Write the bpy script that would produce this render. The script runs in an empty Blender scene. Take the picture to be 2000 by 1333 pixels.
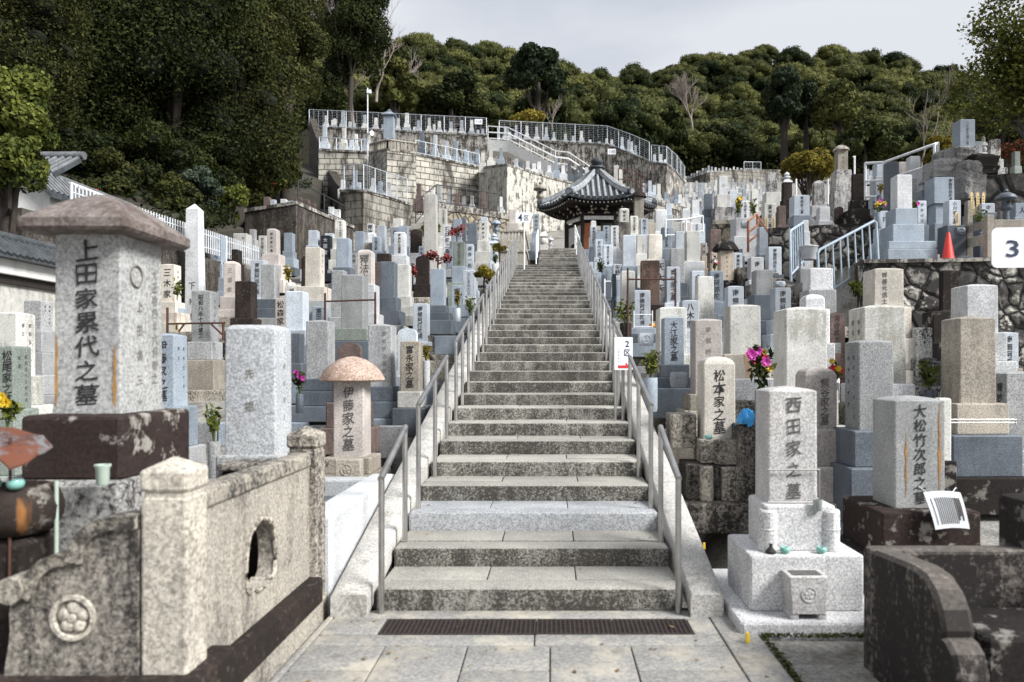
import bpy, bmesh, math, random
import numpy as np
from mathutils import Vector, Matrix
R = math.radians
random.seed(7)
rng = np.random.default_rng(7)
SC = bpy.context.scene
COL = SC.collection

# ------------------------------------------------------------------ camera, sky, sun, exposure
F, VX, VY, EYE = 1480.0, 1078.0, 720.0, 1.55        # focal length and vanishing point measured on the 2000 px photograph, eye height
cam_d = bpy.data.cameras.new('camera')
cam = bpy.data.objects.new('camera', cam_d)
COL.objects.link(cam)
cam.location = (0, 0, EYE)
cam.rotation_euler = (R(90), 0, 0)
cam_d.sensor_width = 36
cam_d.lens = 36 * F / 2000
cam_d.shift_x = -(VX - 1000) / 2000
cam_d.shift_y = (VY - 666.5) / 2000
cam_d.clip_start, cam_d.clip_end = 0.05, 2000
cam_d.dof.use_dof = True
cam_d.dof.focus_distance = 12.5
cam_d.dof.aperture_fstop = 2.0
SC.camera = cam
SUN_DIR = Vector((0.84, -0.46, 0.80)).normalized()
sun_el = math.asin(SUN_DIR.z)
sun_az = math.atan2(SUN_DIR.x, SUN_DIR.y)
w = bpy.data.worlds.new('World')
SC.world = w
w.use_nodes = True
nt = w.node_tree
nt.nodes.clear()
N = nt.nodes.new
L = nt.links.new
out = N('ShaderNodeOutputWorld')
sky = N('ShaderNodeTexSky')
sky.sky_type = 'NISHITA'
sky.sun_disc = False
sky.sun_elevation = sun_el
sky.sun_rotation = sun_az
b1 = N('ShaderNodeBackground')
b1.inputs[1].default_value = 0.10
L(sky.outputs[0], b1.inputs[0])
tc = N('ShaderNodeTexCoord')
mp = N('ShaderNodeMapping')
mp.inputs['Scale'].default_value = (1.6, 1.6, 4.5)
mp.inputs['Location'].default_value = (3.1, 0.4, 0.2)
L(tc.outputs['Generated'], mp.inputs[0])
nz = N('ShaderNodeTexNoise')
nz.inputs['Scale'].default_value = 1.4
nz.inputs['Detail'].default_value = 5
nz.inputs['Roughness'].default_value = 0.5
L(mp.outputs[0], nz.inputs[0])
cr = N('ShaderNodeValToRGB')                       # the cloud layer: pale grey with brighter breaks
cr.color_ramp.elements[0].position = 0.40
cr.color_ramp.elements[0].color = (0.41, 0.435, 0.485, 1)
cr.color_ramp.elements[1].position = 0.60
cr.color_ramp.elements[1].color = (0.555, 0.57, 0.60, 1)
L(nz.outputs[0], cr.inputs[0])
sp = N('ShaderNodeSeparateXYZ')
L(tc.outputs['Generated'], sp.inputs[0])
mr = N('ShaderNodeMapRange')                       # an overcast sky is brighter overhead than at the horizon
mr.inputs[1].default_value, mr.inputs[2].default_value = 0.35, 0.9
mr.inputs[3].default_value, mr.inputs[4].default_value = 0.80, 0.95
L(sp.outputs[2], mr.inputs[0])
b2 = N('ShaderNodeBackground')
L(cr.outputs[0], b2.inputs[0])
L(mr.outputs[0], b2.inputs[1])
mx = N('ShaderNodeMixShader')
mx.inputs[0].default_value = 0.93
L(b1.outputs[0], mx.inputs[1])
L(b2.outputs[0], mx.inputs[2])
L(mx.outputs[0], out.inputs[0])
sl = bpy.data.lights.new('sun', 'SUN')
sl.energy = 3.9
sl.angle = R(22)
sl.color = (1.0, 0.995, 0.985)
so = bpy.data.objects.new('sun', sl)
COL.objects.link(so)
so.rotation_euler = (-SUN_DIR).to_track_quat('-Z', 'Y').to_euler()
SC.view_settings.view_transform = 'Standard'
SC.view_settings.look = 'None'
SC.view_settings.gamma = 1
SC.view_settings.exposure = 0.84
SC.render.engine = 'CYCLES'
SC.cycles.use_denoising = True
SC.cycles.max_bounces = 6
SC.cycles.diffuse_bounces = 3

# ------------------------------------------------------------------ helpers
def PX(px, d): return (px - VX) * d / F
def PZ(py, d): return EYE + (VY - py) * d / F
def P(px, py, d): return (PX(px, d), d, PZ(py, d))
D0, TR, RI = 4.86, 0.549, 0.138                       # first riser, tread depth, riser height
def stair_z(y):
    return max(0.0, math.floor((y - D0) / TR + 1) * RI) if y < D0 + 44 * TR else 44 * RI
def ground(x, y):
    if y < 5.2 and x > -2.4: return 0.0
    z = max(0.0, (y - 5.2) * 0.2514 - 0.30)
    if y > 29: z += (y - 29) * 0.05
    if x > 4.7 and y > 12.2: z = max(z, 3.30 + max(0, y - 16) * 0.25)
    return z

def tag(o, label=None, cat=None, group=None, kind=None):
    if label: o['label'] = label
    if cat: o['category'] = cat
    if group: o['group'] = group
    if kind: o['kind'] = kind
    return o

def thing(name, label, cat, loc, group=None, rz=0.0, tilt=(0, 0)):
    o = bpy.data.objects.new(name, None)
    o.empty_display_size = 0.1
    COL.objects.link(o)
    o.location = loc
    o.rotation_euler = (tilt[0], tilt[1], rz)
    return tag(o, label, cat, group, 'thing')

def copy_tree(o, parent=None):
    c = o.copy()
    COL.objects.link(c)
    if parent is not None: c.parent = parent
    for ch in list(o.children): copy_tree(ch, c)
    return c

class MB:
    def __init__(s): s.v, s.f, s.flat = [], [], False
    def add(s, vs, fs):
        n = len(s.v)
        s.v += [tuple(p) for p in vs]
        s.f += [tuple(i + n for i in f) for f in fs]
        return s
    def box(s, x0, x1, y0, y1, z0, z1):
        return s.add([(x0, y0, z0), (x1, y0, z0), (x1, y1, z0), (x0, y1, z0), (x0, y0, z1), (x1, y0, z1), (x1, y1, z1), (x0, y1, z1)],
                     [(0, 3, 2, 1), (4, 5, 6, 7), (0, 1, 5, 4), (1, 2, 6, 5), (2, 3, 7, 6), (3, 0, 4, 7)])
    def rings(s, rings, cap0=True, cap1=True):
        n = len(rings[0])
        vs = [p for r in rings for p in r]
        fs = []
        for k in range(len(rings) - 1):
            for i in range(n):
                j = (i + 1) % n
                fs.append((k * n + i, k * n + j, (k + 1) * n + j, (k + 1) * n + i))
        if cap0: fs.append(tuple(range(n - 1, -1, -1)))
        if cap1: fs.append(tuple((len(rings) - 1) * n + i for i in range(n)))
        return s.add(vs, fs)
    def rbox(s, x0, x1, y0, y1, levels, r=0.012, k=3):
        s.flat = True
        """rounded-rectangle loft; levels = [(z, inset_x, inset_y)]"""
        rs = []
        for z, ix, iy in levels:
            rs.append([(px, py, z) for px, py in rrect(x0 + ix, x1 - ix, y0 + iy, y1 - iy, r, k)])
        return s.rings(rs)
    def block(s, x0, x1, y0, y1, z0, z1, c=0.012):
        c = min(c, (x1 - x0) * .3, (y1 - y0) * .3, (z1 - z0) * .4)
        return s.rbox(x0, x1, y0, y1, [(z0, c * .3, c * .3), (z0 + c * .5, 0, 0), (z1 - c, 0, 0), (z1 - c * .3, c * .3, c * .3), (z1, c, c)], c, 2)
    def tube(s, pts, r, n=8, r1=None, caps=True):
        pts = [Vector(p) for p in pts]
        m = len(pts)
        t0 = (pts[1] - pts[0]).normalized()
        up = Vector((0, 0, 1)) if abs(t0.z) < 0.9 else Vector((1, 0, 0))
        rs = []
        for i, p in enumerate(pts):
            t = (pts[min(i + 1, m - 1)] - pts[max(i - 1, 0)]).normalized()
            a = t.cross(up)
            if a.length < 1e-4: a = t.cross(Vector((0, 1, 0)))
            a.normalize()
            b = a.cross(t).normalized()
            rr = r if r1 is None else r + (r1 - r) * i / (m - 1)
            rs.append([tuple(p + a * (rr * math.cos(2 * math.pi * q / n)) + b * (rr * math.sin(2 * math.pi * q / n))) for q in range(n)])
        return s.rings(rs, caps, caps)
    def lathe(s, prof, cx=0, cy=0, n=20, sq=0):
        """profile [(r, z)] turned about the vertical through (cx, cy); sq>0 makes it n-sided without rotation"""
        rs = [[(cx + r * math.cos(2 * math.pi * (q + .5) / n), cy + r * math.sin(2 * math.pi * (q + .5) / n), z) for q in range(n)] for r, z in prof]
        return s.rings(rs)
    def prism(s, poly, y0, y1):
        s.flat = True
        """polygon in x-z extruded along y"""
        n = len(poly)
        vs = [(x, y0, z) for x, z in poly] + [(x, y1, z) for x, z in poly]
        fs = [tuple(range(n)), tuple(range(2 * n - 1, n - 1, -1))]
        fs += [(i, i + n, (i + 1) % n + n, (i + 1) % n) for i in range(n)]
        return s.add(vs, fs)
    def build(s, name, mat, parent=None, loc=None, smooth=None):
        if smooth is None: smooth = 20 if s.flat else 50
        me = bpy.data.meshes.new(name)
        me.from_pydata(s.v, [], s.f)
        me.validate()
        if smooth:
            me.shade_smooth()
            me.set_sharp_from_angle(angle=R(smooth))
        bmx = bmesh.new()
        bmx.from_mesh(me)
        bmesh.ops.recalc_face_normals(bmx, faces=bmx.faces)
        bmx.to_mesh(me)
        bmx.free()
        me.materials.append(mat)
        o = bpy.data.objects.new(name, me)
        COL.objects.link(o)
        if parent is not None: o.parent = parent
        if loc is not None: o.location = loc
        return o

def rrect(x0, x1, y0, y1, r, k=3):
    r = max(0.0005, min(r, (x1 - x0) * .49, (y1 - y0) * .49))
    pts = []
    for cx, cy, a0 in ((x1 - r, y1 - r, 0), (x0 + r, y1 - r, 90), (x0 + r, y0 + r, 180), (x1 - r, y0 + r, 270)):
        for i in range(k):
            a = R(a0 + 90 * i / (k - 1))
            pts.append((cx + r * math.cos(a), cy + r * math.sin(a)))
    return pts

# ------------------------------------------------------------------ materials
def mat_new(name):
    m = bpy.data.materials.new(name)
    m.use_nodes = True
    t = m.node_tree
    b = t.nodes['Principled BSDF']
    return m, t, b

def ramp(t, fac, p0, p1, c0=(0, 0, 0, 1), c1=(1, 1, 1, 1)):
    r = t.nodes.new('ShaderNodeValToRGB')
    r.color_ramp.elements[0].position, r.color_ramp.elements[1].position = p0, p1
    r.color_ramp.elements[0].color, r.color_ramp.elements[1].color = c0, c1
    t.links.new(fac, r.inputs[0])
    return r.outputs[0]

def mixc(t, fac, a, b, mode='MIX'):
    x = t.nodes.new('ShaderNodeMix')
    x.data_type = 'RGBA'
    x.blend_type = mode
    for sock, v in ((x.inputs[0], fac), (x.inputs[6], a), (x.inputs[7], b)):
        if isinstance(v, (int, float)): sock.default_value = v
        elif isinstance(v, tuple): sock.default_value = v if len(v) == 4 else v + (1,)
        else: t.links.new(v, sock)
    return x.outputs[2]

def math2(t, op, a, b=None):
    x = t.nodes.new('ShaderNodeMath')
    x.operation = op
    x.use_clamp = False
    for i, v in enumerate((a, b)):
        if v is None: continue
        if isinstance(v, (int, float)): x.inputs[i].default_value = v
        else: t.links.new(v, x.inputs[i])
    return x.outputs[0]

def noise(t, vec, scale, detail=2, rough=.5, mapping=None):
    if mapping:
        m = t.nodes.new('ShaderNodeMapping')
        m.inputs['Scale'].default_value = mapping
        t.links.new(vec, m.inputs[0])
        vec = m.outputs[0]
    n = t.nodes.new('ShaderNodeTexNoise')
    n.inputs['Scale'].default_value = scale
    n.inputs['Detail'].default_value = detail
    n.inputs['Roughness'].default_value = rough
    t.links.new(vec, n.inputs['Vector'])
    return n.outputs[0]

def objvec(t, world=False):
    """object coordinates shifted by each object's own random number, so copies do not repeat"""
    c = t.nodes.new('ShaderNodeTexCoord')
    oi = t.nodes.new('ShaderNodeObjectInfo')
    k = math2(t, 'MULTIPLY', oi.outputs['Random'], 37.0)
    a = t.nodes.new('ShaderNodeVectorMath')
    a.operation = 'ADD'
    t.links.new(c.outputs['Object'], a.inputs[0])
    t.links.new(k, a.inputs[1])
    return a.outputs[0], oi.outputs['Random']

def stone(name, c, speck=.5, stain=0.25, stain_c=(.035, .028, .024), sc=70, rust=0.0, rough=.72, lichen=0.0, patch=0.0, vary=.22, sthr=.5, bump=.25, top_clean=0.0, grit=.42, soft=.09):
    m, t, b = mat_new(name)
    v, rnd = objvec(t)
    base = mixc(t, math2(t, 'MULTIPLY', ramp(t, noise(t, v, sc, 3, .65), .36, .62), 1.0), tuple(x * (1 - speck * .75) for x in c), tuple(min(1, x * (1 + speck * .32)) for x in c))
    fine = ramp(t, noise(t, v, sc * 2.6, 1), .33, .44, (0.35, .35, .36, 1), (1, 1, 1, 1))
    base = mixc(t, speck, base, fine, 'MULTIPLY')
    big = ramp(t, noise(t, v, 3.5, 4, .6), .3, .72, (.74, .74, .75, 1), (1.1, 1.09, 1.06, 1))
    base = mixc(t, .8, base, big, 'MULTIPLY')
    val = t.nodes.new('ShaderNodeHueSaturation')
    t.links.new(base, val.inputs['Color'])
    t.links.new(math2(t, 'ADD', math2(t, 'MULTIPLY', rnd, vary * 2), 1 - vary), val.inputs['Value'])
    base = val.outputs[0]
    if patch:                                   # bare pale areas on a dark weathered stone, or dark areas on a pale one
        pm = ramp(t, noise(t, v, 5, 5, .7), .55, .62)
        base = mixc(t, math2(t, 'MULTIPLY', pm, patch), base, (.55, .52, .46, 1))
    if stain:
        st = noise(t, v, 7, 4, .65, (1, 1, .16))
        bl = noise(t, v, 2.2, 4, .7)
        gr = math2(t, 'MULTIPLY', math2(t, 'SUBTRACT', noise(t, v, sc * .6, 4, .75), .5), grit)
        s = ramp(t, math2(t, 'ADD', math2(t, 'ADD', math2(t, 'MULTIPLY', st, .55), math2(t, 'MULTIPLY', bl, .5)), gr), sthr, sthr + soft)
        s = math2(t, 'MULTIPLY', s, stain)
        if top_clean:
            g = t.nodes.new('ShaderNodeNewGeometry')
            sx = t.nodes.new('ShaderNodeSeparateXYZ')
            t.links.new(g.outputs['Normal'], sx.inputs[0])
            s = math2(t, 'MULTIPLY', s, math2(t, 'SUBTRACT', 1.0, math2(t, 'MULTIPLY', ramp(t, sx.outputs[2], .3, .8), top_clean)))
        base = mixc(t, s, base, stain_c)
    if rust:
        rs = ramp(t, noise(t, v, 9, 3, .6, (1, 1, .07)), .60, .70)
        base = mixc(t, math2(t, 'MULTIPLY', rs, rust), base, (.30, .13, .04, 1))
    if lichen:
        ls = ramp(t, noise(t, v, 26, 2, .5), .62, .66)
        base = mixc(t, math2(t, 'MULTIPLY', ls, lichen), base, (.6, .6, .54, 1))
    t.links.new(base, b.inputs['Base Color'])
    b.inputs['Roughness'].default_value = rough
    b.inputs['Specular IOR Level'].default_value = .35 if max(c) > .15 else .12
    if bump:
        bp = t.nodes.new('ShaderNodeBump')
        bp.inputs['Strength'].default_value = bump
        bp.inputs['Distance'].default_value = .004
        t.links.new(noise(t, v, sc * .8, 3, .6), bp.inputs['Height'])
        t.links.new(bp.outputs[0], b.inputs['Normal'])
    return m

def plain(name, c, rough=.6, metal=0.0, vary=0.0, nscale=6, nvar=.25):
    m, t, b = mat_new(name)
    v, rnd = objvec(t)
    n = ramp(t, noise(t, v, nscale, 4, .6), .3, .7, (1 - nvar, 1 - nvar, 1 - nvar, 1), (1 + nvar * .4,) * 3 + (1,))
    base = mixc(t, 1.0, c, n, 'MULTIPLY')
    if vary:
        val = t.nodes.new('ShaderNodeHueSaturation')
        t.links.new(base, val.inputs['Color'])
        t.links.new(math2(t, 'ADD', math2(t, 'MULTIPLY', rnd, vary * 2), 1 - vary), val.inputs['Value'])
        base = val.outputs[0]
    t.links.new(base, b.inputs['Base Color'])
    b.inputs['Roughness'].default_value = rough
    b.inputs['Metallic'].default_value = metal
    return m

M = {}
M['blue'] = stone('blue_grey_granite', (.315, .365, .42), speck=.55, stain=.12, sc=95)
M['grey'] = stone('grey_granite', (.37, .375, .375), speck=.65, stain=.2, sc=80)
M['dgrey'] = stone('dark_blue_granite', (.12, .14, .165), speck=.6, stain=.2, sc=95, rough=.5)
M['white'] = stone('pale_granite', (.66, .67, .68), speck=.55, stain=.16, stain_c=(.18, .16, .14), sc=70)
M['lblue'] = stone('pale_blue_granite', (.52, .565, .615), speck=.5, stain=.1, sc=95)
M['cream'] = stone('cream_granite', (.61, .60, .56), speck=.35, stain=.5, sthr=.54, stain_c=(.14, .13, .09), sc=70)
M['rust'] = stone('rust_streaked_granite', (.64, .60, .53), speck=.4, stain=.2, stain_c=(.16, .11, .07), rust=.85, sc=65)
M['pink'] = stone('pinkish_granite', (.60, .545, .505), speck=.5, stain=.15, stain_c=(.12, .09, .07), sc=80)
M['tan'] = stone('tan_granite', (.42, .375, .31), speck=.6, stain=.3, sc=75)
M['beige'] = stone('beige_sandstone', (.48, .405, .32), speck=.18, stain=.25, stain_c=(.10, .08, .06), sc=60)
M['brown'] = stone('dark_brown_stone', (.042, .031, .027), speck=.4, stain=.85, stain_c=(.02, .016, .014), lichen=.05, sthr=.47, sc=50, rough=.85)
M['redbrown'] = stone('red_brown_stone', (.17, .12, .105), speck=.4, stain=.4, lichen=.05, sc=50, rough=.85)
M['green'] = stone('greenish_granite', (.25, .285, .25), speck=.6, stain=.2, rust=.12, sc=80)
M['mottle'] = stone('lichen_mottled_stone', (.50, .49, .47), speck=.5, stain=.95, grit=.9, soft=.15, stain_c=(.022, .018, .017), sthr=.47, sc=60, rough=.85)
M['black'] = stone('black_weathered_stone', (.022, .019, .018), speck=.4, stain=.3, patch=.35, sc=50, rough=.85)
M['old'] = stone('old_weathered_granite', (.48, .435, .365), speck=.6, stain=.92, grit=1.0, soft=.2, stain_c=(.03, .026, .024), sthr=.46, sc=60, rough=.85, bump=.5)
M['oldlight'] = stone('old_pale_granite', (.47, .43, .365), speck=.6, stain=.8, grit=.6, soft=.2, stain_c=(.05, .04, .034), sthr=.54, sc=60, rough=.85, bump=.5)
M['olddark'] = stone('old_blackened_granite', (.36, .325, .28), speck=.6, stain=.97, grit=.75, soft=.2, stain_c=(.016, .014, .013), sthr=.385, sc=60, rough=.85, bump=.5)
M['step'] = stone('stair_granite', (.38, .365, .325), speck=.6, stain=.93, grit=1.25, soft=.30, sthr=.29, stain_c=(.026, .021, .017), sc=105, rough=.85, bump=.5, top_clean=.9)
M['kerb'] = stone('kerb_granite', (.44, .425, .395), speck=.5, stain=.45, sthr=.56, stain_c=(.12, .10, .085), sc=65, rough=.8)
M['kerbwhite'] = stone('new_white_granite', (.56, .57, .58), speck=.4, stain=.12, stain_c=(.2, .19, .17), sc=75)
M['navy'] = stone('polished_black_granite', (.03, .034, .045), speck=.3, stain=0, rough=.25, bump=0)
M['conc'] = stone('stained_concrete', (.42, .395, .35), speck=.2, stain=.93, sthr=.47, sc=20, rough=.9, vary=.1)
M['concd'] = stone('blackened_concrete', (.10, .09, .078), speck=.2, stain=.92, sthr=.46, sc=20, rough=.9, vary=.1, lichen=.12)
M['steel'] = plain('brushed_steel', (.50, .49, .47), .42, 1.0, nvar=.3)
M['fencewhite'] = plain('weathered_white_paint', (.56, .58, .60), .5)
M['lgrey'] = stone('light_grey_granite', (.47, .485, .50), speck=.6, stain=.14, stain_c=(.16, .15, .14), sc=70)
M['galv'] = plain('galvanised_steel', (.50, .53, .56), .5, .6)
M['railblue'] = plain('pale_blue_paint', (.34, .41, .47), .5, 0.0)
M['whitepaint'] = plain('white_paint', (.78, .79, .80), .5)
M['rustmetal'] = plain('rusted_iron', (.075, .032, .022), .85, nvar=.5)
M['rustorange'] = plain('orange_rusted_iron', (.36, .13, .06), .8, nvar=.5)
M['blackmetal'] = plain('black_paint', (.02, .02, .022), .5)
M['ink'] = plain('black_lettering', (.018, .017, .017), .8, nvar=.4, nscale=30)
M['inkgrey'] = plain('worn_and_shaded_lettering', (.10, .095, .09), .85, nvar=.5, nscale=40)  # worn ink; also groove shade painted on uncut strokes
M['inkpale'] = plain('shallow_carving', (.24, .225, .20), .9, nvar=.5, nscale=40)
M['inklight'] = plain('pale_lettering', (.5, .5, .5), .8)
M['sign'] = plain('sign_white', (.80, .81, .82), .4, nvar=.06)
M['navytext'] = plain('sign_navy', (.03, .04, .09), .5)
M['red'] = plain('sign_red', (.62, .02, .03), .5)
M['cone'] = plain('cone_orange', (.74, .045, .03), .45, nvar=.15)
M['teal'] = plain('celadon_glaze', (.22, .46, .40), .25)
M['tarp'] = plain('blue_tarpaulin', (.03, .30, .66), .5)
M['paper'] = plain('plastic_paper', (.74, .76, .78), .3, nvar=.1)
M['wood'] = plain('orange_wood', (.36, .11, .03), .55, nvar=.4, nscale=14)
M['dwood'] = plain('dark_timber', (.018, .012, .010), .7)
M['slat'] = plain('new_wood', (.62, .46, .22), .7)
M['plaster'] = plain('white_plaster', (.72, .71, .68), .85, nvar=.2)
M['tile'] = stone('roof_tile', (.075, .085, .092), speck=.25, stain=.35, sc=12, rough=.42, vary=.05, bump=.1)
M['tilerib'] = stone('roof_tile_rib', (.33, .35, .365), speck=.25, stain=.3, sc=12, rough=.42, vary=.05, bump=.1)
M['greenplastic'] = plain('pale_green_plastic', (.45, .53, .45), .45)
M['bark'] = plain('bark', (.04, .03, .023), .9, nvar=.5, nscale=12)
M['palebark'] = plain('pale_bark', (.30, .25, .215), .9, nvar=.5, nscale=10)
M['yellow'] = plain('yellow_petal', (.80, .55, .03), .6)
M['petalred'] = plain('red_petal', (.66, .035, .06), .6)
M['petalmag'] = plain('magenta_petal', (.55, .05, .35), .6)
M['petalwhite'] = plain('white_petal', (.8, .78, .72), .6)
M['iron'] = plain('drain_iron', (.035, .024, .021), .8, nvar=.5, nscale=20)
M['glassjar'] = plain('clear_grey_glass', (.35, .38, .36), .15)

def brickwall(name, c, mortar, sx, sy, stain, sthr, offs=.5):
    m, t, b = mat_new(name)
    c0 = t.nodes.new('ShaderNodeTexCoord')
    v = c0.outputs['Object']
    s = t.nodes.new('ShaderNodeSeparateXYZ')
    t.links.new(v, s.inputs[0])
    cb = t.nodes.new('ShaderNodeCombineXYZ')
    t.links.new(math2(t, 'ADD', s.outputs[0], math2(t, 'MULTIPLY', s.outputs[1], .8)), cb.inputs[0])
    t.links.new(s.outputs[2], cb.inputs[1])
    br = t.nodes.new('ShaderNodeTexBrick')
    br.offset = offs
    br.inputs['Scale'].default_value = 1
    br.inputs['Brick Width'].default_value = sx
    br.inputs['Row Height'].default_value = sy
    br.inputs['Mortar Size'].default_value = .028
    br.inputs['Color1'].default_value = c + (1,)
    br.inputs['Color2'].default_value = tuple(x * .78 for x in c) + (1,)
    br.inputs['Mortar'].default_value = mortar + (1,)
    t.links.new(cb.outputs[0], br.inputs['Vector'])
    st = noise(t, v, 1.3, 5, .7, (1, 1, .35))
    sm = math2(t, 'MULTIPLY', ramp(t, st, sthr, sthr + .16), stain)
    base = mixc(t, sm, br.outputs[0], (.04, .033, .028, 1))
    base = mixc(t, .5, base, ramp(t, noise(t, v, 9, 3, .6), .3, .7, (.6, .6, .6, 1), (1.2, 1.18, 1.1, 1)), 'MULTIPLY')
    t.links.new(base, b.inputs['Base Color'])
    b.inputs['Roughness'].default_value = .9
    bp = t.nodes.new('ShaderNodeBump')
    bp.inputs['Strength'].default_value = .8
    bp.inputs['Distance'].default_value = .05
    t.links.new(math2(t, 'SUBTRACT', 1.0, br.outputs['Fac']), bp.inputs['Height'])
    t.links.new(bp.outputs[0], b.inputs['Normal'])
    return m
M['block'] = brickwall('stone_block_wall', (.56, .53, .46), (.10, .09, .075), .75, .36, .92, .46)
M['blockconc'] = brickwall('stained_block_wall', (.34, .32, .28), (.14, .125, .105), .8, .4, .97, .42)

def rubble(name, c1, c2, joint, scale, stain):
    m, t, b = mat_new(name)
    v, rnd = objvec(t)
    wv = t.nodes.new('ShaderNodeVectorMath')
    wv.operation = 'ADD'
    nn = t.nodes.new('ShaderNodeTexNoise')
    nn.inputs['Scale'].default_value = scale * 1.4
    t.links.new(v, nn.inputs['Vector'])
    sc_ = t.nodes.new('ShaderNodeVectorMath')
    sc_.operation = 'SCALE'
    sc_.inputs['Scale'].default_value = .35 / scale
    t.links.new(nn.outputs['Color'], sc_.inputs[0])
    t.links.new(v, wv.inputs[0])
    t.links.new(sc_.outputs[0], wv.inputs[1])
    vo = t.nodes.new('ShaderNodeTexVoronoi')
    vo.feature = 'DISTANCE_TO_EDGE'
    vo.inputs['Scale'].default_value = scale
    t.links.new(wv.outputs[0], vo.inputs['Vector'])
    vc = t.nodes.new('ShaderNodeTexVoronoi')
    vc.inputs['Scale'].default_value = scale
    t.links.new(wv.outputs[0], vc.inputs['Vector'])
    sx = t.nodes.new('ShaderNodeSeparateXYZ')
    t.links.new(vc.outputs['Color'], sx.inputs[0])
    base = mixc(t, sx.outputs[0], c1, c2)
    base = mixc(t, .9, base, ramp(t, noise(t, v, scale * 6, 4, .7), .32, .62, (.25, .24, .23, 1), (1.15, 1.13, 1.08, 1)), 'MULTIPLY')
    sm = ramp(t, noise(t, v, scale * .8, 5, .8), .48, .54)
    base = mixc(t, math2(t, 'MULTIPLY', sm, stain), base, (.03, .026, .023, 1))
    base = mixc(t, ramp(t, vo.outputs['Distance'], .03, .10), joint, base)
    t.links.new(base, b.inputs['Base Color'])
    b.inputs['Roughness'].default_value = .9
    bp = t.nodes.new('ShaderNodeBump')
    bp.inputs['Strength'].default_value = .9
    bp.inputs['Distance'].default_value = .06
    t.links.new(ramp(t, vo.outputs['Distance'], 0, .18), bp.inputs['Height'])
    t.links.new(bp.outputs[0], b.inputs['Normal'])
    return m
M['rubble'] = rubble('dark_rubble_wall', (.55, .53, .48, 1), (.035, .03, .028, 1), (.016, .014, .013, 1), 3.4, 1.0)
M['cobble'] = rubble('round_stone_wall', (.50, .44, .33, 1), (.30, .25, .19, 1), (.05, .045, .04, 1), 2.6, .25)
M['rock'] = rubble('dark_rock_face', (.16, .15, .14, 1), (.035, .032, .03, 1), (.015, .014, .013, 1), 1.6, .6)

def paving_mat():
    m, t, b = mat_new('granite_paving')
    v, rnd = objvec(t)
    base = mixc(t, ramp(t, noise(t, v, 55, 3, .65), .36, .64), (.17, .165, .155, 1), (.31, .30, .28, 1))
    st = ramp(t, noise(t, v, 2.6, 5, .72), .48, .63)
    base = mixc(t, math2(t, 'MULTIPLY', st, .72), base, (.44, .395, .315, 1))
    dk = ramp(t, noise(t, v, 4.3, 4, .7), .60, .70)
    base = mixc(t, math2(t, 'MULTIPLY', dk, .5), base, (.12, .105, .085, 1))
    t.links.new(base, b.inputs['Base Color'])
    b.inputs['Roughness'].default_value = .85
    bp = t.nodes.new('ShaderNodeBump')
    bp.inputs['Strength'].default_value = .3
    bp.inputs['Distance'].default_value = .004
    t.links.new(noise(t, v, 60, 3, .6), bp.inputs['Height'])
    t.links.new(bp.outputs[0], b.inputs['Normal'])
    return m
M['paving'] = paving_mat()

def ground_mat():
    m, t, b = mat_new('old_concrete_ground')
    c = t.nodes.new('ShaderNodeTexCoord')
    v = c.outputs['Object']
    base = mixc(t, ramp(t, noise(t, v, 30, 4, .7), .35, .65), (.13, .125, .112, 1), (.31, .295, .265, 1))
    base = mixc(t, ramp(t, noise(t, v, 1.3, 5, .7), .5, .62), base, (.085, .075, .055, 1))
    mo = ramp(t, noise(t, v, 3.1, 5, .75), .60, .66)
    base = mixc(t, math2(t, 'MULTIPLY', mo, .7), base, (.05, .055, .018, 1))
    t.links.new(base, b.inputs['Base Color'])
    b.inputs['Roughness'].default_value = .95
    return m
M['ground'] = ground_mat()

def leaf_mat(name, dark, light, spec=.1, trans=.2):
    m, t, b = mat_new(name)
    a = t.nodes.new('ShaderNodeAttribute')
    a.attribute_name = 'tone'
    base = mixc(t, a.outputs['Fac'], dark + (1,), light + (1,))
    t.links.new(base, b.inputs['Base Color'])
    b.inputs['Roughness'].default_value = .65
    b.inputs['Specular IOR Level'].default_value = spec
    if trans:
        tr = t.nodes.new('ShaderNodeBsdfTranslucent')
        t.links.new(base, tr.inputs[0])
        x = t.nodes.new('ShaderNodeMixShader')
        x.inputs[0].default_value = trans
        t.links.new(b.outputs[0], x.inputs[1])
        t.links.new(tr.outputs[0], x.inputs[2])
        t.links.new(x.outputs[0], t.nodes['Material Output'].inputs[0])
    return m
M['leafdark'] = leaf_mat('dark_evergreen_leaf', (.007, .012, .004), (.050, .060, .015))
M['leafolive'] = leaf_mat('olive_leaf', (.010, .015, .005), (.080, .082, .022))
M['leafbright'] = leaf_mat('bright_green_leaf', (.03, .045, .009), (.17, .185, .04))
M['leafgrey'] = leaf_mat('grey_green_leaf', (.03, .045, .03), (.13, .16, .11))
M['leafhill'] = leaf_mat('hill_forest_leaf', (.014, .022, .008), (.155, .155, .05), spec=.05)
M['leafyellow'] = leaf_mat('yellow_green_leaf', (.07, .06, .010), (.30, .24, .04))
M['leafred'] = leaf_mat('red_leaf', (.11, .025, .022), (.36, .075, .07))
M['leafconifer'] = leaf_mat('conifer_leaf', (.010, .018, .009), (.045, .06, .028))
M['core'] = plain('painted_crown_shade', (.010, .013, .006), 1.0)  # near-black tone painted as the shade inside the crowns
M['bankmat'] = plain('leaf_litter_bank', (.035, .03, .018), 1.0, nvar=.5)
M['orange'] = plain('orange_peel', (.75, .28, .03), .5)
M['bowl'] = stone('rust_streaked_dark_stone', (.045, .033, .028), speck=.3, stain=.5, patch=.5, rust=.75, sc=45)

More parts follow.
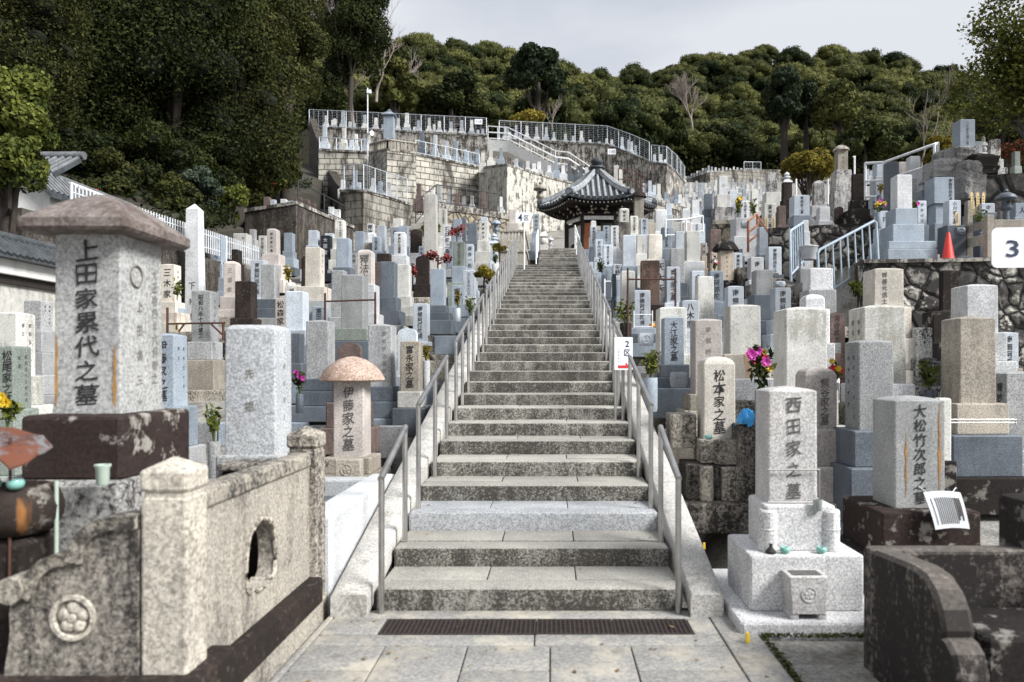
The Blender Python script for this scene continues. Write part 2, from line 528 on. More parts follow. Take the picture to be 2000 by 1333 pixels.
# ------------------------------------------------------------------ lettering
_gl = {}
_cu = bpy.data.curves.new('lettering_source', 'FONT')
_cu.offset = 0.010
_cu.resolution_u = 2
_co = bpy.data.objects.new('lettering_source', _cu)
def glyph(ch):
    if ch not in _gl:
        _cu.body = ch
        COL.objects.link(_co)
        dg = bpy.context.evaluated_depsgraph_get()
        me = bpy.data.meshes.new_from_object(_co.evaluated_get(dg))
        v = np.array([x.co[:] for x in me.vertices]) if len(me.vertices) else np.zeros((0, 3))
        f = [tuple(p.vertices) for p in me.polygons]
        bpy.data.meshes.remove(me)
        COL.objects.unlink(_co)
        if len(v):
            lo, hi = v.min(0), v.max(0)
            v = v - (lo + hi) / 2
        _gl[ch] = (v, f)
    return _gl[ch]

def letters(parent, s, origin, u, size, pitch, mat, name='inscription', brush=True, vertical=True, squash=.92, lean=0.0):
    """characters on the plane spanned by u (a horizontal unit vector) and z; origin is the centre of the first character"""
    mb = MB()
    ux, uy = u
    r2 = random.Random(len(s) * 7 + int(abs(origin[2]) * 1000))
    for i, ch in enumerate(s):
        v, f = glyph(ch)
        if not len(v): continue
        ang = r2.uniform(-.05, .05) if brush else 0
        ca, sa = math.cos(ang), math.sin(ang)
        k = size * (r2.uniform(.92, 1.08) if brush else 1)
        pts = []
        for x, z, _ in v:
            if brush:
                z = z + .10 * x                                     # brush lettering climbs to the right
                x = x * (1 + .10 * math.sin(z * 5 + i))
            a, c = (x * ca - z * sa) * k * squash, (x * sa + z * ca) * k
            if vertical: c -= i * pitch
            else: a += i * pitch
            pts.append((origin[0] + ux * a, origin[1] + uy * a + lean * c, origin[2] + c))
        mb.add(pts, f)
    if not mb.v: return None
    me = bpy.data.meshes.new(name)
    me.from_pydata(mb.v, [], mb.f)
    me.materials.append(mat)
    o = bpy.data.objects.new(name, me)
    COL.objects.link(o)
    o.parent = parent
    return o

# ------------------------------------------------------------------ gravestones
WORDS = {'blue': 'blue-grey', 'grey': 'speckled grey', 'dgrey': 'dark slate-grey', 'white': 'pale white', 'lblue': 'pale blue-white', 'cream': 'cream',
         'rust': 'rust-streaked cream', 'pink': 'pinkish', 'tan': 'tan', 'beige': 'beige', 'brown': 'dark brown', 'redbrown': 'red-brown', 'green': 'greenish',
         'mottle': 'lichen-mottled', 'black': 'blackened', 'old': 'old weathered', 'navy': 'polished black', 'olddark': 'blackened old'}
def shaft_mesh(wd, dp, h, top, taper=0.0, r=.012):
    """wd x dp footprint, sides h high; the top is added above h"""
    mb = MB()
    x0, x1, y0, y1 = -wd / 2, wd / 2, -dp / 2, dp / 2
    t = taper * wd / 2
    if top == 'flat':
        c = .016
        mb.rbox(x0, x1, y0, y1, [(0, 0, 0), (h - c, t, t), (h - c * .3, t + c * .35, t + c * .35), (h, t + c, t + c)], r)
    elif top == 'round':
        c = wd * .14
        lv = [(0, 0, 0)] + [(h - c + c * math.sin(a), t + c * (1 - math.cos(a)), t + c * (1 - math.cos(a))) for a in [R(q) for q in (0, 20, 40, 60, 78, 90)]]
        mb.rbox(x0, x1, y0, y1, lv, max(r, wd * .05), 4)
    elif top in ('pyr', 'dome'):
        hh = wd * (.09 if top == 'pyr' else .24)
        lv = [(0, 0, 0), (h - .004, t, t), (h, t + .005, t + .005)]
        if top == 'dome':
            for a in (8, 25, 42, 60, 76):
                lv.append((h + hh * math.sin(R(a)), t + wd * .02 + (wd * .46) * (1 - math.cos(R(a))), t + dp * .02 + (dp * .46) * (1 - math.cos(R(a)))))
        else:
            for q, z in ((.18, .32), (.45, .62), (.7, .84), (.93, .98)):
                lv.append((h + hh * z, t + wd / 2 * q, t + dp / 2 * q))
        mb.rbox(x0, x1, y0, y1, lv, r)
    elif top == 'peak':
        mb.rbox(x0, x1, y0, y1, [(0, 0, 0), (h, t, t), (h + wd * .42, wd / 2 * .97, dp / 2 * .97)], r)
    elif top == 'arch':
        n = 12
        rise = wd * .32
        poly = [(x0, 0), (x1, 0), (x1, h - rise)]
        poly += [(wd / 2 * math.cos(R(180 * i / n)), h - rise + rise * math.sin(R(180 * i / n))) for i in range(1, n)]
        poly += [(x0, h - rise)]
        mb.prism(poly, y0, y1)
    elif top == 'rough':
        rr = random.Random(int(wd * 1e5))
        lv = [(h * q, wd * rr.uniform(0, .05), dp * rr.uniform(0, .08)) for q in (0, .2, .45, .7, .88)] + [(h * .96, wd * .16, dp * .2), (h, wd * .34, dp * .36)]
        mb.rbox(x0, x1, y0, y1, lv, wd * .12, 4)
    return mb

def plinths(root, wd, dp, H, mat, spec=None, c=.014):
    """stacked base stones below the shaft; spec = [(width factor, height fraction, material)], heights add up to H"""
    if H < .02: return
    if spec is None:
        if H < .22: spec = [(1.6, 1, mat)]
        elif H < .55: spec = [(1.42, .55, mat), (2.0, .45, mat)]
        elif H < 1.1: spec = [(1.38, .36, mat), (1.85, .34, mat), (2.35, .30, mat)]
        else: spec = [(1.36, .26, mat), (1.75, .26, mat), (2.1, .24, mat), (2.3, .24, 'grey' if mat not in ('brown', 'old', 'black') else mat)]
    z = H
    for i, (k, fr, m2) in enumerate(spec):
        hh = H * fr
        W2, D2 = wd / 2 + wd * (k - 1) / 2, dp / 2 + wd * (k - 1) / 2
        mb = MB().block(-W2, W2, -D2, D2, z - hh + (.002 if i < len(spec) - 1 else -.05), z, c)
        mb.build('plinth' if i < len(spec) - 1 else 'base_slab', M[m2], root)
        z -= hh

NG = [0]
def G(x0, x1, yt, yb, mat, top, desc, w=.29, d=None, t=None, tm='ink', ts=.55, dep=1.0, spec=None, side=None, taper=.015, cap=None, extra=None, tpad=.07, group=None, zg=None, color=None, yaw=None, noun='gravestone', tx=0.0, nobase=False):
    """one gravestone measured on the photograph: front face from column x0 to x1, top edge yt and foot yb; w is its real width"""
    NG[0] += 1
    rr = random.Random(NG[0] * 13 + 5)
    fw = x1 - x0
    if d is None: d = F * w / fw
    wd = fw * d / F
    dp = wd * dep
    X, Y = PX((x0 + x1) / 2, d), d + dp / 2
    zt = PZ(yt, d)
    zb = PZ(yb, d) if yb else zt - wd * 2.5
    g = ground(X, Y) if zg is None else zg
    if zb < g + .03: g = zb - .06
    H = zb - g
    col = color or WORDS.get(mat, mat)
    name = 'gravestone'
    label = (col + ' ' + noun + ' ' + desc).strip()
    root = thing(name, label, 'gravestone', (X, Y, g), group, rz=rr.uniform(-.02, .02) if yaw is None else yaw, tilt=(rr.uniform(-.004, .004), rr.uniform(-.006, .006)))
    sh = shaft_mesh(wd, dp, zt - zb, top, taper)
    sh.build('shaft', M[mat], root, (0, 0, H))
    if not nobase: plinths(root, wd, dp, H, mat, spec)
    hh = zt - zb
    if t:
        n = len(t)
        pitch = hh * (1 - 2 * tpad) / n
        size = min(ts * wd, pitch * 1.02)
        ln = taper * wd / 2 / hh
        letters(root, t, (tx * wd, -dp / 2 - .0035 + ln * (hh * (1 - tpad) - pitch / 2), H + hh * (1 - tpad) - pitch / 2), (1, 0), size, pitch, M[tm], lean=ln)
    if side:
        fc, st, sm, ssz = side
        sgn = 1 if fc == 'right' else -1
        for ci, s2 in enumerate(st.split('/')):
            pitch = hh * .8 / max(6, len(s2))
            size = min(ssz * wd, pitch * 1.0)
            letters(root, s2, (sgn * (wd / 2 + .0035), (ci - (len(st.split('/')) - 1) / 2) * .36 * dp * (-1 if fc == 'right' else 1), H + hh * .88 - pitch / 2), (0, sgn), size, pitch, M[sm])
    if cap:
        kind, cx0, cx1, cyt, cyb, cm = cap
        cw = (cx1 - cx0) * d / F
        z0, z1 = PZ(cyb, d) - g, PZ(cyt, d) - g
        mb = MB()
        if kind == 'ring':
            q = z1 - z0
            mb.lathe([(cw * .2, z0), (cw * .5, z0 + q * .03), (cw * .48, z0 + q * .14), (cw * .22, z0 + q * .34), (cw * .18, z0 + q * .38)], n=4)
            mb.lathe([(cw * .16, z0 + q * .385), (cw * .3, z0 + q * .48), (cw * .28, z0 + q * .56), (cw * .14, z0 + q * .62)], n=14)
            mb.lathe([(cw * .14, z0 + q * .625), (cw * .24, z0 + q * .74), (cw * .16, z0 + q * .88), (.003, z1)], n=14)
        elif kind == 'mush':
            mb.lathe([(cw * .2, z0 + .005), (cw * .44, z0), (cw * .5, z0 + (z1 - z0) * .06), (cw * .49, z0 + (z1 - z0) * .16), (cw * .43, z0 + (z1 - z0) * .42), (cw * .33, z0 + (z1 - z0) * .68), (cw * .2, z0 + (z1 - z0) * .88), (cw * .08, z0 + (z1 - z0) * .98), (.002, z1)], n=28)
        else:
            rg = random.Random(3)
            prof = [(.30, 0), (.48, .03), (.5, .2), (.43, .5), (.3, .8), (.14, .96), (.01, 1)]
            rs = []
            for q, zz in prof:
                rs.append([(cw * q * math.cos(a) * rg.uniform(.9, 1.1), cw * q * .8 * math.sin(a) * rg.uniform(.88, 1.12), z0 + (z1 - z0) * zz * rg.uniform(.93, 1.05)) for a in [2 * math.pi * i / 14 for i in range(14)]])
            mb.rings(rs)
        mb.build('cap_stone', M[cm], root)
    return root

# ------------------------------------------------------------------ leaves
def leaf_arrays(pts, nrm, size, jitter=.8, aspect=.55, var=.4):
    n = len(pts)
    nn = nrm + rng.normal(0, jitter, (n, 3))
    nn /= np.linalg.norm(nn, axis=1, keepdims=True) + 1e-9
    a = np.cross(nn, rng.normal(0, 1, (n, 3)))
    a /= np.linalg.norm(a, axis=1, keepdims=True) + 1e-9
    b = np.cross(nn, a)
    s = (size * (1 + rng.uniform(-var, var, (n, 1))))
    q = np.stack([pts - a * s * .5, pts - b * s * .5 * aspect + nn * s * .06, pts + a * s * .5, pts + b * s * .5 * aspect + nn * s * .06], 1)
    return q.reshape(-1, 3)

def leaf_mesh(name, verts, tone, mat):
    n = len(verts) // 4
    me = bpy.data.meshes.new(name)
    me.vertices.add(len(verts))
    me.vertices.foreach_set('co', verts.astype(np.float32).ravel())
    me.loops.add(4 * n)
    me.loops.foreach_set('vertex_index', np.arange(4 * n, dtype=np.int32))
    me.polygons.add(n)
    me.polygons.foreach_set('loop_start', np.arange(0, 4 * n, 4, dtype=np.int32))
    me.polygons.foreach_set('loop_total', np.full(n, 4, dtype=np.int32))
    at = me.attributes.new('tone', 'FLOAT', 'FACE')
    at.data.foreach_set('value', tone.astype(np.float32))
    me.update(calc_edges=True)
    me.materials.append(mat)
    return me

def ellipsoid_pts(n, c, r, lo=-1.0, shell=(.86, 1.04)):
    v = rng.normal(0, 1, (n * 2 + 8, 3))
    v /= np.linalg.norm(v, axis=1, keepdims=True)
    v = v[v[:, 2] > lo][:n]
    k = rng.uniform(shell[0], shell[1], (len(v), 1))
    return np.array(c) + v * np.array(r) * k, v

def crown(n_lobes, R3, leaves, size, lobe=(.28, .46), lo=-.75, squash=.8, seed=0, jitter=.75, aspect=.55):
    """foliage as many lobes spread over an ellipsoid of half axes R3; returns leaf verts, tones, lobe list"""
    rs = np.random.default_rng(seed)
    Rm = (R3[0] + R3[1] + R3[2]) / 3
    vs, tn, lobes = [], [], []
    v = rs.normal(0, 1, (n_lobes * 4, 3))
    v /= np.linalg.norm(v, axis=1, keepdims=True)
    v = v[v[:, 2] > lo][:n_lobes]
    for i, q in enumerate(v):
        lr = Rm * rs.uniform(*lobe)
        c = q * np.array(R3) * rs.uniform(.5, .82)
        lobes.append((c, lr))
        m = int(leaves / n_lobes)
        p, nr = ellipsoid_pts(m, c, (lr, lr, lr * squash), lo=-.8, shell=(.72, 1.08))
        vs.append(leaf_arrays(p, nr, size, jitter, aspect))
        tn.append(np.clip(rs.uniform(.1, .75) + rng.normal(0, .22, len(p)), 0, 1))
    return np.concatenate(vs), np.concatenate(tn), lobes

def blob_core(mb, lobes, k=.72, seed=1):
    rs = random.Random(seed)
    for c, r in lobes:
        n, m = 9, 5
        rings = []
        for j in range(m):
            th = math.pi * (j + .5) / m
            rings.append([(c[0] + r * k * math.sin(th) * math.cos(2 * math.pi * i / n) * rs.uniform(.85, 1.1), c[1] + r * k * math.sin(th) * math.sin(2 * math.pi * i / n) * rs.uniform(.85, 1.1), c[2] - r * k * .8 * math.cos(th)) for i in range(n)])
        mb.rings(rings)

def branch_tubes(mb, p, dr, length, rad, depth, rs, spread=.6, up=.15, kids=(2, 3), n=6):
    pts = [Vector(p)]
    d = Vector(dr).normalized()
    for i in range(3):
        d = (d + Vector((rs.uniform(-.2, .2), rs.uniform(-.2, .2), rs.uniform(-.1, .2)))).normalized()
        pts.append(pts[-1] + d * length / 3)
    mb.tube(pts, rad, n, rad * .6, caps=False)
    ends = [pts[-1]]
    if depth > 0:
        for k in range(rs.randint(*kids)):
            nd = (d + Vector((rs.uniform(-1, 1), rs.uniform(-1, 1), rs.uniform(-.5, .9))) * spread + Vector((0, 0, up))).normalized()
            q = pts[-1] if k == 0 else pts[rs.randint(1, 3)]
            ends += branch_tubes(mb, q, nd, length * rs.uniform(.6, .85), rad * .58, depth - 1, rs, spread, up, kids, max(4, n - 1))
    return ends

def tree(name, label, cat, base, R3, cz, leaves, size, mat, n_lobes=22, trunk=.2, seed=0, group=None, bark='bark', lobe=(.28, .46), lo=-.75, core=True, limbs=5, jitter=.75, aspect=.55):
    root = thing(name, label, cat, base, group)
    v, t, lobes = crown(n_lobes, R3, leaves, size, lobe, lo, seed=seed, jitter=jitter, aspect=aspect)
    v = v + np.array([0, 0, cz])
    o = bpy.data.objects.new('crown', leaf_mesh('crown', v, t, M[mat]))
    COL.objects.link(o)
    o.parent = root
    if core:  # added solid blobs that block light within the crown
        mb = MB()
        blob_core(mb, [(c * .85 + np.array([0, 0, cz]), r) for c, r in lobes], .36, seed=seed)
        mb.build('light_block_core', M['core'], o, smooth=0)
    if trunk:
        rs = random.Random(seed)
        mb = MB()
        zt = max(.3, cz - R3[2] * .2)
        pts = [Vector((0, 0, -.2))]
        for i in range(1, 5):
            pts.append(Vector((rs.uniform(-.06, .06) * R3[0] * .6, rs.uniform(-.06, .06) * R3[0] * .6, zt * i / 4)))
        mb.tube(pts, trunk, 9, trunk * .55)
        for c, r in lobes[:limbs]:
            mid = (pts[2] + Vector((c[0], c[1], c[2] + cz))) / 2 + Vector((0, 0, .1 * R3[2]))
            mb.tube([pts[2 + rs.randint(0, 1)], mid, Vector((c[0], c[1], c[2] + cz))], trunk * .42, 6, trunk * .12)
        mb.build('trunk', M[bark], root)
    return root

# ------------------------------------------------------------------ ground, paving, stairs
def make_ground():
    xs = np.concatenate([np.arange(-70, -12, 3.0), np.arange(-12, 14, .5), np.arange(14, 86, 3.0)])
    ys = np.concatenate([np.arange(-6, 34, .5), np.arange(34, 104, 2.0)])
    vs = [(x, y, ground(x, y) - .03 - (.75 if -2.2 < x < 1.6 and y > 5 else 0)) for y in ys for x in xs]
    nx = len(xs)
    fs = [(j * nx + i, j * nx + i + 1, (j + 1) * nx + i + 1, (j + 1) * nx + i) for j in range(len(ys) - 1) for i in range(nx - 1)]
    mb = MB().add(vs, fs)
    tag(mb.build('ground', M['ground'], smooth=60), kind='structure')
make_ground()

def make_paving():
    mb = MB()
    g = .004
    def slab(x0, x1, y0, y1, z=0.0): mb.block(x0 + g, x1 - g, y0 + g, y1 - g, -.05, z + random.uniform(-.002, .002), .006)
    # strip in front of the first riser, either side of the drain
    slab(-1.36, .98, 4.70, 4.858)
    slab(-1.36, -1.02, 4.42, 4.70); slab(.83, .98, 4.42, 4.70)
    slab(-1.36, -.1, 4.24, 4.42); slab(-.1, .98, 4.24, 4.42)
    cols = [-1.36, -.93, -.47, -.01, .44, .98]
    for i in range(5):
        y = 4.24
        k = 0
        while y > -1:
            h = .62 if (k or i % 2) else .35
            slab(cols[i], cols[i + 1], y - h, y)
            y -= h
            k += 1
    for x0, x1 in ((.98, 1.20), (-1.40, -1.36)):
        y = 4.85
        while y > -1:
            slab(x0, x1, y - 1.3, y, .003)
            y -= 1.3
    tag(mb.build('pavement', M['paving']), kind='structure')
make_paving()

def make_drain():
    root = thing('drain_grate', 'long rusty iron drain grate across the foot of the stairs', 'drain', (0, 4.56, 0))
    mb = MB()
    for k in range(4):
        x0 = -1.02 + k * .4625
        x1 = x0 + .4625
        y0, y1 = -.135, .135
        z = -.002
        mb.box(x0 + .004, x1 - .004, y0, y0 + .015, z - .02, z); mb.box(x0 + .004, x1 - .004, y1 - .015, y1, z - .02, z)
        n = 16
        for i in range(n + 1):
            xx = x0 + .008 + (x1 - x0 - .016) * i / n
            mb.box(xx - .004, xx + .004, y0 + .015, y1 - .015, z - .018, z - .0005)
        for j in range(1, 7):
            yy = y0 + (y1 - y0) * j / 7
            mb.box(x0 + .006, x1 - .006, yy - .004, yy + .004, z - .019, z - .001)
    mb.build('grating', M['iron'], root, smooth=0)
    MB().box(-1.02, .83, -.135, .135, -.3, -.12).build('channel', M['blackmetal'], root)
make_drain()

def make_stairs():
    root = thing('stone_stairway', 'long granite stairway climbing straight up through the cemetery', 'stairs', (0, D0, 0))
    for i in range(44):
        mb = MB()
        xl = -1.13 if i < 34 else -.44
        xr = .84
        z0, z1 = i * RI - .012, (i + 1) * RI
        y0 = i * TR
        r = random.Random(i)
        nose = .21
        zz = z1 + r.uniform(-.004, .004)
        # riser stone with a rounded, worn nosing
        mb.rbox(xl, xr, y0 + r.uniform(-.006, .006), y0 + nose, [(z0, .0, .0), (zz - .03, 0, 0), (zz - .012, .004, .005), (zz - .003, .012, .014), (zz, .022, .026)], .02, 3)
        cuts = sorted([xl, xl + (xr - xl) * (.36 + r.uniform(-.05, .05)), xl + (xr - xl) * (.68 + r.uniform(-.05, .05)), xr])
        for a, b in zip(cuts[:-1], cuts[1:]):
            mb.block(a + .003, b - .003, y0 + nose + .004, y0 + TR + .06, z1 - .10, z1 + r.uniform(-.006, -.001), .006)
        # the solid stone below, so no gap shows from the side
        mb.box(xl + .01, xr - .01, y0 + .03, y0 + TR + .02, z0 - 1.2, z0 - .004)
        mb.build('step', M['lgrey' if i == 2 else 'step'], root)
    MB().block(-1.7, -.45, 34 * TR, 34 * TR + 5.6, 34 * RI - 1.2, 34 * RI, .02).build('landing', M['step'], root)
    MB().block(-1.5, 2.6, 44 * TR + .02, 44 * TR + 7, 44 * RI - 2.0, 44 * RI - .01, .02).build('landing', M['step'], root)
    for nm, xa, xb in (('left', -1.38, -1.15), ('right', .865, 1.07)):
        k = thing('stair_kerb', 'sloping pale granite kerb along the %s edge of the stairway' % nm, 'kerb', (0, 4.72, 0), 'granite kerbs beside the stairway')
        y = 0.0
        j = 0
        while y < 18.6:
            ln = 1.75
            mb = MB()
            def zt(q): return .14 + q * .2514
            a, b = y + (.004 if j else 0), y + ln - .004
            c = .012
            def ring(q, flat=0.0):
                z1 = zt(q)
                z0 = z1 - (.19 if q > .3 else .14 + q * .2)
                return [(xa, q, z0), (xb, q, z0), (xb, q, z1 - c), (xb - c, q, z1), (xa + c, q, z1), (xa, q, z1 - c)]
            mb.rings([ring(a), ring(b)])
            mb.add([(xa + .01, a, zt(a) - .17), (xb - .01, a, zt(a) - .17), (xb - .01, b, zt(b) - .17), (xa + .01, b, zt(b) - .17), (xa + .01, a, zt(a) - 1.2), (xb - .01, a, zt(a) - 1.2), (xb - .01, b, zt(b) - 1.2), (xa + .01, b, zt(b) - 1.2)],
                   [(0, 3, 7, 4), (1, 2, 6, 5)]) if y > 0.5 else None
            mb.build('kerb_stone', M['kerb'], k)
            y += ln
            j += 1
make_stairs()

ORD = ['first', 'second', 'third', 'fourth', 'fifth', 'sixth', 'seventh', 'eighth', 'ninth', 'tenth', 'eleventh', 'twelfth', 'thirteenth', 'fourteenth', 'fifteenth', 'sixteenth', 'seventeenth', 'eighteenth', 'nineteenth', 'twentieth',
       'twenty-first', 'twenty-second', 'twenty-third', 'twenty-fourth', 'twenty-fifth', 'twenty-sixth', 'twenty-seventh', 'twenty-eighth', 'twenty-ninth', 'thirtieth']
def handrail(x, ds, label, h=.85, mat='steel', group='steel handrails along the stairway', r=.021, name='handrail'):
    y0 = ds[0]
    zb = stair_z(y0)
    root = thing(name, label, 'handrail', (x, y0, zb), group)
    def zr(y): return (y - D0) * .2514 + (.085 if y > D0 + .3 else .02) + h
    mb = MB()
    for i, y in enumerate(ds):
        p = MB().tube([(0, y - y0, stair_z(y) - zb - .02), (0, y - y0, zr(y) - zb)], r * .92, 10)
        p.build('post', M[mat], root)
    mb.tube([(0, -.018, zr(y0) - zb - .004), (0, ds[-1] - y0 + .018, zr(ds[-1]) - zb + .005)], r, 12)
    mb.build('top_rail', M[mat], root)
    return root
secs = [[4.80, 5.57], [6.13, 7.0, 7.77], [8.53, 9.15, 9.8], [10.4, 11.15, 11.9], [12.5, 13.25, 14.0], [14.4, 15.1, 15.8], [16.5 + .68 * i for i in range(6)], [20.6 + .68 * i for i in range(5)]]
for nm, x in (('left', -1.08), ('right', .80)):
    for i, s in enumerate(secs):
        handrail(x, s, 'tubular steel handrail, %s section up the %s side of the stairway' % (ORD[i], nm))

# the white rails of the narrow upper flight
def pipe_rail(pts, label, name='pipe_rail', mat='whitepaint', r=.022, h=1.0, mids=(.5,), cat='railing', posts=True, group=None):
    b = Vector(pts[0])
    root = thing(name, label, cat, b, group)
    q = [Vector(p) - b for p in pts]
    up = Vector((0, 0, h))
    MB().tube([p + up for p in q], r, 8).build('top_rail', M[mat], root)
    for m in mids: MB().tube([p + Vector((0, 0, h * m)) for p in q], r * .8, 8).build('mid_rail', M[mat], root)
    if posts:
        for p in q: MB().tube([p - Vector((0, 0, .05)), p + up], r, 8).build('post', M[mat], root)
    return root
zl = 34 * RI
pipe_rail([(-.50, 23.9, zl + .2), (-.50, 25.6, zl + .65), (-.50, 27.3, zl + 1.1)], 'white pipe railing on the left of the narrow upper flight', h=.75)
pipe_rail([(.87, 24.2, zl + .2), (.87, 25.6, zl + .55), (.87, 27.0, zl + .95), (.87, 28.6, zl + 1.4)], 'white pipe railing on the right of the narrow upper flight', h=.85)

# ------------------------------------------------------------------ signs
def sign_board(name, label, px0, px1, py0, py1, d, th=.012, rad=.02, pole=None, yaw=0.0):
    X, zc = PX((px0 + px1) / 2, d), PZ((py0 + py1) / 2, d)
    wd, hh = (px1 - px0) * d / F, (py1 - py0) * d / F
    gz = ground(X, d) if pole is None else pole[1]
    root = thing(name, label, 'sign', (X, d, gz), rz=yaw)
    mb = MB()
    rs = []
    for y in (0, th):
        rs.append([(a, y, zc - gz + b) for a, b in rrect(-wd / 2, wd / 2, -hh / 2, hh / 2, rad, 5)])
    mb.rings(rs).build('board', M['sign'], root)
    return root, wd, hh, zc - gz
r4, wd, hh, zc = sign_board('section_sign', 'small white section sign reading 4 on a thin white pole', 1007, 1036.5, 415.5, 435, 22.0, rad=.02, pole=(0, 34 * RI - .95))
MB().tube([(.03, .03, 0), (.03, .03, zc)], .022, 8).build('pole', M['whitepaint'], r4)
letters(r4, '4', (-wd * .2, -.004, zc), (1, 0), .30, .3, M['navytext'], brush=False, name='lettering')
letters(r4, '区', (wd * .22, -.004, zc - .01), (1, 0), .17, .2, M['navytext'], brush=False, name='lettering')
r2, wd, hh, zc = sign_board('section_sign', 'white section sign reading 2 with red arrow hung on the right handrail', 1200, 1236, 659, 723, 8.45, rad=.006, pole=(0, stair_z(8.4)), yaw=R(4))
letters(r2, '2', (wd * .20, -.004, zc + hh * .30), (1, 0), hh * .26, .1, M['navytext'], brush=False, name='lettering', squash=1.1)
letters(r2, '区', (wd * .20, -.004, zc + hh * .03), (1, 0), hh * .23, .1, M['navytext'], brush=False, name='lettering')
letters(r2, 'こちらから', (-wd * .26, -.004, zc + hh * .14), (1, 0), hh * .07, hh * .095, M['inkgrey'], brush=False, name='lettering')
MB().prism([(-wd * .3, zc - hh * .44), (wd * .36, zc - hh * .44), (wd * .36, zc - hh * .43), (wd * .12, zc - hh * .27), (wd * .12, zc - hh * .36), (-wd * .3, zc - hh * .36)], -.004, -.001).build('arrow', M['red'], r2)
MB().tube([(-.09, .02, 0), (-.09, .02, zc + hh * .4)], .016, 8).build('post', M['steel'], r2)
MB().tube([(.06, .02, 0), (.06, .02, zc + hh * .3)], .016, 8).build('post', M['steel'], r2)
r3, wd, hh, zc = sign_board('section_sign', 'white rounded sign with a dark blue 3 in front of stone wall', 1940, 2074, 444, 523, 6.6, rad=.05, pole=(0, ground(PX(2010, 6.6), 6.6)), yaw=R(-5))
letters(r3, '3', (-wd * .21, -.004, zc - .01), (1, 0), .205, .2, M['navytext'], brush=False, name='lettering', squash=1.35)
letters(r3, '区', (wd * .22, -.004, zc - .01), (1, 0), .16, .2, M['navytext'], brush=False, name='lettering')
MB().tube([(.10, .03, 0), (.10, .03, zc + hh * .3)], .025, 8).build('pole', M['galv'], r3)

# ------------------------------------------------------------------ left foreground enclosure
def crest(mb, cx, y, cz, r, petals=5, th=.012):
    n = 40
    rs = []
    for q, yy in ((1.0, y), (1.0, y - th), (.82, y - th), (.78, y)):
        rs.append([(cx + r * q * math.cos(2 * math.pi * i / n), yy, cz + r * q * math.sin(2 * math.pi * i / n)) for i in range(n)])
    mb.rings(rs, False, False)
    for k in range(petals):
        a = 2 * math.pi * k / petals + math.pi / 2
        px, pz = cx + r * .42 * math.cos(a), cz + r * .42 * math.sin(a)
        rr = r * .31
        rings = []
        for q, yy in ((1.0, y), (.9, y - th * .55), (.6, y - th * .85), (.15, y - th)):
            rings.append([(px + rr * q * math.cos(2 * math.pi * i / 14), yy, pz + rr * q * math.sin(2 * math.pi * i / 14)) for i in range(14)])
        mb.rings(rings, False, True)
    rings = []
    for q, yy in ((.2, y), (.18, y - th * 1.1), (.05, y - th * 1.2)):
        rings.append([(cx + r * q * math.cos(2 * math.pi * i / 12), yy, cz + r * q * math.sin(2 * math.pi * i / 12)) for i in range(12)])
    mb.rings(rings, False, True)

def post_mesh(w2, h, capz):
    mb = MB()
    mb.rbox(-w2, w2, -w2, w2, [(-.1, 0, 0), (capz - .03, 0, 0), (capz - .025, .008, .008), (capz, .008, .008)], .012)
    mb.rbox(-w2 - .004, w2 + .004, -w2 - .004, w2 + .004, [(capz + .001, .006, .006), (capz + .012, 0, 0), (h - .055, 0, 0), (h - .045, .006, .006), (h - .02, w2 * .55, w2 * .55), (h, w2 * .97, w2 * .97)], .012)
    return mb

def hole_panel(x0, x1, outline, hole, name, mat, parent):
    """panel in the y-z plane between x0 and x1 with an opening"""
    bm = bmesh.new()
    def loop(pts):
        vs = [bm.verts.new((x0, a, b)) for a, b in pts]
        return [bm.edges.new((vs[i], vs[(i + 1) % len(vs)])) for i in range(len(vs))]
    es = loop(outline) + loop(hole)
    bmesh.ops.triangle_fill(bm, use_beauty=True, use_dissolve=False, edges=es)
    ex = bmesh.ops.extrude_face_region(bm, geom=bm.faces[:])
    bmesh.ops.translate(bm, verts=[v for v in ex['geom'] if isinstance(v, bmesh.types.BMVert)], vec=(x1 - x0, 0, 0))
    bmesh.ops.recalc_face_normals(bm, faces=bm.faces)
    me = bpy.data.meshes.new(name)
    bm.to_mesh(me)
    bm.free()
    me.materials.append(mat)
    o = bpy.data.objects.new(name, me)
    COL.objects.link(o)
    o.parent = parent
    return o

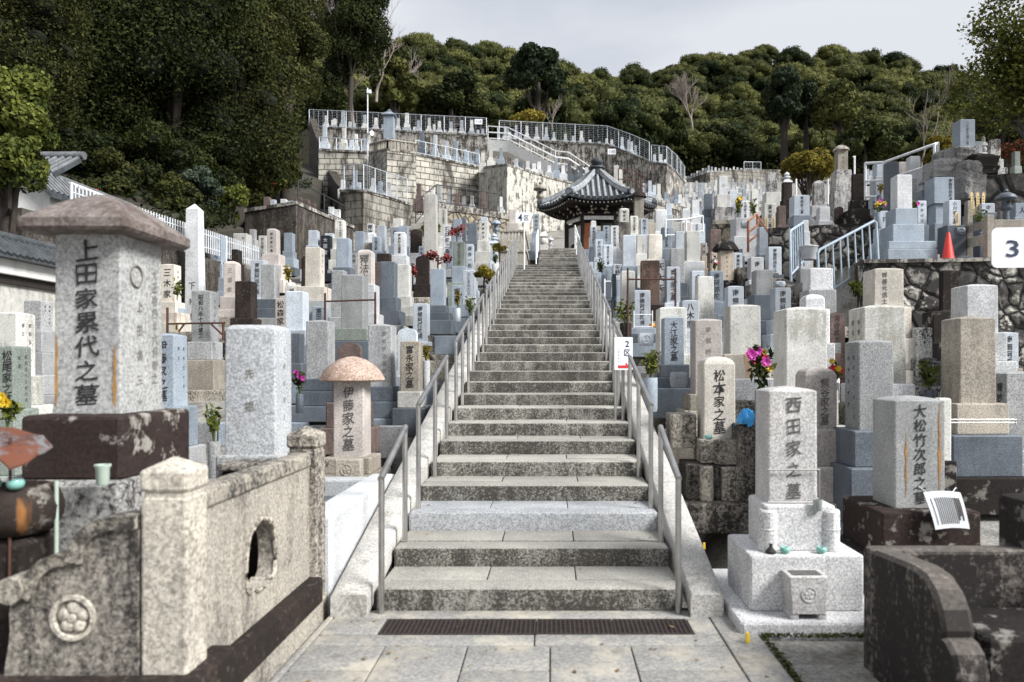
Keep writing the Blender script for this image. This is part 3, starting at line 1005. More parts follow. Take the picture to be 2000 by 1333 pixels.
def make_left_fence():
    xr = -1.445                                       # the face of the posts towards the path
    pw = .092
    root = thing('stone_fence', 'old stained stone enclosure fence with a lobed window opening', 'fence', (xr - pw, 3.05, 0))
    post_mesh(pw, 1.19, 1.06).build('post', M['oldlight'], root, (0, .04, 0))
    post_mesh(pw, 1.19, 1.06).build('post', M['old'], root, (.0, 1.70, 0))
    # panel with a lobed ogee opening; y measured from the near post
    ya, yb = .135, 1.605
    cy, zb, zt = .83, .42, .79
    half = .20
    hole = []
    right = [(0.0, zt), (.055, zt - .028), (.07, zt - .02), (.115, zt - .05), (.125, zt - .035), (.165, zt - .085), (.19, zt - .16), (.20, zt - .23), (.195, zb + .10), (.185, zb + .05), (.15, zb + .02), (.10, zb + .035), (.05, zb + .005)]
    hole = [(cy + a, b) for a, b in right] + [(cy - a, b) for a, b in reversed(right[1:])]
    outline = [(ya, .27), (yb, .27), (yb, .95), (ya, .95)]
    hole_panel(pw - .135, pw - .045, outline, hole, 'panel', M['oldlight'], root)
    fr = MB()
    hp = [(pw - .043, a, b) for a, b in hole]
    fr.tube(hp + [hp[0]], .012, 6, caps=False)
    fr.build('opening_rim', M['old'], root)
    MB().block(pw - .15, pw - .03, ya, yb, .951, 1.035, .02).build('top_rail', M['old'], root)
    MB().block(pw - .17, pw + .035, ya + .0, yb + .02, .115, .268, .015).build('base_beam', M['brown'], root)
    MB().block(pw - .16, pw + .01, -.9, 1.85, -.08, .113, .01).build('footing', M['oldlight'], root)
make_left_fence()

def make_wing():
    d = 3.04
    bx, bz = PX(150, d), .34
    root = thing('crest_panel', 'dark stained stone wing panel carved with a round flower crest', 'stone panel', (bx, d, 0))
    def q(cx, cy): return (PX(cx * .4, d) - bx, PZ(800 + cy * .4, d))
    top = [(705, 505), (640, 503), (580, 508), (530, 520), (480, 545), (440, 580), (410, 620), (392, 660), (385, 700)]
    top2 = [(350, 683), (310, 690), (265, 708), (225, 740), (200, 770), (185, 800)]
    ball = [(175, 800), (150, 790), (115, 792), (85, 815), (73, 850), (80, 890), (105, 915), (140, 922)]
    side = [(95, 925), (88, 980), (92, 1060), (85, 1130), (70, 1215), (62, 1290)]
    out_ = [q(*p) for p in top + top2 + ball + side] + [q(705, 1290)]
    MB().prism(out_, -.05, .05).build('panel', M['olddark'], root)
    # raised scroll border along the top edge
    br = MB()
    def band(pts, wdt, y0, y1):
        P2 = [q(*p) for p in pts]
        c = []
        for i, p in enumerate(P2):
            a = P2[max(i - 1, 0)]; b = P2[min(i + 1, len(P2) - 1)]
            tx, tz = b[0] - a[0], b[1] - a[1]
            l = math.hypot(tx, tz)
            nx, nz = -tz / l, tx / l
            c.append((p[0] + nx * wdt, p[1] + nz * wdt))
        rs = []
        for p, e in zip(P2, c):
            rs.append([(p[0], y0, p[1]), (p[0], y1, p[1]), (e[0], y1, e[1]), (e[0], y0 + .01, e[1])])
        br.rings(rs)
    band([(705, 504)] + top[1:] + [(380, 715)], .052, -.085, .02)
    band([(390, 672)] + top2 + [(176, 840), (150, 868)], .05, -.085, .02)
    cx, cz = q(125, 855)
    br.add([(cx + .052 * math.cos(2 * math.pi * i / 20), yy, cz + .052 * math.sin(2 * math.pi * i / 20)) for yy in (-.10, .03) for i in range(20)], [tuple(range(20))] + [(i, i + 20, (i + 1) % 20 + 20, (i + 1) % 20) for i in range(20)])
    br.build('scroll_border', M['old'], root)
    cm = MB()
    ex, ez = q(400, 995)
    crest(cm, ex, -.05, ez, .089, 5, .016)
    cm.build('crest', M['oldlight'], root)
    MB().block(-.32, .52, -.12, .30, .10, .338, .02).build('base_block', M['brown'], root)
    MB().block(-.9, .40, -.5, .25, -.05, .098, .02).build('footing', M['black'], root)
make_wing()

def rust_sheet():
    m, t, b = mat_new('rusting_tin')
    v, r_ = objvec(t)
    c = mixc(t, ramp(t, noise(t, v, 6, 4, .65), .46, .56), (.13, .135, .14, 1), (.12, .036, .016, 1))
    c = mixc(t, ramp(t, noise(t, v, 14, 4, .7), .52, .62), c, (.07, .03, .022, 1))
    t.links.new(c, b.inputs['Base Color'])
    b.inputs['Roughness'].default_value = .6
    return m
M['rustsheet'] = rust_sheet()
def make_burner():
    d = 3.30
    X = PX(28, d)
    root = thing('incense_pedestal', 'brown stone pedestal topped by a rust-streaked lobed stone bowl', 'incense pedestal', (X, d, 0))
    MB().rbox(-.11, .11, -.11, .11, [(0, -.03, -.03), (.25, -.02, -.02), (.62, 0, 0), (.80, -.01, -.01), (.825, .01, .01)], .02).build('pedestal', M['brown'], root)
    n = 48
    rs = []
    for r, z in ((.09, .826), (.15, .85), (.178, .90), (.182, .955), (.165, 1.01), (.14, 1.04), (.12, 1.045), (.11, 1.02)):
        rs.append([(r * (1 + .05 * abs(math.cos(3.5 * 2 * math.pi * i / n))) * math.cos(2 * math.pi * i / n), r * (1 + .05 * abs(math.cos(3.5 * 2 * math.pi * i / n))) * math.sin(2 * math.pi * i / n), z) for i in range(n)])
    MB().rings(rs).build('bowl', M['bowl'], root, smooth=40)
    can = thing('rusted_canopy', 'bent rusted tin canopy with an orange edge beside the tall capped gravestone', 'canopy', (PX(-6, 3.15), 3.2, .9))
    mb = MB()
    rr = random.Random(5)
    nx, ny = 9, 6
    top_v = []
    for j in range(ny):
        for i in range(nx):
            u, v = i / (nx - 1), j / (ny - 1)
            x = -.22 + .34 * u
            z = .40 - .10 * (abs(u - .35) ** 1.2) - .07 * (1 - v) + rr.uniform(-.006, .006) - (.03 if u > .95 else 0)
            top_v.append((x, -.14 + .26 * v, z))
    vs = top_v + [(x, y, z - .006) for x, y, z in top_v]
    fs = []
    for j in range(ny - 1):
        for i in range(nx - 1):
            a = j * nx + i
            fs.append((a, a + 1, a + nx + 1, a + nx))
            o_ = nx * ny
            fs.append((a + o_, a + nx + o_, a + nx + 1 + o_, a + 1 + o_))
    mb.add(vs, fs)
    mb.build('canopy_sheet', M['rustsheet'], can)
    MB().tube([(.03, -.02, -.3), (.035, -.02, .36)], .006, 6).build('rod', M['rustmetal'], can)
    for cx, cr in ((-.035, .032), (.06, .034)):
        c = thing('offering_cup', 'small celadon cup, %s of two on the lobed stone bowl rim' % ('larger' if cr > .033 else 'smaller'), 'cup', (X + cx + .03, d - .12, 1.042), 'celadon cups on the stone bowl')
        MB().lathe([(cr * .5, 0), (cr * .9, .012), (cr, .028), (cr * .85, .04), (cr * .7, .036), (cr * .6, .02)], n=16).build('cup', M['teal'], c)
make_burner()

def make_ueda():
    d = 3.76
    wd, dp = 130 * d / F, .41
    X, Y = PX(170, d), d + dp / 2
    zb, zt = PZ(808, d), PZ(458, d)
    root = thing('gravestone', 'large rust-streaked grey gravestone under a broad curved stone cap', 'gravestone', (X, Y, 0))
    mb = MB()
    mb.rbox(-wd / 2, wd / 2, -dp / 2, dp / 2, [(zb, -.008, -.008), (zb + .06, 0, 0), (zt - .02, .004, .004), (zt, .004, .004)], .008)
    mb.build('shaft', M['ueda'], root)
    s = '上田家累代之墓'
    letters(root, s, (0.0, -dp / 2 - .004, PZ(489, d)), (1, 0), .112, .1195, M['ink'], squash=1.12)
    letters(root, '上田福三次', (wd / 2 + .004, -.03, PZ(592, d)), (0, 1), .06, .128, M['inkpale'])
    letters(root, '大正拾四年六月建之', (wd / 2 + .004, .12, PZ(520, d)), (0, 1), .06, .07, M['inkpale'])
    cm = MB()
    n = 24
    rings = []
    for k in range(n):
        a = 2 * math.pi * k / n
        rings.append((wd / 2 + .0035, -.06 + .055 * math.cos(a), PZ(533, d) + .055 * math.sin(a)))
    cm.tube(rings + [rings[0]], .005, 5, caps=False)
    cm.build('crest', M['inkpale'], root)
    # curved cap stone with thick eaves
    ex0, ex1, ey0, ey1 = -.305, .185 + .02, -dp / 2 - .13, dp / 2 + .13
    ex0, ex1 = -wd / 2 - .105, wd / 2 + .10
    lv = []
    prof = [(0, .05), (.004, .012), (.018, 0), (.060, .0), (.068, .010), (.105, .052), (.145, .102), (.18, .150), (.207, .195), (.224, .235), (.231, .28)]
    for z, ins in prof:
        lv.append((zt + z, min(ins, (ex1 - ex0) / 2 - .01), min(ins * 1.05, (ey1 - ey0) / 2 - .01)))
    cap = MB().rbox(ex0, ex1, ey0, ey1, lv, .03, 5)
    cap.build('cap_stone', M['capstone'], root)
    MB().block(PX(40, 3.62) - X, PX(240, 3.62) - X, -dp / 2 - .15, dp / 2 + .13, 1.02, zb - .002, .02).build('plinth', M['darkpatch'], root)
    MB().block(-.36, .30, -dp / 2 - .24, dp / 2 + .2, .62, 1.018, .02).build('plinth', M['mottle'], root)
    MB().block(-.5, .40, -dp / 2 - .34, dp / 2 + .3, -.05, .618, .02).build('base_slab', M['black'], root)
M['ueda'] = stone('grey_granite_rusty', (.40, .40, .39), speck=.55, stain=.12, rust=0.0, sc=55, vary=.02)
M['capstone'] = stone('cap_stone_brown', (.235, .20, .18), speck=.4, stain=.9, grit=.7, soft=.2, sthr=.42, stain_c=(.075, .052, .045), sc=55, vary=.02)
M['darkpatch'] = stone('dark_stone_pale_patches', (.04, .028, .025), speck=.4, stain=.3, patch=.5, sc=50, rough=.85, vary=.02)
make_ueda()
# rust runs down the corners of the big gravestone: iron clamp stains with a shape of their own

def rust_run(parent, x, y0, zt, zb, wd, u=(1, 0)):
    """thin iron-stain skin lying on the stone"""
    mb = MB()
    rr = random.Random(int(abs(x) * 1e4))
    n = 14
    pts = []
    for i in range(n + 1):
        f = i / n
        hw = wd * (.12 + .88 * math.sin(math.pi * min(1, f * .8 + .1)) ** 1.5) * rr.uniform(.45, 1.1) * .42
        c = x + rr.uniform(-.1, .1) * wd
        pts.append((c - hw, c + hw, zt + (zb - zt) * f))
    vs = []
    for a, b, z in pts: vs += [(a * u[0], y0 + a * u[1], z), (b * u[0], y0 + b * u[1], z)]
    mb.add(vs, [(2 * i, 2 * i + 1, 2 * i + 3, 2 * i + 2) for i in range(n)])
    return mb.build('rust_stain', M['rustskin'], parent, smooth=0)
M['rustskin'] = plain('rust_stain', (.40, .20, .055), .85, nvar=.4, nscale=25)

_u = [o for o in bpy.data.objects if o.get('label', '').startswith('large rust-streaked')][0]
rust_run(_u, -.150, -.2095, 1.72, 1.34, .022)
rust_run(_u, .140, -.2095, 1.66, 1.34, .026)
rust_run(_u, .1695, -.17, 1.72, 1.34, .020, (0, 1)) if False else None
# things inside the left enclosure
def lathe_thing(name, label, cat, loc, parts, group=None):
    root = thing(name, label, cat, loc, group)
    for pn, prof, m, n in parts: MB().lathe(prof, n=n).build(pn, M[m], root)
    return root
vz = PZ(938, 3.5)
lathe_thing('plastic_cup', 'pale green plastic cup on the dark ledge in the left enclosure', 'cup', (PX(203, 3.45), 3.44, 1.022 - .0), [('cup', [(.024, 0), (.027, .005), (.029, .075), (.036, .085), (.036, .092), (.026, .092), (.024, .02)], 'greenplastic', 20)])
pr = thing('grey_pipe', 'thin grey-green pipe standing beside the lobed stone bowl', 'pipe', (PX(133, 3.38), 3.30, .62))
MB().tube([(0, 0, 0), (0, 0, .44)], .009, 8).build('pipe', M['greenplastic'], pr)

def low_wall(name, label, x0, x1, y0, y1, z0, z1, mat, cap=None):
    root = thing(name, label, 'wall', ((x0 + x1) / 2, (y0 + y1) / 2, z0))
    a, b = (x1 - x0) / 2, (y1 - y0) / 2
    MB().block(-a, a, -b, b, -.05, z1 - z0 - (.05 if cap else 0), .02).build('wall', M[mat], root)
    if cap: MB().block(-a - .02, a + .02, -b - .02, b + .02, z1 - z0 - .049, z1 - z0, .015).build('coping', M[cap], root)
    return root
low_wall('enclosure_wall', 'dark low stone wall closing the back of the left enclosure', -2.10, -1.50, 4.80, 5.02, 0, .95, 'brown', 'olddark')

# white granite kerbed plot between the fence and the stairs
root = thing('grave_plot_kerb', 'new white granite kerb around an empty plot beside the stairs', 'kerb', (-1.75, 5.6, 0))
MB().block(.12, .34, -.75, 1.25, -.05, .60, .02).build('kerb_stone', M['kerbwhite'], root)
MB().block(-.40, .117, -.75, -.55, -.05, .50, .02).build('kerb_stone', M['kerbwhite'], root)
MB().block(-.40, .117, 1.02, 1.22, -.05, .58, .02).build('kerb_stone', M['kerbwhite'], root)
MB().block(-.40, .117, -.548, 1.018, -.05, .44, .01).build('gravel_bed', M['dgrey'], root)

# ------------------------------------------------------------------ right foreground
def make_nishida():
    X0 = 1.52
    root = thing('gravestone', 'whitish grey gravestone on a broad two-tier base with carved incense box', 'gravestone', (X0, 5.0, 0))
    zt, zb = PZ(764, 4.78), .70
    MB().block(PX(1447, 4.41) - X0, 2.05 - X0, 4.41 - 5, 5.6 - 5, -.04, .075, .02).build('base_slab', M['kerbwhite2'], root)
    MB().block(1.203 - X0, 1.896 - X0, 4.60 - 5, 5.2 - 5, .077, .416, .014).build('plinth', M['kerbwhite2'], root)
    mb = MB()
    mb.block(1.325 - X0, 1.76 - X0, 4.70 - 5, 5.12 - 5, .418, .70, .014)
    for sx in (1.345, 1.735):
        mb.lathe([(.055, .418), (.058, .43), (.058, .545), (.061, .55), (.061, .556), (.058, .56), (.058, .66), (.05, .672), (.03, .672), (.028, .60)], sx - X0, 4.725 - 5, 18)
    mb.build('upper_plinth', M['kerbwhite2'], root)
    cx = (PX(1500, 4.78) + PX(1597, 4.78)) / 2 - X0
    sh = shaft_mesh(.313, .31, zt - zb, 'pyr', .012)
    sh.build('shaft', M['nishi'], root, (cx, 4.78 + .155 - 5, zb))
    letters(root, '西田家之墓', (cx + .005, 4.78 - 5 - .0036, PZ(792, 4.78)), (1, 0), .105, .135, M['inkgrey'])  # grey here stands in for the shading of unpainted carved strokes
    # tablet holder rail
    br = MB()
    x0, x1 = cx - .165, cx + .165
    y = 4.755 - 5
    br.tube([(x0, y, PZ(918, 4.75)), (x1, y, PZ(918, 4.75))], .006, 8)
    br.tube([(x0, y, zb + .01), (x1, y, zb + .01)], .007, 8)
    for x in (x0 + .005, x1 - .005): br.tube([(x, y, zb), (x, y, PZ(918, 4.75))], .004, 6)
    br.build('tablet_rail', M['steel'], root)
    bx = MB()
    a, b = PX(1545, 4.42) - X0, PX(1620, 4.42) - X0
    bx.rbox(a, b, 4.44 - 5, 4.60 - 5, [(.11, .012, .0), (.30, -.004, -.004), (.325, -.006, -.006), (.33, -.002, -.002)], .008)
    for fx in (a + .005, b - .055): bx.block(fx, fx + .05, 4.445 - 5, 4.595 - 5, .076, .112, .006)
    crest(bx, (a + b) / 2, 4.4395 - 5, .225, .046, 5, .006)
    bx.build('incense_box', M['nishi'], root)
    MB().rbox(a + .025, b - .025, 4.465 - 5, 4.575 - 5, [(.328, 0, 0), (.3325, 0, 0)], .01).build('box_opening', M['inkgrey'], root)
M['kerbwhite2'] = stone('pale_speckled_granite', (.66, .655, .655), speck=.6, stain=.10, stain_c=(.2, .18, .16), sc=80, vary=.02)
M['nishi'] = stone('pale_pink_grey_granite', (.60, .585, .57), speck=.6, stain=.15, stain_c=(.2, .17, .15), sc=80, vary=.02)
make_nishida()
for px, m, lab, pr_ in ((1506, 'ink', 'squat black iron incense pot on the pale two-tier base', [(.03, 0), (.032, .012), (.016, .03), (.009, .042), (.009, .055), (.012, .058)]),
                    (1534, 'teal', 'celadon cup beside the black incense pot on the pale base', [(.018, 0), (.03, .012), (.033, .028), (.026, .038), (.02, .036), (.015, .02)]),
                    (1605, 'teal', 'celadon cup under the clear glass on the pale base', [(.018, 0), (.03, .012), (.033, .028), (.026, .038), (.02, .036), (.015, .02)])):
    lathe_thing('offering_cup' if m == 'teal' else 'incense_pot', lab, 'cup' if m == 'teal' else 'incense pot', (PX(px, 4.64), 4.645, .417), [('cup' if m == 'teal' else 'pot', pr_, m, 18)])
lathe_thing('drinking_glass', 'clear glass tumbler standing against the right vase of the pale base', 'glass', (PX(1600, 4.66), 4.665 + .02, .672 - .03 + .03), [('glass', [(.022, 0), (.026, .005), (.03, .07), (.028, .07), (.023, .012)], 'glassjar', 18)])

def make_dark_enclosure():
    root = thing('enclosure_wall', 'black-stained low stone enclosure wall with a curved end', 'wall', (1.85, 3.6, 0))
    # side arm: outline in y-z, thickness along x
    out_ = [(.30, -.05), (.30, .615), (.1, .63), (-.12, .645), (-.23, .635), (-.31, .59), (-.37, .52), (-.40, .44), (-.395, .41), (-.43, .405), (-.48, .37), (-.515, .29), (-.525, .15), (-.525, -.05)]
    xa, xb, c = -.20, -.06, .02
    mb = MB()
    mb.flat = True
    cy, cz = -.1, .25
    def ins(p):
        return (p[0] + (cy - p[0]) * .03, p[1] + (cz - p[1]) * .05)
    rings = [[(xa, *ins(p)) for p in out_], [(xa + c, *p) for p in out_], [(xb - c, *p) for p in out_], [(xb, *ins(p)) for p in out_]]
    mb.rings(rings)
    mb.build('side_arm', M['arm'], root)
    MB().block(-.195, .62, .302, .44, -.05, .61, .02).build('back_wall', M['arm'], root)
    MB().block(.622, .86, .30, .62, -.05, .86, .03).build('corner_block', M['black'], root)
    MB().block(.10, 1.4, -.2, .25, -.05, .34, .02).build('inner_step', M['black'], root)
    MB().block(.75, 1.6, .0, .299, -.05, .62, .03).build('inner_block', M['black'], root)
    MB().block(.03, 1.6, -1.4, -.21, -.06, .02, .02).build('floor_slab', M['black'], root)
M['arm'] = stone('black_stained_stone', (.22, .19, .165), speck=.5, stain=.985, sthr=.30, grit=.9, soft=.2, stain_c=(.014, .011, .010), sc=50, rough=.85, vary=.02, top_clean=.45)
make_dark_enclosure()

# paper notice tied on a gravestone
def make_notice():
    root = thing('paper_notice', 'printed notice in a plastic sleeve hanging below a bold-lettered gravestone', 'notice', (PX(1838, 5.05), 5.04, .60))
    mb = MB()
    n, k = 8, 5
    pts = []
    for j in range(n):
        v = j / (n - 1)
        for i in range(k):
            u = i / (k - 1)
            pts.append(((u - .5) * .235 + v * .05 - .02, -.03 - .05 * v - .02 * math.sin(v * 2.6 + u), .13 - .235 * v + .012 * math.sin(u * 3)))
    vs = pts + [(x, y + .003, z) for x, y, z in pts]
    fs = []
    for j in range(n - 1):
        for i in range(k - 1):
            a = j * k + i
            fs += [(a, a + 1, a + k + 1, a + k), (a + n * k, a + k + n * k, a + k + 1 + n * k, a + 1 + n * k)]
    mb.add(vs, fs).build('sheet', M['paper'], root)
    lm = MB()
    for i in range(15):
        u = .12 + .76 * i / 14
        if i in (1,): continue
        tall = .72 if i < 12 else (.5 if i == 13 else .62)
        p = []
        for v in np.linspace(.16, .16 + tall, 7):
            p.append((-.0 + (u - .5) * .235 + v * .05 - .02, -.0325 - .05 * v - .02 * math.sin(v * 2.6 + u), .13 - .235 * v + .012 * math.sin(u * 3)))
        hw = .0026 if i < 12 else .005
        vs = []
        for x, y, z in p: vs += [(x - hw, y, z), (x + hw, y, z)]
        lm.add(vs, [(2 * q, 2 * q + 1, 2 * q + 3, 2 * q + 2) for q in range(len(p) - 1)])
    lm.build('printing', M['inkgrey'], root, smooth=0)
    MB().tube([(-.13, .05, .16), (-.10, -.02, .12), (-.02, -.02, .125), (.06, -.02, .128), (.12, .05, .15)], .003, 5).build('string', M['sign'], root)
make_notice()

# ------------------------------------------------------------------ the gravestones, left of the stairs
NA, NB = '南無阿弥陀佛', '南無阿彌陀佛'
DARK3 = [(1.42, .34, 'dgrey'), (1.95, .36, 'dgrey'), (2.3, .30, 'grey')]
# --- far left edge
G(-25, 27, 676, 800, 'green', 'flat', 'with big black lettering behind the yellow daffodils', d=7.3, t='松尾家之墓', ts=.5, tx=.27, side=('right', '昭和五十三年六月/松尾', 'inkgrey', .16))
G(-21, 33, 612, 735, 'cream', 'pyr', 'with a sunlit side face behind the greenish one', d=8.4, side=('right', '昭和五十三年/建之', 'inkgrey', .16))
G(45, 80, 587, 646, 'grey', 'flat', 'standing directly before the plastered garden wall', d=10.0, side=('right', '昭和二十年/建之', 'inkgrey', .16))
# --- behind the big capped stone
G(287, 342, 655, 795, 'blue', 'pyr', 'with bold black name half hidden by the big capped stone', d=7.6, t='伊藤家之墓', ts=.42, tx=.07, spec=[(1.5, .5, 'blue'), (1.9, .5, 'grey')], side=('right', '昭和四十年/建之', 'inkgrey', .14), color='blue-grey')
G(437, 537, 634, 889, 'lgrey', 'round', 'thick and round-shouldered behind the stone fence', d=5.0, w=.34, tm='inkpale', t='先祖', ts=.2, tpad=.25, spec=[(1.25, .25, 'grey'), (1.6, .35, 'brown'), (1.8, .4, 'brown')], side=('right', '上野家建之', 'inkpale', .12), color='pale white')
G(360, 390, 408, 650, 'white', 'peak', 'shaped as a tall tapering obelisk', w=.34, taper=.18, t='　　　　下村家', tm='inkgrey', ts=.5, color='pale grey', noun='obelisk gravestone')
G(313, 341, 517, 590, 'rust', 'pyr', 'with three dark characters left of the obelisk', w=.29, t='三木家', ts=.6, side=('right', '昭和三年', 'inkgrey', .2))
G(313, 330, 490, 530, 'blue', 'flat', 'just under the eave of the big stone cap', w=.26)
G(337, 357, 490, 540, 'grey', 'flat', 'close to the left side of the obelisk', w=.27)
G(373, 411, 569, 668, 'grey', 'pyr', 'with a column of black characters in front of the obelisk', w=.29, t='昭和八年十月建之', ts=.3, spec=[(1.3, .4, 'grey'), (1.6, .6, 'tan')], side=('right', '〇下山家', 'inkgrey', .2))
G(325, 351, 602, 652, 'blue', 'pyr', 'with two bold characters behind the brown iron bar', w=.27, t='石原家', ts=.6)
G(402, 418, 509, 560, 'redbrown', 'flat', 'right beside the foot of the obelisk', w=.28, dep=1.1)
G(401, 424, 494, 510, 'navy', 'arch', 'with a rounded glossy top behind the obelisk', w=.36, dep=.35)
G(436, 461, 515, 580, 'pink', 'dome', 'with faint carving between obelisk and dark pillar', w=.28, t='三浦家', tm='inkpale', ts=.45)
G(458, 491, 550, 622, 'brown', 'pyr', 'square and blackish behind the white round-shouldered stone', w=.30, dep=.9)
G(510, 537, 516, 585, 'grey', 'flat', 'plain, on a darker plinth above the dark pillar', w=.29, spec=DARK3)
G(489, 515, 508, 582, 'lblue', 'flat', 'with a tall prayer half covered by a plain grey one', w=.29, d=17.2, t=NA, ts=.45)
G(521, 541, 450, 497, 'pink', 'dome', 'on a stepped pink base below the dark concrete wall', w=.28, t='柳本家之墓', ts=.3, spec=[(1.7, .3, 'pink'), (2.6, .4, 'pink'), (3.2, .3, 'pink')])
G(504, 520, 461, 505, 'cream', 'pyr', 'with small black lettering beside the stepped pink one', w=.26, t='安田家之墓', ts=.45)
G(455, 482, 456, 530, 'cream', 'flat', 'broad, with several columns of small lettering', w=.38, d=20.5, t='先祖代々諸精霊', tm='inkgrey', ts=.22, tx=.25)
G(440, 466, 488, 515, 'brown', 'pyr', 'low, shaped like a block below the lettered broad one', w=.34, dep=.8, spec=[(1.2, .5, 'brown'), (1.8, .5, 'old')])
G(410, 432, 460, 516, 'blue', 'flat', 'with a smooth face right of the obelisk tip fence', w=.28)
G(399, 410, 443, 492, 'beige', 'flat', 'peeping out at the right edge of the obelisk', w=.28, d=24, t='南無妙法', tm='inkgrey', ts=.3)
G(487, 498, 448, 468, 'grey', 'flat', 'small, behind the end of the white picket fence', w=.24, d=26)
G(491, 504, 486, 510, 'blue', 'flat', 'small, with a dark name under the picket fence end', w=.22, d=22.5, t='家之墓', ts=.5)
G(554, 571, 455, 491, 'blue', 'flat', 'on a stepped blue base below the dark concrete wall', w=.28, spec=[(1.25, .3, 'blue'), (1.6, .4, 'blue'), (2., .3, 'dgrey')])
G(602, 620, 450, 480, 'lblue', 'flat', 'plain and bright beside the polished black stone', w=.28)
G(626, 644, 460, 503, 'navy', 'flat', 'with pale carved lettering', w=.28, t='大田家', tm='inklight', ts=.5)
G(634, 651, 456, 470, 'lblue', 'flat', 'low, showing only above the polished black stone', w=.28, d=25)
G(654, 672, 430, 466, 'cream', 'pyr', 'with two columns of black writing near the concrete wall corner', w=.28, t='昭和六年吉日', ts=.25, tx=.12)
G(656, 681, 465, 523, 'blue', 'flat', 'plain and dark-faced right of the rust-streaked stone', w=.29, spec=DARK3)
G(595, 625, 483, 561, 'rust', 'flat', 'tall and plain with orange runs on its corners', w=.32, spec=[(1.8, .35, 'rust'), (2.2, .65, 'grey')], side=('right', '昭和七年', 'inkgrey', .2))
G(588, 600, 500, 560, 'brown', 'rough', 'leaning against the left of the rust-streaked one', w=.24, d=17, dep=.5)
G(697, 726, 493, 556, 'pink', 'dome', 'tall, with flowing cursive carving', w=.28, t='釋法水', tm='inkgrey', ts=.75, color='pinkish white', spec=[(1.5, .5, 'white'), (2.0, .5, 'white')])
G(666, 709, 538, 642, 'grey', 'pyr', 'wide and plain behind the mushroom-capped stone', w=.33, spec=[(1.55, .22, 'green'), (1.7, .4, 'dgrey'), (2., .38, 'dgrey')])
G(647, 672, 528, 620, 'grey', 'flat', 'partly hidden at the left of the wide plain one', w=.27, d=13.2)
G(558, 593, 569, 645, 'lblue', 'flat', 'with mottled face behind the white round-shouldered stone', w=.29, color='pale blue')
G(537, 559, 583, 640, 'pink', 'flat', 'with three bold black characters beside a pale blue one', w=.26, d=15.0, t='松森家', ts=.7)
G(609, 635, 599, 640, 'blue', 'flat', 'with a bold name behind a brown iron post', w=.27, t='高田家', ts=.6, tx=.05)
G(556, 584, 557, 580, 'cream', 'flat', 'small and low with one dark character', w=.33, t='邨', ts=.35)
G(597, 642, 628, 740, 'grey', 'pyr', 'with a speckled face, left of the mushroom-capped stone', w=.30, spec=[(1.35, .32, 'dgrey'), (1.6, .38, 'dgrey'), (2.0, .3, 'dgrey')])
G(560, 586, 651, 710, 'dgrey', 'flat', 'narrow, between the white round-shouldered and speckled stones', w=.24, d=10.7, spec=[(1.4, .5, 'dgrey'), (1.9, .5, 'blue')])
G(660, 704, 669, 735, 'redbrown', 'arch', 'with rounded top just above the mushroom cap', d=8.8, dep=.35)
G(651, 711, 742, 893, 'pink', 'flat', 'under a smooth mushroom-shaped cap', w=.30, t='伊藤家之墓', tm='inkgrey', ts=.42, tpad=.08, cap=('mush', 622, 750, 696, 746, 'pinkcap'),
  spec=[(1.7, .36, 'tan'), (2.3, .40, 'old'), (2.7, .24, 'old')]) if False else None
M['pinkcap'] = stone('pink_cap_granite', (.44, .33, .27), speck=.7, stain=.5, sthr=.5, grit=.8, stain_c=(.16, .09, .05), sc=70)
G(651, 711, 742, 893, 'pink', 'flat', 'under a smooth mushroom-shaped cap', w=.30, t='伊藤家之墓', tm='inkgrey', ts=.42, tpad=.08, cap=('mush', 622, 750, 696, 746, 'pinkcap'), spec=[(1.55, .40, 'tan'), (2.1, .36, 'tan'), (2.5, .24, 'old')])
G(718, 765, 636, 755, 'grey', 'pyr', 'pale-sided, between the mushroom cap and the cream lettered stone', w=.30, spec=[(1.28, .36, 'dgrey'), (1.65, .40, 'dgrey'), (2.0, .24, 'blue')], t='南無妙法蓮華経', tm='inkpale', ts=.2, tx=.2)
G(777, 813, 641, 735, 'lblue', 'arch', 'with an arched top behind the cream lettered one', w=.24, d=9.9, dep=.5, color='bluish white')
G(781, 819, 668, 765, 'tan', 'pyr', 'with five black characters and orange corner, by the first rails', d=9.3, t='富永家之墓', ts=.5, spec=[(1.25, .4, 'cream'), (1.7, .6, 'dgrey')], color='rusty tan')
G(806, 835, 593, 668, 'lblue', 'flat', 'with six-character prayer left of the dark stepped tower', w=.28, t=NB, ts=.55)
G(840, 868, 525, 597, 'blue', 'flat', 'crowning a tower of three dark stepped blocks', w=.29, spec=[(1.35, .26, 'dgrey'), (1.8, .30, 'dgrey'), (2.2, .44, 'dgrey')])
G(881, 905, 557, 600, 'blue', 'flat', 'with one visible character behind a yellow-green plant', w=.28, t='南無', ts=.55)
G(904, 928, 528, 581, 'lblue', 'flat', 'with thin script beside the azalea bush', w=.28, t='なむあみだ仏', tm='inkgrey', ts=.42, spec=[(1.1, .4, 'lblue'), (1.6, .6, 'blue')])
G(741, 770, 511, 581, 'dgrey', 'flat', 'plain, above two darker blocks near the speckled pale one', w=.29, spec=DARK3)
G(775, 799, 517, 579, 'cream', 'pyr', 'with a speckled face next to the brown rounded tablet', w=.28, d=16.2)
G(812, 838, 500, 556, 'brown', 'arch', 'with rounded top like a tablet beside red leaves', w=.30, dep=.4, spec=[(1.3, .4, 'brown'), (1.6, .6, 'old')])
G(885, 907, 472, 521, 'green', 'flat', 'with an orange drip from its top edge', w=.27, t='釋尼妙信之墓', tm='inkgrey', ts=.4, spec=[(1.3, .4, 'blue'), (1.9, .6, 'green')])
M['tallp'] = stone('tall_pillar_granite', (.54, .52, .48), speck=.35, stain=.5, sthr=.56, stain_c=(.14, .11, .09), sc=60)
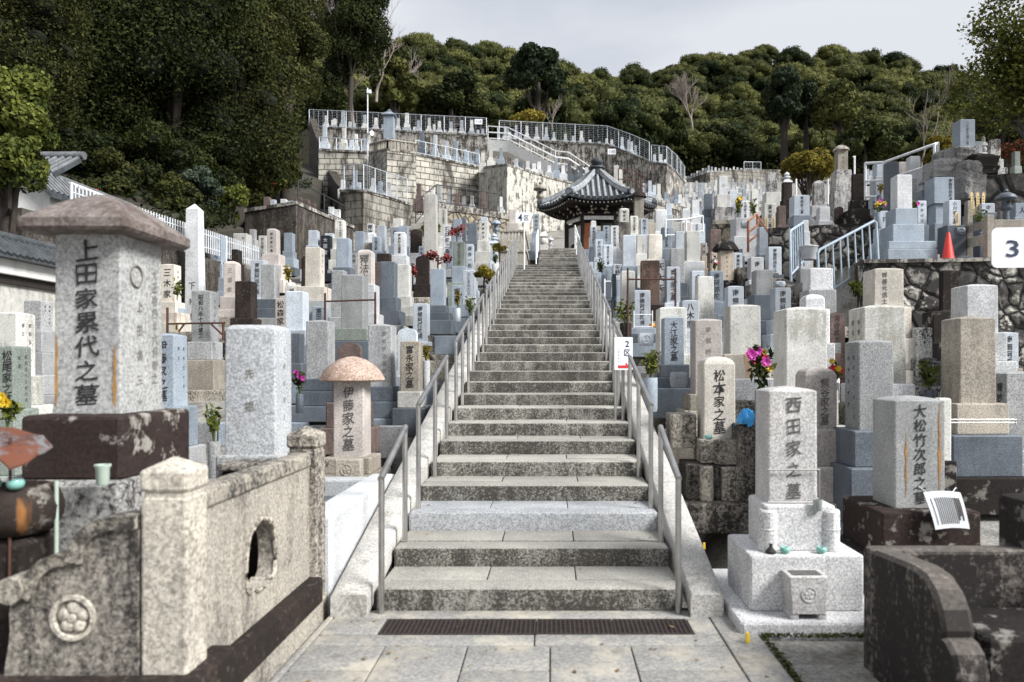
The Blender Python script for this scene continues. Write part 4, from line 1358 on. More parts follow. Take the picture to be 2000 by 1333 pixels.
G(828, 853, 379, 505, 'tallp', 'flat', 'shaped as a very tall plain pillar', w=.34, d=19.5, color='pale cream', noun='pillar gravestone', taper=.06)
G(865, 881, 439, 500, 'white', 'flat', 'with large loose script behind a red shrub', w=.26, t='石井家之墓', ts=.7)
G(884, 900, 428, 470, 'blue', 'flat', 'plain, above the red flowering shrub', w=.26)
G(900, 910, 426, 470, 'dgrey', 'flat', 'plain, close behind the blue-grey one above the red shrub', w=.2, d=24.5)
G(913, 931, 436, 476, 'dgrey', 'flat', 'plain, between the red shrub and a cream lettered stone', w=.28, spec=DARK3)
G(935, 953, 432, 470, 'cream', 'flat', 'with black lettering below the round-stone wall', w=.27, t='南無妙法', ts=.3)
G(939, 952, 424, 431, 'lblue', 'flat', 'small, topping the view behind the cream lettered stone', w=.22, d=26)
G(938, 956, 462, 503, 'blue', 'flat', 'plain and light on a wide block by the fourth rails', w=.28, spec=[(1.6, .5, 'blue'), (2.2, .5, 'blue')], color='light blue-grey')
G(958, 971, 476, 512, 'lblue', 'flat', 'with dark script and a little round-topped finial', w=.22, d=20.5, t='前田家之墓', ts=.7, cap=('ring', 953, 978, 455, 477, 'lblue'))
G(910, 925, 477, 528, 'lblue', 'round', 'with bold prayer and rounded shoulders', w=.24, d=19.6, t='倶会一処', ts=.6)
G(856, 872, 408, 440, 'cream', 'flat', 'with two columns of writing behind the very tall pillar', w=.28, t='大正三年建之', ts=.3, tx=.12)
G(769, 791, 453, 499, 'white', 'round', 'with rounded top and a single column of script', w=.28, t='南無妙法蓮華', ts=.28, spec=[(1.4, .5, 'white'), (1.9, .5, 'grey')])
G(763, 780, 444, 480, 'blue', 'flat', 'with one dark character behind a rounded pale stone', w=.27, t='泰山', ts=.5)
G(779, 796, 441, 482, 'blue', 'flat', 'plain and taller behind the rounded pale stone', w=.27, d=22.5, spec=[(1.5, .5, 'blue'), (2., .5, 'blue')])
G(736, 752, 440, 490, 'lblue', 'flat', 'plain, standing before the stained block wall corner', w=.26, color='pale blue')
G(716, 729, 437, 470, 'white', 'flat', 'with running script against the stained block wall', w=.24, d=25, t='釋浄心', ts=.7)
G(717, 732, 457, 490, 'white', 'dome', 'small, with a domed top before the stained block wall', w=.24, d=22)
G(726, 742, 462, 491, 'blue', 'flat', 'small, with script in front of the domed white one', w=.22, d=20.3, t='久保田家', ts=.55)
G(710, 728, 474, 492, 'tan', 'flat', 'short and square left of a small script stone', w=.26, d=20.5, spec=[(1.2, .5, 'brown'), (1.6, .5, 'brown')])
G(694, 711, 452, 490, 'blue', 'flat', 'plain, behind the cursive pinkish white stone', w=.28, d=22.5)
G(800, 824, 447, 495, 'brown', 'rough', 'shaped as a natural pointed rock', w=.42, dep=.5, d=22, spec=[(1.3, 1, 'white')])
G(818, 829, 481, 500, 'blue', 'flat', 'little, with script left of the very tall pillar', w=.20, d=20.5, t='山本', ts=.6)
G(767, 784, 427, 445, 'cream', 'flat', 'faint, against the stained block wall behind others', w=.28, d=26)
G(735, 760, 495, 512, 'brown', 'flat', 'short, like a rough dark cube', w=.34, d=18.5, spec=[(1.2, 1, 'redbrown')])
G(775, 790, 560, 580, 'black', 'rough', 'low, below the speckled cream one', w=.25, d=15.2) if False else None

# --- right of the stairs, upper part
G(1209, 1228, 410, 434, 'cream', 'dome', 'with two columns of script left of the capped pillar', w=.30, t='釋教信', ts=.3, spec=[(1.2, .5, 'olddark'), (1.5, .5, 'old')])
G(1239, 1257, 384, 428, 'tan', 'flat', 'with a dark peaked cap before the hall roof', w=.32, cap=('mush', 1232, 1263, 370, 385, 'brown'), t='先祖代々之墓', tm='inkpale', ts=.25, color='capped tan', spec=[(1.5, .5, 'old'), (1.9, .5, 'old')])
G(1231, 1246, 422, 458, 'cream', 'flat', 'with black lettering under the capped pillar', w=.25, d=23.5, t='昭和三年建之', ts=.35)
G(1251, 1266, 427, 459, 'lblue', 'flat', 'with dark prayer right below the capped pillar', w=.25, d=22.5, t='西方浄土', ts=.5)
G(1263, 1280, 435, 458, 'tan', 'flat', 'plain, between the prayer stone and the speckled white slab', w=.26)
G(1281, 1303, 409, 453, 'white', 'round', 'wide and plain at the end of the white pipe rail', w=.36)
G(1266, 1293, 457, 507, 'rust', 'round', 'with an orange centre streak behind the brown slab', w=.30)
G(1216, 1242, 459, 520, 'lblue', 'flat', 'tall and plain, behind the rusty iron frame', w=.29, d=16.6, spec=[(1.2, .4, 'blue'), (1.5, .6, 'blue')], color='pale blue')
G(1244, 1260, 460, 496, 'cream', 'pyr', 'narrow, tucked right of the tall pale blue one', w=.24, d=19.5)
G(1193, 1209, 441, 485, 'white', 'flat', 'with bold prayer just right of the hall door', w=.25, t=NA, ts=.6)
G(1178, 1191, 441, 475, 'blue', 'flat', 'narrow, with small script in front of the hall', w=.22, d=25, t='釋大道信士', ts=.4)
G(1163, 1178, 452, 470, 'blue', 'flat', 'low and plain near the hall door', w=.24, d=22.6)
G(1163, 1178, 468, 504, 'lblue', 'flat', 'with a cross bar on its prayer near the upper rail', w=.24, d=21.4, t='あみだ佛', ts=.6)
G(1153, 1167, 442, 480, 'lblue', 'flat', 'with tall prayer nearest the hall door rail', w=.24, d=24, t=NA, ts=.55)
G(1154, 1164, 433, 442, 'white', 'dome', 'tiny and domed, above the prayer stones by the hall', w=.18, d=26)
G(1200, 1209, 430, 442, 'brown', 'flat', 'tiny, right under the hall eave', w=.18, d=28)
G(1178, 1197, 478, 520, 'lblue', 'flat', 'with six bold characters beside the dense upper rails', w=.27, d=20.3, t='陸奥田家之墓', ts=.55, spec=[(1.2, .4, 'blue'), (1.6, .6, 'dgrey')])
G(1197, 1215, 516, 540, 'lblue', 'flat', 'low, with one thick character below the prayer stones', w=.24, d=18, t='矢野', ts=.6)
G(1141, 1150, 487, 520, 'blue', 'flat', 'slim, nearest the top of the right rails', w=.16, d=22.6, t='山家', tm='inkgrey', ts=.6)
G(1152, 1162, 482, 520, 'dgrey', 'flat', 'slim and dark beside the top of the right rails', w=.16, d=22)
G(1151, 1159, 512, 545, 'lblue', 'flat', 'slim, low beside the dense right rails', w=.14, d=19, t='小林', tm='inkgrey', ts=.6)
G(1164, 1174, 532, 580, 'blue', 'flat', 'slim, behind the green sprig by the right rails', w=.15, d=18)
G(1175, 1184, 536, 585, 'dgrey', 'flat', 'slim, second behind the green sprig', w=.14, d=17.4)
G(1185, 1193, 527, 575, 'blue', 'flat', 'slim, third behind the green sprig', w=.12, d=17.8)
G(1196, 1204, 535, 580, 'dgrey', 'flat', 'slim, left of the cream stone behind the iron post', w=.12, d=17)
G(1205, 1213, 545, 580, 'blue', 'flat', 'slim, touching the cream stone behind the iron post', w=.11, d=16.4)
G(1181, 1194, 549, 585, 'dgrey', 'flat', 'with a white top edge behind the thin white pole', w=.19, d=15.8)
G(1213, 1240, 530, 602, 'cream', 'pyr', 'with a rough face behind the spiky rusted post', w=.28, d=15.2)
M['bslab'] = stone('brown_streaked_slab', (.12, .082, .066), speck=.2, stain=.7, stain_c=(.03, .02, .017), sc=30, rough=.85)
G(1252, 1289, 509, 596, 'bslab', 'flat', 'shaped as a thick upright slab behind the iron frame', w=.38, d=14.8, color='dark brown', dep=.5, spec=[(1.3, .5, 'brown'), (1.6, .5, 'old')])
G(1281, 1299, 506, 580, 'white', 'flat', 'with huge black characters hidden by the brown slab', w=.29, d=16.3, t='天大天', ts=.9)
G(1302, 1329, 521, 592, 'lblue', 'flat', 'with five bold characters behind the iron frame', w=.27, t='奥村家之墓', ts=.6)
G(1310, 1337, 485, 553, 'grey', 'flat', 'plain, behind the bold five-character one', w=.29, d=16.2, spec=DARK3)
G(1292, 1311, 444, 486, 'blue', 'flat', 'with prayer and white wire guard below the pipe rail', w=.27, t=NA, ts=.55)
G(1320, 1337, 452, 486, 'lblue', 'flat', 'plain, left of the tall cream square pillar', w=.26, d=20.5)
G(1341, 1368, 451, 511, 'cream', 'flat', 'tall and speckled on a pale block', w=.30, d=16.9, spec=[(1.5, .3, 'white'), (1.6, .3, 'white'), (2., .4, 'grey')])
G(1335, 1350, 434, 455, 'pink', 'flat', 'small, peeping over the tall speckled cream one', w=.24, d=22)
G(1362, 1378, 437, 475, 'lblue', 'flat', 'plain, between the tall cream and red-brown stones', w=.25, d=21.5)
G(1388, 1409, 448, 492, 'redbrown', 'flat', 'square, with worn pale lettering', w=.29, d=19.5, t='釋尼妙', tm='inkpale', ts=.35)
G(1407, 1434, 485, 548, 'beige', 'flat', 'under an irregular mushroom-like rock', w=.32, d=16.2, cap=('rough', 1391, 1444, 468, 490, 'black'), t='先祖代々之墓', tm='inkpale', ts=.2, spec=[(1.3, .25, 'black'), (1.9, .75, 'black')])
G(1389, 1401, 492, 535, 'beige', 'flat', 'narrow, left of the rock-capped one', w=.2, d=17)
G(1371, 1379, 474, 500, 'beige', 'flat', 'tiny, with black script beside the speckled cream pillar', w=.14, d=19, t='幸家', ts=.6)
G(1433, 1450, 494, 547, 'lblue', 'flat', 'with flowing prayer right of the rock-capped one', w=.26, d=16.9, t=NA, ts=.7)
G(1434, 1451, 486, 500, 'blue', 'flat', 'plain, just behind the flowing prayer stone', w=.26, d=18.2)
G(1483, 1503, 444, 498, 'lblue', 'flat', 'tall and plain beside the orange handrail', w=.29, d=18.5, spec=[(1.3, .4, 'blue'), (1.6, .6, 'dgrey')])
G(1512, 1527, 463, 490, 'blue', 'flat', 'low, left of the blue stair railing', w=.24, d=18.8)
G(1501, 1527, 482, 537, 'lblue', 'flat', 'with neat prayer beside the small stairs', w=.28, d=15.8, t='南無阿弥陀仏', ts=.42, spec=[(1.3, .4, 'dgrey'), (1.8, .6, 'blue')])
G(1465, 1491, 503, 548, 'white', 'pyr', 'with two prayer characters, left side in shade', w=.28, d=15.3, t='南無', ts=.42, color='cream-white')
G(1476, 1510, 527, 576, 'grey', 'flat', 'plain, light-faced on a broad dark block', w=.31, d=13.6, spec=[(1.35, .45, 'dgrey'), (1.6, .55, 'dgrey')])
G(1386, 1413, 529, 590, 'blue', 'flat', 'with bold cursive prayer behind a cream ball-topped stone', w=.27, d=14.7, t='南阿弥陀', ts=.55)
G(1363, 1395, 541, 613, 'cream', 'pyr', 'with a small ball on top', w=.30, d=13.9, dep=1)
G(1351, 1376, 529, 595, 'lblue', 'flat', 'with one bold character left of the ball-topped one', w=.26, d=15.3, t='金田家', ts=.6)
G(1421, 1453, 560, 615, 'lblue', 'pyr', 'with two thick prayer characters above a speckled cream stone', w=.29, t='南無阿', ts=.45)
G(1513, 1545, 563, 625, 'lblue', 'pyr', 'with prayer above the big cream pillar', w=.28, t='南無阿弥', ts=.42)
G(1239, 1271, 567, 641, 'lblue', 'flat', 'with full black prayer inside a white wire guard', w=.29, t=NB, ts=.5, spec=[(1.55, .26, 'blue'), (1.6, .34, 'dgrey'), (2.2, .40, 'blue')])
G(1288, 1342, 602, 692, 'cream', 'pyr', 'broad and yellowish with two small characters', d=11.2, t='松', ts=.12, tm='inkgrey', tpad=.35, tx=.25)
G(1297, 1337, 621, 712, 'blue', 'pyr', 'with five characters in front of the broad yellowish one', w=.29, t='大江家之墓', ts=.48, spec=[(1.45, .38, 'dgrey'), (1.75, .42, 'dgrey'), (2.3, .20, 'blue')])
G(1332, 1366, 588, 645, 'lblue', 'pyr', 'with bold first character shaped like spread legs', w=.28, t='八木家', ts=.55)
G(1358, 1412, 626, 770, 'pink', 'pyr', 'tall, with a domed top and one faint column', d=9.5, t='南無妙法蓮華', tm='inkpale', ts=.22, tpad=.05, spec=[(1.5, .5, 'tan'), (1.9, .5, 'old')])
G(1426, 1487, 598, 692, 'cream', 'pyr', 'broad and heavily speckled on a rust-marked block', d=9.8, spec=[(1.5, .38, 'rust'), (1.9, .34, 'white'), (2.2, .28, 'old')], color='grey-cream')
G(1374, 1437, 711, 858, 'rust', 'dome', 'with thick black carving and rust runs, beside the stairs', w=.32, t='松本家之墓', ts=.6, nobase=True, color='orange-stained')
G(1535, 1617, 604, 762, 'cream', 'pyr', 'big and blank with moss on its left side', d=7.6, color='smooth cream')
G(1690, 1772, 600, 750, 'cream', 'pyr', 'big and blank with dark script on its left side', d=7.6, side=('left', '南無阿弥/昭和', 'inkgrey', .14), color='pale cream', spec=[(1.3, .2, 'white'), (1.7, .4, 'old'), (2., .4, 'brown')])
G(1583, 1629, 525, 566, 'white', 'pyr', 'plain, at the left foot of the blue stair railing', w=.30, color='light grey', spec=[(1.2, .4, 'grey'), (1.5, .6, 'grey')])
G(1572, 1611, 583, 604, 'white', 'dome', 'small and domed behind the mossy cream one', w=.27, d=9.0, color='light grey')
G(1707, 1765, 526, 600, 'rust', 'pyr', 'with faint columns, near the foot of the stone wall', d=9.4, t='釋善光信士', tm='inkgrey', ts=.2, tx=-.15)
G(1889, 1951, 558, 650, 'white', 'pyr', 'broad and speckled before the dark stone wall', d=8.9, color='speckled white')
G(1875, 1947, 622, 788, 'tan', 'pyr', 'broad and tall on a stained block with steel bar', w=.35, d=7.2, spec=[(1.45, .30, 'tan'), (1.9, .40, 'dgrey'), (2.2, .30, 'black')])
G(1570, 1634, 732, 838, 'pink', 'dome', 'domed, with deep flowing carving behind the whitish one', d=6.7, t='熊谷家之墓', tm='inkgrey', ts=.6, tx=.12)
G(1678, 1748, 668, 840, 'grey', 'pyr', 'with a bluish face on two dark polished blocks', w=.30, side=('left', '昭和四十年三月/南無阿弥陀', 'ink', .12), spec=[(1.5, .30, 'dgrey'), (1.85, .48, 'dgrey'), (2.0, .22, 'blue')])
M['ohmatsu'] = stone('rust_marked_grey_granite', (.36, .365, .36), speck=.45, stain=.15, sc=65, vary=.03)
gs = G(1746, 1846, 783, 992, 'ohmatsu', 'pyr', 'with very bold brush carving and a paper notice', d=5.2, t='大松竹次郎之墓', ts=.48, tpad=.03, taper=0, color='rust-lined grey', spec=[(1.9, .52, 'darkpatch'), (2.3, .48, 'black')])
wq = 100 * 5.2 / F
hq = PZ(783, 5.2) - gs.location.z
rust_run(gs, -.27 * wq, -wq / 2 - .003, hq - .22, hq - .66, .022)
rust_run(gs, .38 * wq, -wq / 2 - .003, hq - .02, hq - .70, .024)
G(1952, 1990, 651, 720, 'lblue', 'pyr', 'with dark prayer at the right edge before the stone wall', w=.30, t='南無阿彌', ts=.5, spec=[(1.3, .4, 'tan'), (1.8, .6, 'dgrey')])
G(1965, 2030, 730, 880, 'grey', 'pyr', 'with dark side script at the right edge, lower one', d=8.0, side=('left', '釋妙/信士', 'ink', .3))
G(1833, 1858, 778, 900, 'cream', 'flat', 'slim, sunlit behind the bold brush-carved one', d=6.5, spec=[(1.6, 1, 'black')])
G(1756, 1796, 826, 870, 'brown', 'pyr', 'low and peaked behind the bold brush-carved one', d=6.0, dep=.8) if False else None
G(1617, 1650, 610, 690, 'redbrown', 'arch', 'with a sunk pale lettered panel', w=.36, d=9.6, t='河合家之墓', ts=.4, dep=.6)
G(1840, 1873, 528, 606, 'brown', 'flat', 'plain tablet set before the dark stone wall', w=.3, d=10.4, dep=.5)
G(1822, 1868, 608, 670, 'black', 'flat', 'square block under the plain brown tablet', w=.36, d=9.6, spec=[(1.25, .4, 'black'), (1.4, .6, 'black')])
G(1790, 1822, 640, 700, 'mottle', 'flat', 'low, left of the blackened square block', w=.28, d=9.2)

# --- the raised terrace above the stone wall on the right
G(1752, 1782, 341, 408, 'white', 'flat', 'tall, topping a four-tier pale stepped monument', w=.30, d=13.6, color='bright white', zg=3.30, spec=[(1.45, .27, 'blue'), (2.05, .29, 'blue'), (3.05, .13, 'blue'), (3.2, .31, 'blue')])
G(1825, 1865, 346, 397, 'blue', 'flat', 'with prayer at its right edge on the upper terrace', w=.42, d=15.6, t='南無阿弥陀佛', ts=.18, tx=.30, spec=[(.75, .25, 'blue'), (.95, .3, 'blue'), (1.3, .45, 'dgrey')])
G(1853, 1877, 391, 441, 'lblue', 'flat', 'with black name and wooden slip behind the cone', w=.26, d=14.6, t='小川家之墓', ts=.6, spec=[(1.6, .6, 'dgrey'), (2.2, .4, 'dgrey')])
G(1917, 1943, 397, 415, 'lblue', 'flat', 'low, with one character beside the stone lantern', w=.26, d=14.9, t='中', ts=.4, spec=[(1.2, .3, 'dgrey'), (1.6, .7, 'dgrey')])
G(1983, 2010, 397, 425, 'blue', 'pyr', 'low, at the right edge beside the stone lantern', w=.27, d=14.6, t='人', ts=.5)
G(1875, 1905, 233, 287, 'blue', 'flat', 'high on rough stacked boulders at the right', w=.34, d=17.2, t='八田家先祖之墓', tm='inkgrey', ts=.22, zg=5.9, spec=[(1.35, .30, 'mottle'), (1.5, .36, 'mottle'), (1.7, .34, 'black')])
G(1935, 1955, 272, 312, 'mottle', 'flat', 'short pillar beside the high boulder monument', w=.28, d=20, zg=6.4)
G(1903, 1919, 276, 300, 'lblue', 'flat', 'low, behind the high boulder monument', w=.2, d=19, zg=5.9)
G(1852, 1866, 305, 345, 'cream', 'flat', 'pale, left below the high boulder monument', w=.2, d=18, zg=5.2)
G(1982, 1993, 296, 325, 'green', 'flat', 'slim post-like, at the far upper right edge', w=.2, d=24, zg=7.2)
G(1735, 1757, 316, 390, 'dgrey', 'flat', 'large and plain behind the white-painted pipe frame', w=.40, d=17)
G(1757, 1775, 316, 345, 'pink', 'round', 'behind the white-painted pipe frame, short', w=.3, d=21)
G(1779, 1799, 305, 347, 'white', 'flat', 'behind the middle of the white-painted pipe frame', w=.32, d=20, color='light grey', spec=[(1.2, .5, 'white'), (1.6, .5, 'grey')])
G(1800, 1821, 326, 372, 'white', 'flat', 'before the right post of the white-painted pipe frame', w=.32, d=17, color='speckled pale', spec=[(1.25, .5, 'blue'), (1.7, .5, 'blue')])
G(1712, 1733, 318, 346, 'lblue', 'flat', 'behind the left bay of the white-painted pipe frame', w=.34, d=22)
G(1792, 1810, 392, 440, 'lblue', 'flat', 'slim, with faint script right of the stepped monument', w=.26, d=15, t='南無妙法', tm='inkpale', ts=.35)
G(1637, 1657, 292, 333, 'tan', 'flat', 'under a flat round cap, highest at the forest edge', w=.36, d=27, cap=('mush', 1632, 1664, 281, 293, 'old'), t='先祖代々', tm='inkgrey', ts=.25, zg=6.9, spec=[(1.5, .16, 'mottle'), (1.65, .3, 'mottle'), (2.1, .54, 'mottle')], color='capped grey-tan')
G(1666, 1690, 340, 392, 'brown', 'flat', 'tall dark tablet on a broad dark base', w=.36, d=21.5, dep=.4, zg=5.4, spec=[(1.4, .5, 'black'), (2.0, .5, 'black')])
G(1589, 1612, 352, 403, 'mottle', 'rough', 'with black and white crust on a pale block', w=.32, d=21, dep=.6, zg=5.2, spec=[(1.5, .35, 'white'), (2.0, .65, 'mottle')])
G(1551, 1582, 381, 421, 'lblue', 'flat', 'wide, with five bold characters above the blue railing', w=.34, d=17, t='栗林家之墓', ts=.35, spec=[(1.15, .5, 'blue'), (1.4, .5, 'grey')])
G(1530, 1547, 356, 390, 'brown', 'flat', 'with a white stone finial stacked on top', w=.28, d=24, dep=.9, cap=('ring', 1527, 1552, 334, 357, 'white'), spec=[(1.25, .5, 'brown'), (1.5, .5, 'brown')], zg=4.9)
G(1500, 1519, 337, 376, 'mottle', 'flat', 'tall and crusted on a cream block', w=.32, d=25.5, spec=[(1.5, .4, 'cream'), (2., .6, 'brown')])
G(1493, 1515, 397, 449, 'cream', 'flat', 'with black name and wooden slips by the orange handrail', w=.29, d=19, t='高木家之墓', ts=.5)
G(1447, 1464, 392, 428, 'white', 'round', 'with bold script between two bunches of flowers', w=.27, d=20.5, t='久保家之墓', ts=.6, spec=[(2.6, .45, 'white'), (3.2, .55, 'white')])
G(1404, 1421, 344, 381, 'white', 'flat', 'tall, on a cream block above black-stained steps', w=.30, d=25.5, color='grey-white', spec=[(1.6, .22, 'cream'), (2.2, .3, 'mottle'), (2.3, .48, 'mottle')], zg=5.4, t='心', ts=.4, tm='inkgrey')
G(1377, 1392, 378, 409, 'blue', 'flat', 'tall, on stepped blue blocks left of the stained steps', w=.30, d=26, spec=[(1.3, .25, 'dgrey'), (1.6, .75, 'blue')])
G(1632, 1648, 404, 438, 'brown', 'arch', 'small, between the crusted and the tall dark tablets', w=.2, d=19, dep=.4)
G(1717, 1735, 412, 445, 'lblue', 'flat', 'with one character behind the vase of bright flowers', w=.26, d=15.5, t='王', ts=.5)
G(1332, 1347, 410, 434, 'white', 'dome', 'with domed top behind the white pipe rail', w=.26, d=24)
G(1548, 1565, 396, 420, 'lblue', 'flat', 'faint, between the finial-topped and wide lettered stones', w=.26, d=22) if False else None
G(686, 697, 494, 516, 'grey', 'flat', 'little, with dark name left of the cursive pinkish one', w=.22, d=18.5, t='山田', ts=.6)
G(1781, 1792, 348, 392, 'grey', 'flat', 'slim and rough right behind the stepped monument shaft', w=.24, d=16.5)
G(1890, 1904, 392, 420, 'tan', 'flat', 'short pillar left of the wooden memorial slips', w=.22, d=15.6)
G(1568, 1580, 430, 452, 'white', 'flat', 'small pale block beside the top of the short blue railing', w=.3, d=16.4)
G(1601, 1622, 404, 432, 'white', 'flat', 'broad pale block below the black and white crusted stone', w=.4, d=19)
G(1660, 1700, 408, 446, 'black', 'flat', 'wide dark block in front of the tall dark tablet', w=.7, d=18.5)
G(1521, 1536, 402, 440, 'redbrown', 'flat', 'dark, right of the cream stone with wooden slips', w=.28, d=20)
G(1468, 1480, 372, 396, 'cream', 'flat', 'small, far behind the white stone with bold script', w=.26, d=29)
G(1425, 1440, 372, 398, 'lblue', 'flat', 'small, far behind the black-stained steps', w=.3, d=31)
G(1352, 1366, 392, 420, 'white', 'pyr', 'behind the right end of the white pipe rail', w=.28, d=27)
G(1300, 1312, 398, 420, 'lblue', 'flat', 'behind the wide white slab near the pipe rail', w=.26, d=27)

# ------------------------------------------------------------------ smaller things among the graves
def offering(px, py, d, name, label, cat, parts, group=None):
    return lathe_thing(name, label, cat, (PX(px, d), d, PZ(py, d)), parts, group)

# the bases of the orange-stained stone beside the stairs
def make_matsumoto_base():
    d = 7.45
    X, Y = PX(1405, d), d + .15
    zt = PZ(858, d)
    g = ground(X, Y)
    root = thing('grave_pedestal', 'weathered two-tier grave pedestal with stone vases, below the orange-stained gravestone', 'grave pedestal', (X, Y, g))
    def bx(mb, a, b, y0, y1, t, bt, c=.012): mb.block(PX(a, d) - X, PX(b, d) - X, y0, y1, PZ(bt, d) - g, PZ(t, d) - g - .002, c)
    m1 = MB(); bx(m1, 1368, 1462, -.20, .22, 859, 904); m1.build('upper_tier', M['old'], root)
    m1 = MB(); bx(m1, 1392, 1436, -.27, -.205, 857, 905); 
    crest(m1, PX(1414, d) - X, -.27, PZ(873, d) - g, .045, 4, .006)
    m1.build('incense_box', M['old'], root)
    m2 = MB(); bx(m2, 1340, 1482, -.26, .28, 906, 972); m2.build('lower_tier', M['olddark'], root)
    m3 = MB(); bx(m3, 1402, 1452, -.36, -.262, 908, 972); m3.build('water_box', M['old'], root)
    for a, b in ((1360, 1386), (1462, 1480)):
        m4 = MB(); cx = PX((a + b) / 2, d) - X; r = (b - a) / 2 * d / F
        m4.lathe([(r * 1.0, PZ(972, d) - g), (r * 1.05, PZ(950, d) - g), (r, PZ(945, d) - g), (r, PZ(908, d) - g), (r * .7, PZ(906, d) - g), (r * .6, PZ(915, d) - g)], cx, -.32, 16)
        m4.build('stone_vase', M['old'], root)
    m5 = MB().block(PX(1325, d) - X, PX(1500, d) - X, -.5, .5, -.3, PZ(973, d) - g, .02); m5.build('foundation', M['olddark'], root)
    m6 = MB(); bx(m6, 1318, 1368, .05, .45, 812, 880); m6.build('side_block', M['old'], root)
make_matsumoto_base()
Z = PZ(858, 7.45)
offering(1384, 858.5, 7.28, 'offering_cup', 'celadon cup on the base of the orange-stained gravestone', 'cup', [('cup', [(.02, 0), (.036, .012), (.038, .03), (.03, .042), (.02, .036)], 'teal', 16)])

# teapot jar and cup in front of the mushroom-capped stone
offering(672, 967, 6.85, 'water_jar', 'grey stone water jar with celadon lid before mushroom-capped gravestone', 'jar', [('jar', [(.03, 0), (.05, .02), (.056, .05), (.045, .08), (.03, .088)], 'grey', 20), ('lid', [(.034, .088), (.03, .1), (.012, .112), (.004, .118)], 'teal', 16)])
offering(653, 968, 6.9, 'offering_cup', 'small celadon cup beside the grey water jar', 'cup', [('cup', [(.015, 0), (.024, .01), (.026, .03), (.02, .036)], 'teal', 14)])
def make_ito_front():
    d = 6.98
    g = ground(PX(685, d), d)
    root = thing('incense_stand', 'tan stone incense stand with round crest before the mushroom-capped gravestone', 'incense stand', (PX(686, d), d, g))
    X = PX(686, d)
    z = lambda y: PZ(y, d) - g
    mb = MB().block(-.14, .10, -.05, .06, z(945), z(897), .01)
    crest(mb, -.03, -.05, z(917), .055, 5, .006)
    mb.build('crest_block', M['tan'], root)
    MB().block(-.2, .2, -.10, .06, -.1, z(968), .012).build('shelf', M['old'], root)
    MB().lathe([(.06, z(1010)), (.062, z(980)), (.06, z(972)), (.04, z(970))], .14, -.14, 16).build('stone_vase', M['old'], root)
    mb = MB().block(-.2, .02, -.16, -.105, z(1012), z(985), .01)
    mb.build('fallen_tablet', M['rust'], root)
make_ito_front()

# incense bowls with crests on blue bases
def bowl(px0, px1, py0, py1, d, label, mat='lblue'):
    wd, hh = (px1 - px0) * d / F, (py1 - py0) * d / F
    root = thing('incense_bowl', label, 'incense bowl', (PX((px0 + px1) / 2, d), d, PZ(py1, d)), 'incense bowls with round crests')
    mb = MB().rbox(-wd / 2, wd / 2, -wd * .3, wd * .3, [(0, wd * .1, .01), (hh * .12, wd * .05, 0), (hh * .5, wd * .01, -.01), (hh * .85, wd * .02, 0), (hh, wd * .07, .012)], wd * .12, 4)
    crest(mb, 0, -wd * .3 - .006, hh * .5, hh * .34, 3, .008)
    mb.build('bowl', M[mat], root)
bowl(1246, 1277, 651, 676, 12.6, 'pale incense bowl with round crest below the prayer stone in wire guard')
bowl(1309, 1343, 727, 757, 9.9, 'pale incense bowl with crest below the five-character stone by rail')
bowl(1513, 1533, 550, 562, 14.2, 'pale incense bowl with crest below the neat prayer stone beside small stairs')
bowl(1865, 1884, 445, 461, 13.9, 'dark incense bowl with crest behind the orange cone', 'dgrey')
bowl(1447, 1463, 433, 446, 19.6, 'pale incense bowl below the white stone between two flower bunches')

# vases of flowers and greenery
def bouquet(name, label, px, py, d, h, wd, leaf, petals=(), vase=None, seed=0, n=70, size=.07, group=None, cat='flowers'):
    """a bunch of stems and leaves standing at photograph point (px, py) = its foot"""
    rs = np.random.default_rng(seed)
    r2 = random.Random(seed)
    root = thing(name, label, cat, P(px, py, d), group)
    mb = MB()
    tips = []
    for i in range(7):
        a = r2.uniform(0, 6.28)
        tip = Vector((math.cos(a) * wd * r2.uniform(.1, .5), math.sin(a) * wd * r2.uniform(.1, .4), h * r2.uniform(.6, 1)))
        mb.tube([Vector((0, 0, -.04)), tip * .5 + Vector((0, 0, .05 * h)), tip], .004, 5, .002)
        tips.append(tip)
    mb.build('stems', M['bark'] if leaf == 'leafred' else M['stemgreen'], root)
    k = rs.integers(0, 7, n)
    f = rs.uniform(.3, 1.05, (n, 1))
    T = np.array([tuple(t) for t in tips])[k]
    p = T * f + rs.normal(0, wd * .12, (n, 3))
    nr = rs.normal(0, 1, (n, 3)) + np.array([0, -.3, .5])
    v = leaf_arrays(p, nr / np.linalg.norm(nr, axis=1, keepdims=True), size, .5, .42)
    o = bpy.data.objects.new('leaves', leaf_mesh('leaves', v, rs.uniform(0, 1, n), M[leaf]))
    COL.objects.link(o)
    o.parent = root
    for m, cnt, s in petals:
        for q in range(cnt):
            t = tips[r2.randrange(7)] * r2.uniform(.8, 1.02) + Vector((r2.uniform(-1, 1) * wd * .15, -r2.uniform(0, .3) * wd, r2.uniform(-.03, .03)))
            fb = MB()
            for z_, k_ in ((0, 1), (.35, .62)):
                for j in range(6):
                    a = j * 1.047 + z_
                    c = Vector((math.cos(a) * s * .5 * k_, -s * .12 - z_ * s * .3, math.sin(a) * s * .5 * k_))
                    e = Vector((-math.sin(a), 0, math.cos(a))) * s * .26 * k_
                    fb.add([t, t + c - e * 1.0, t + c * 1.5, t + c + e], [(0, 1, 2, 3)])
            fb.build('flower', M[m], root, smooth=0)
    if vase:
        vm, vr, vh = vase
        MB().lathe([(vr * .9, -vh), (vr, -vh * .9), (vr, -.01), (vr * .92, 0), (vr * .8, 0), (vr * .78, -.04)], n=16).build('vase', M[vm], root)
    return root
M['stemgreen'] = plain('green_stem', (.05, .09, .02), .6)
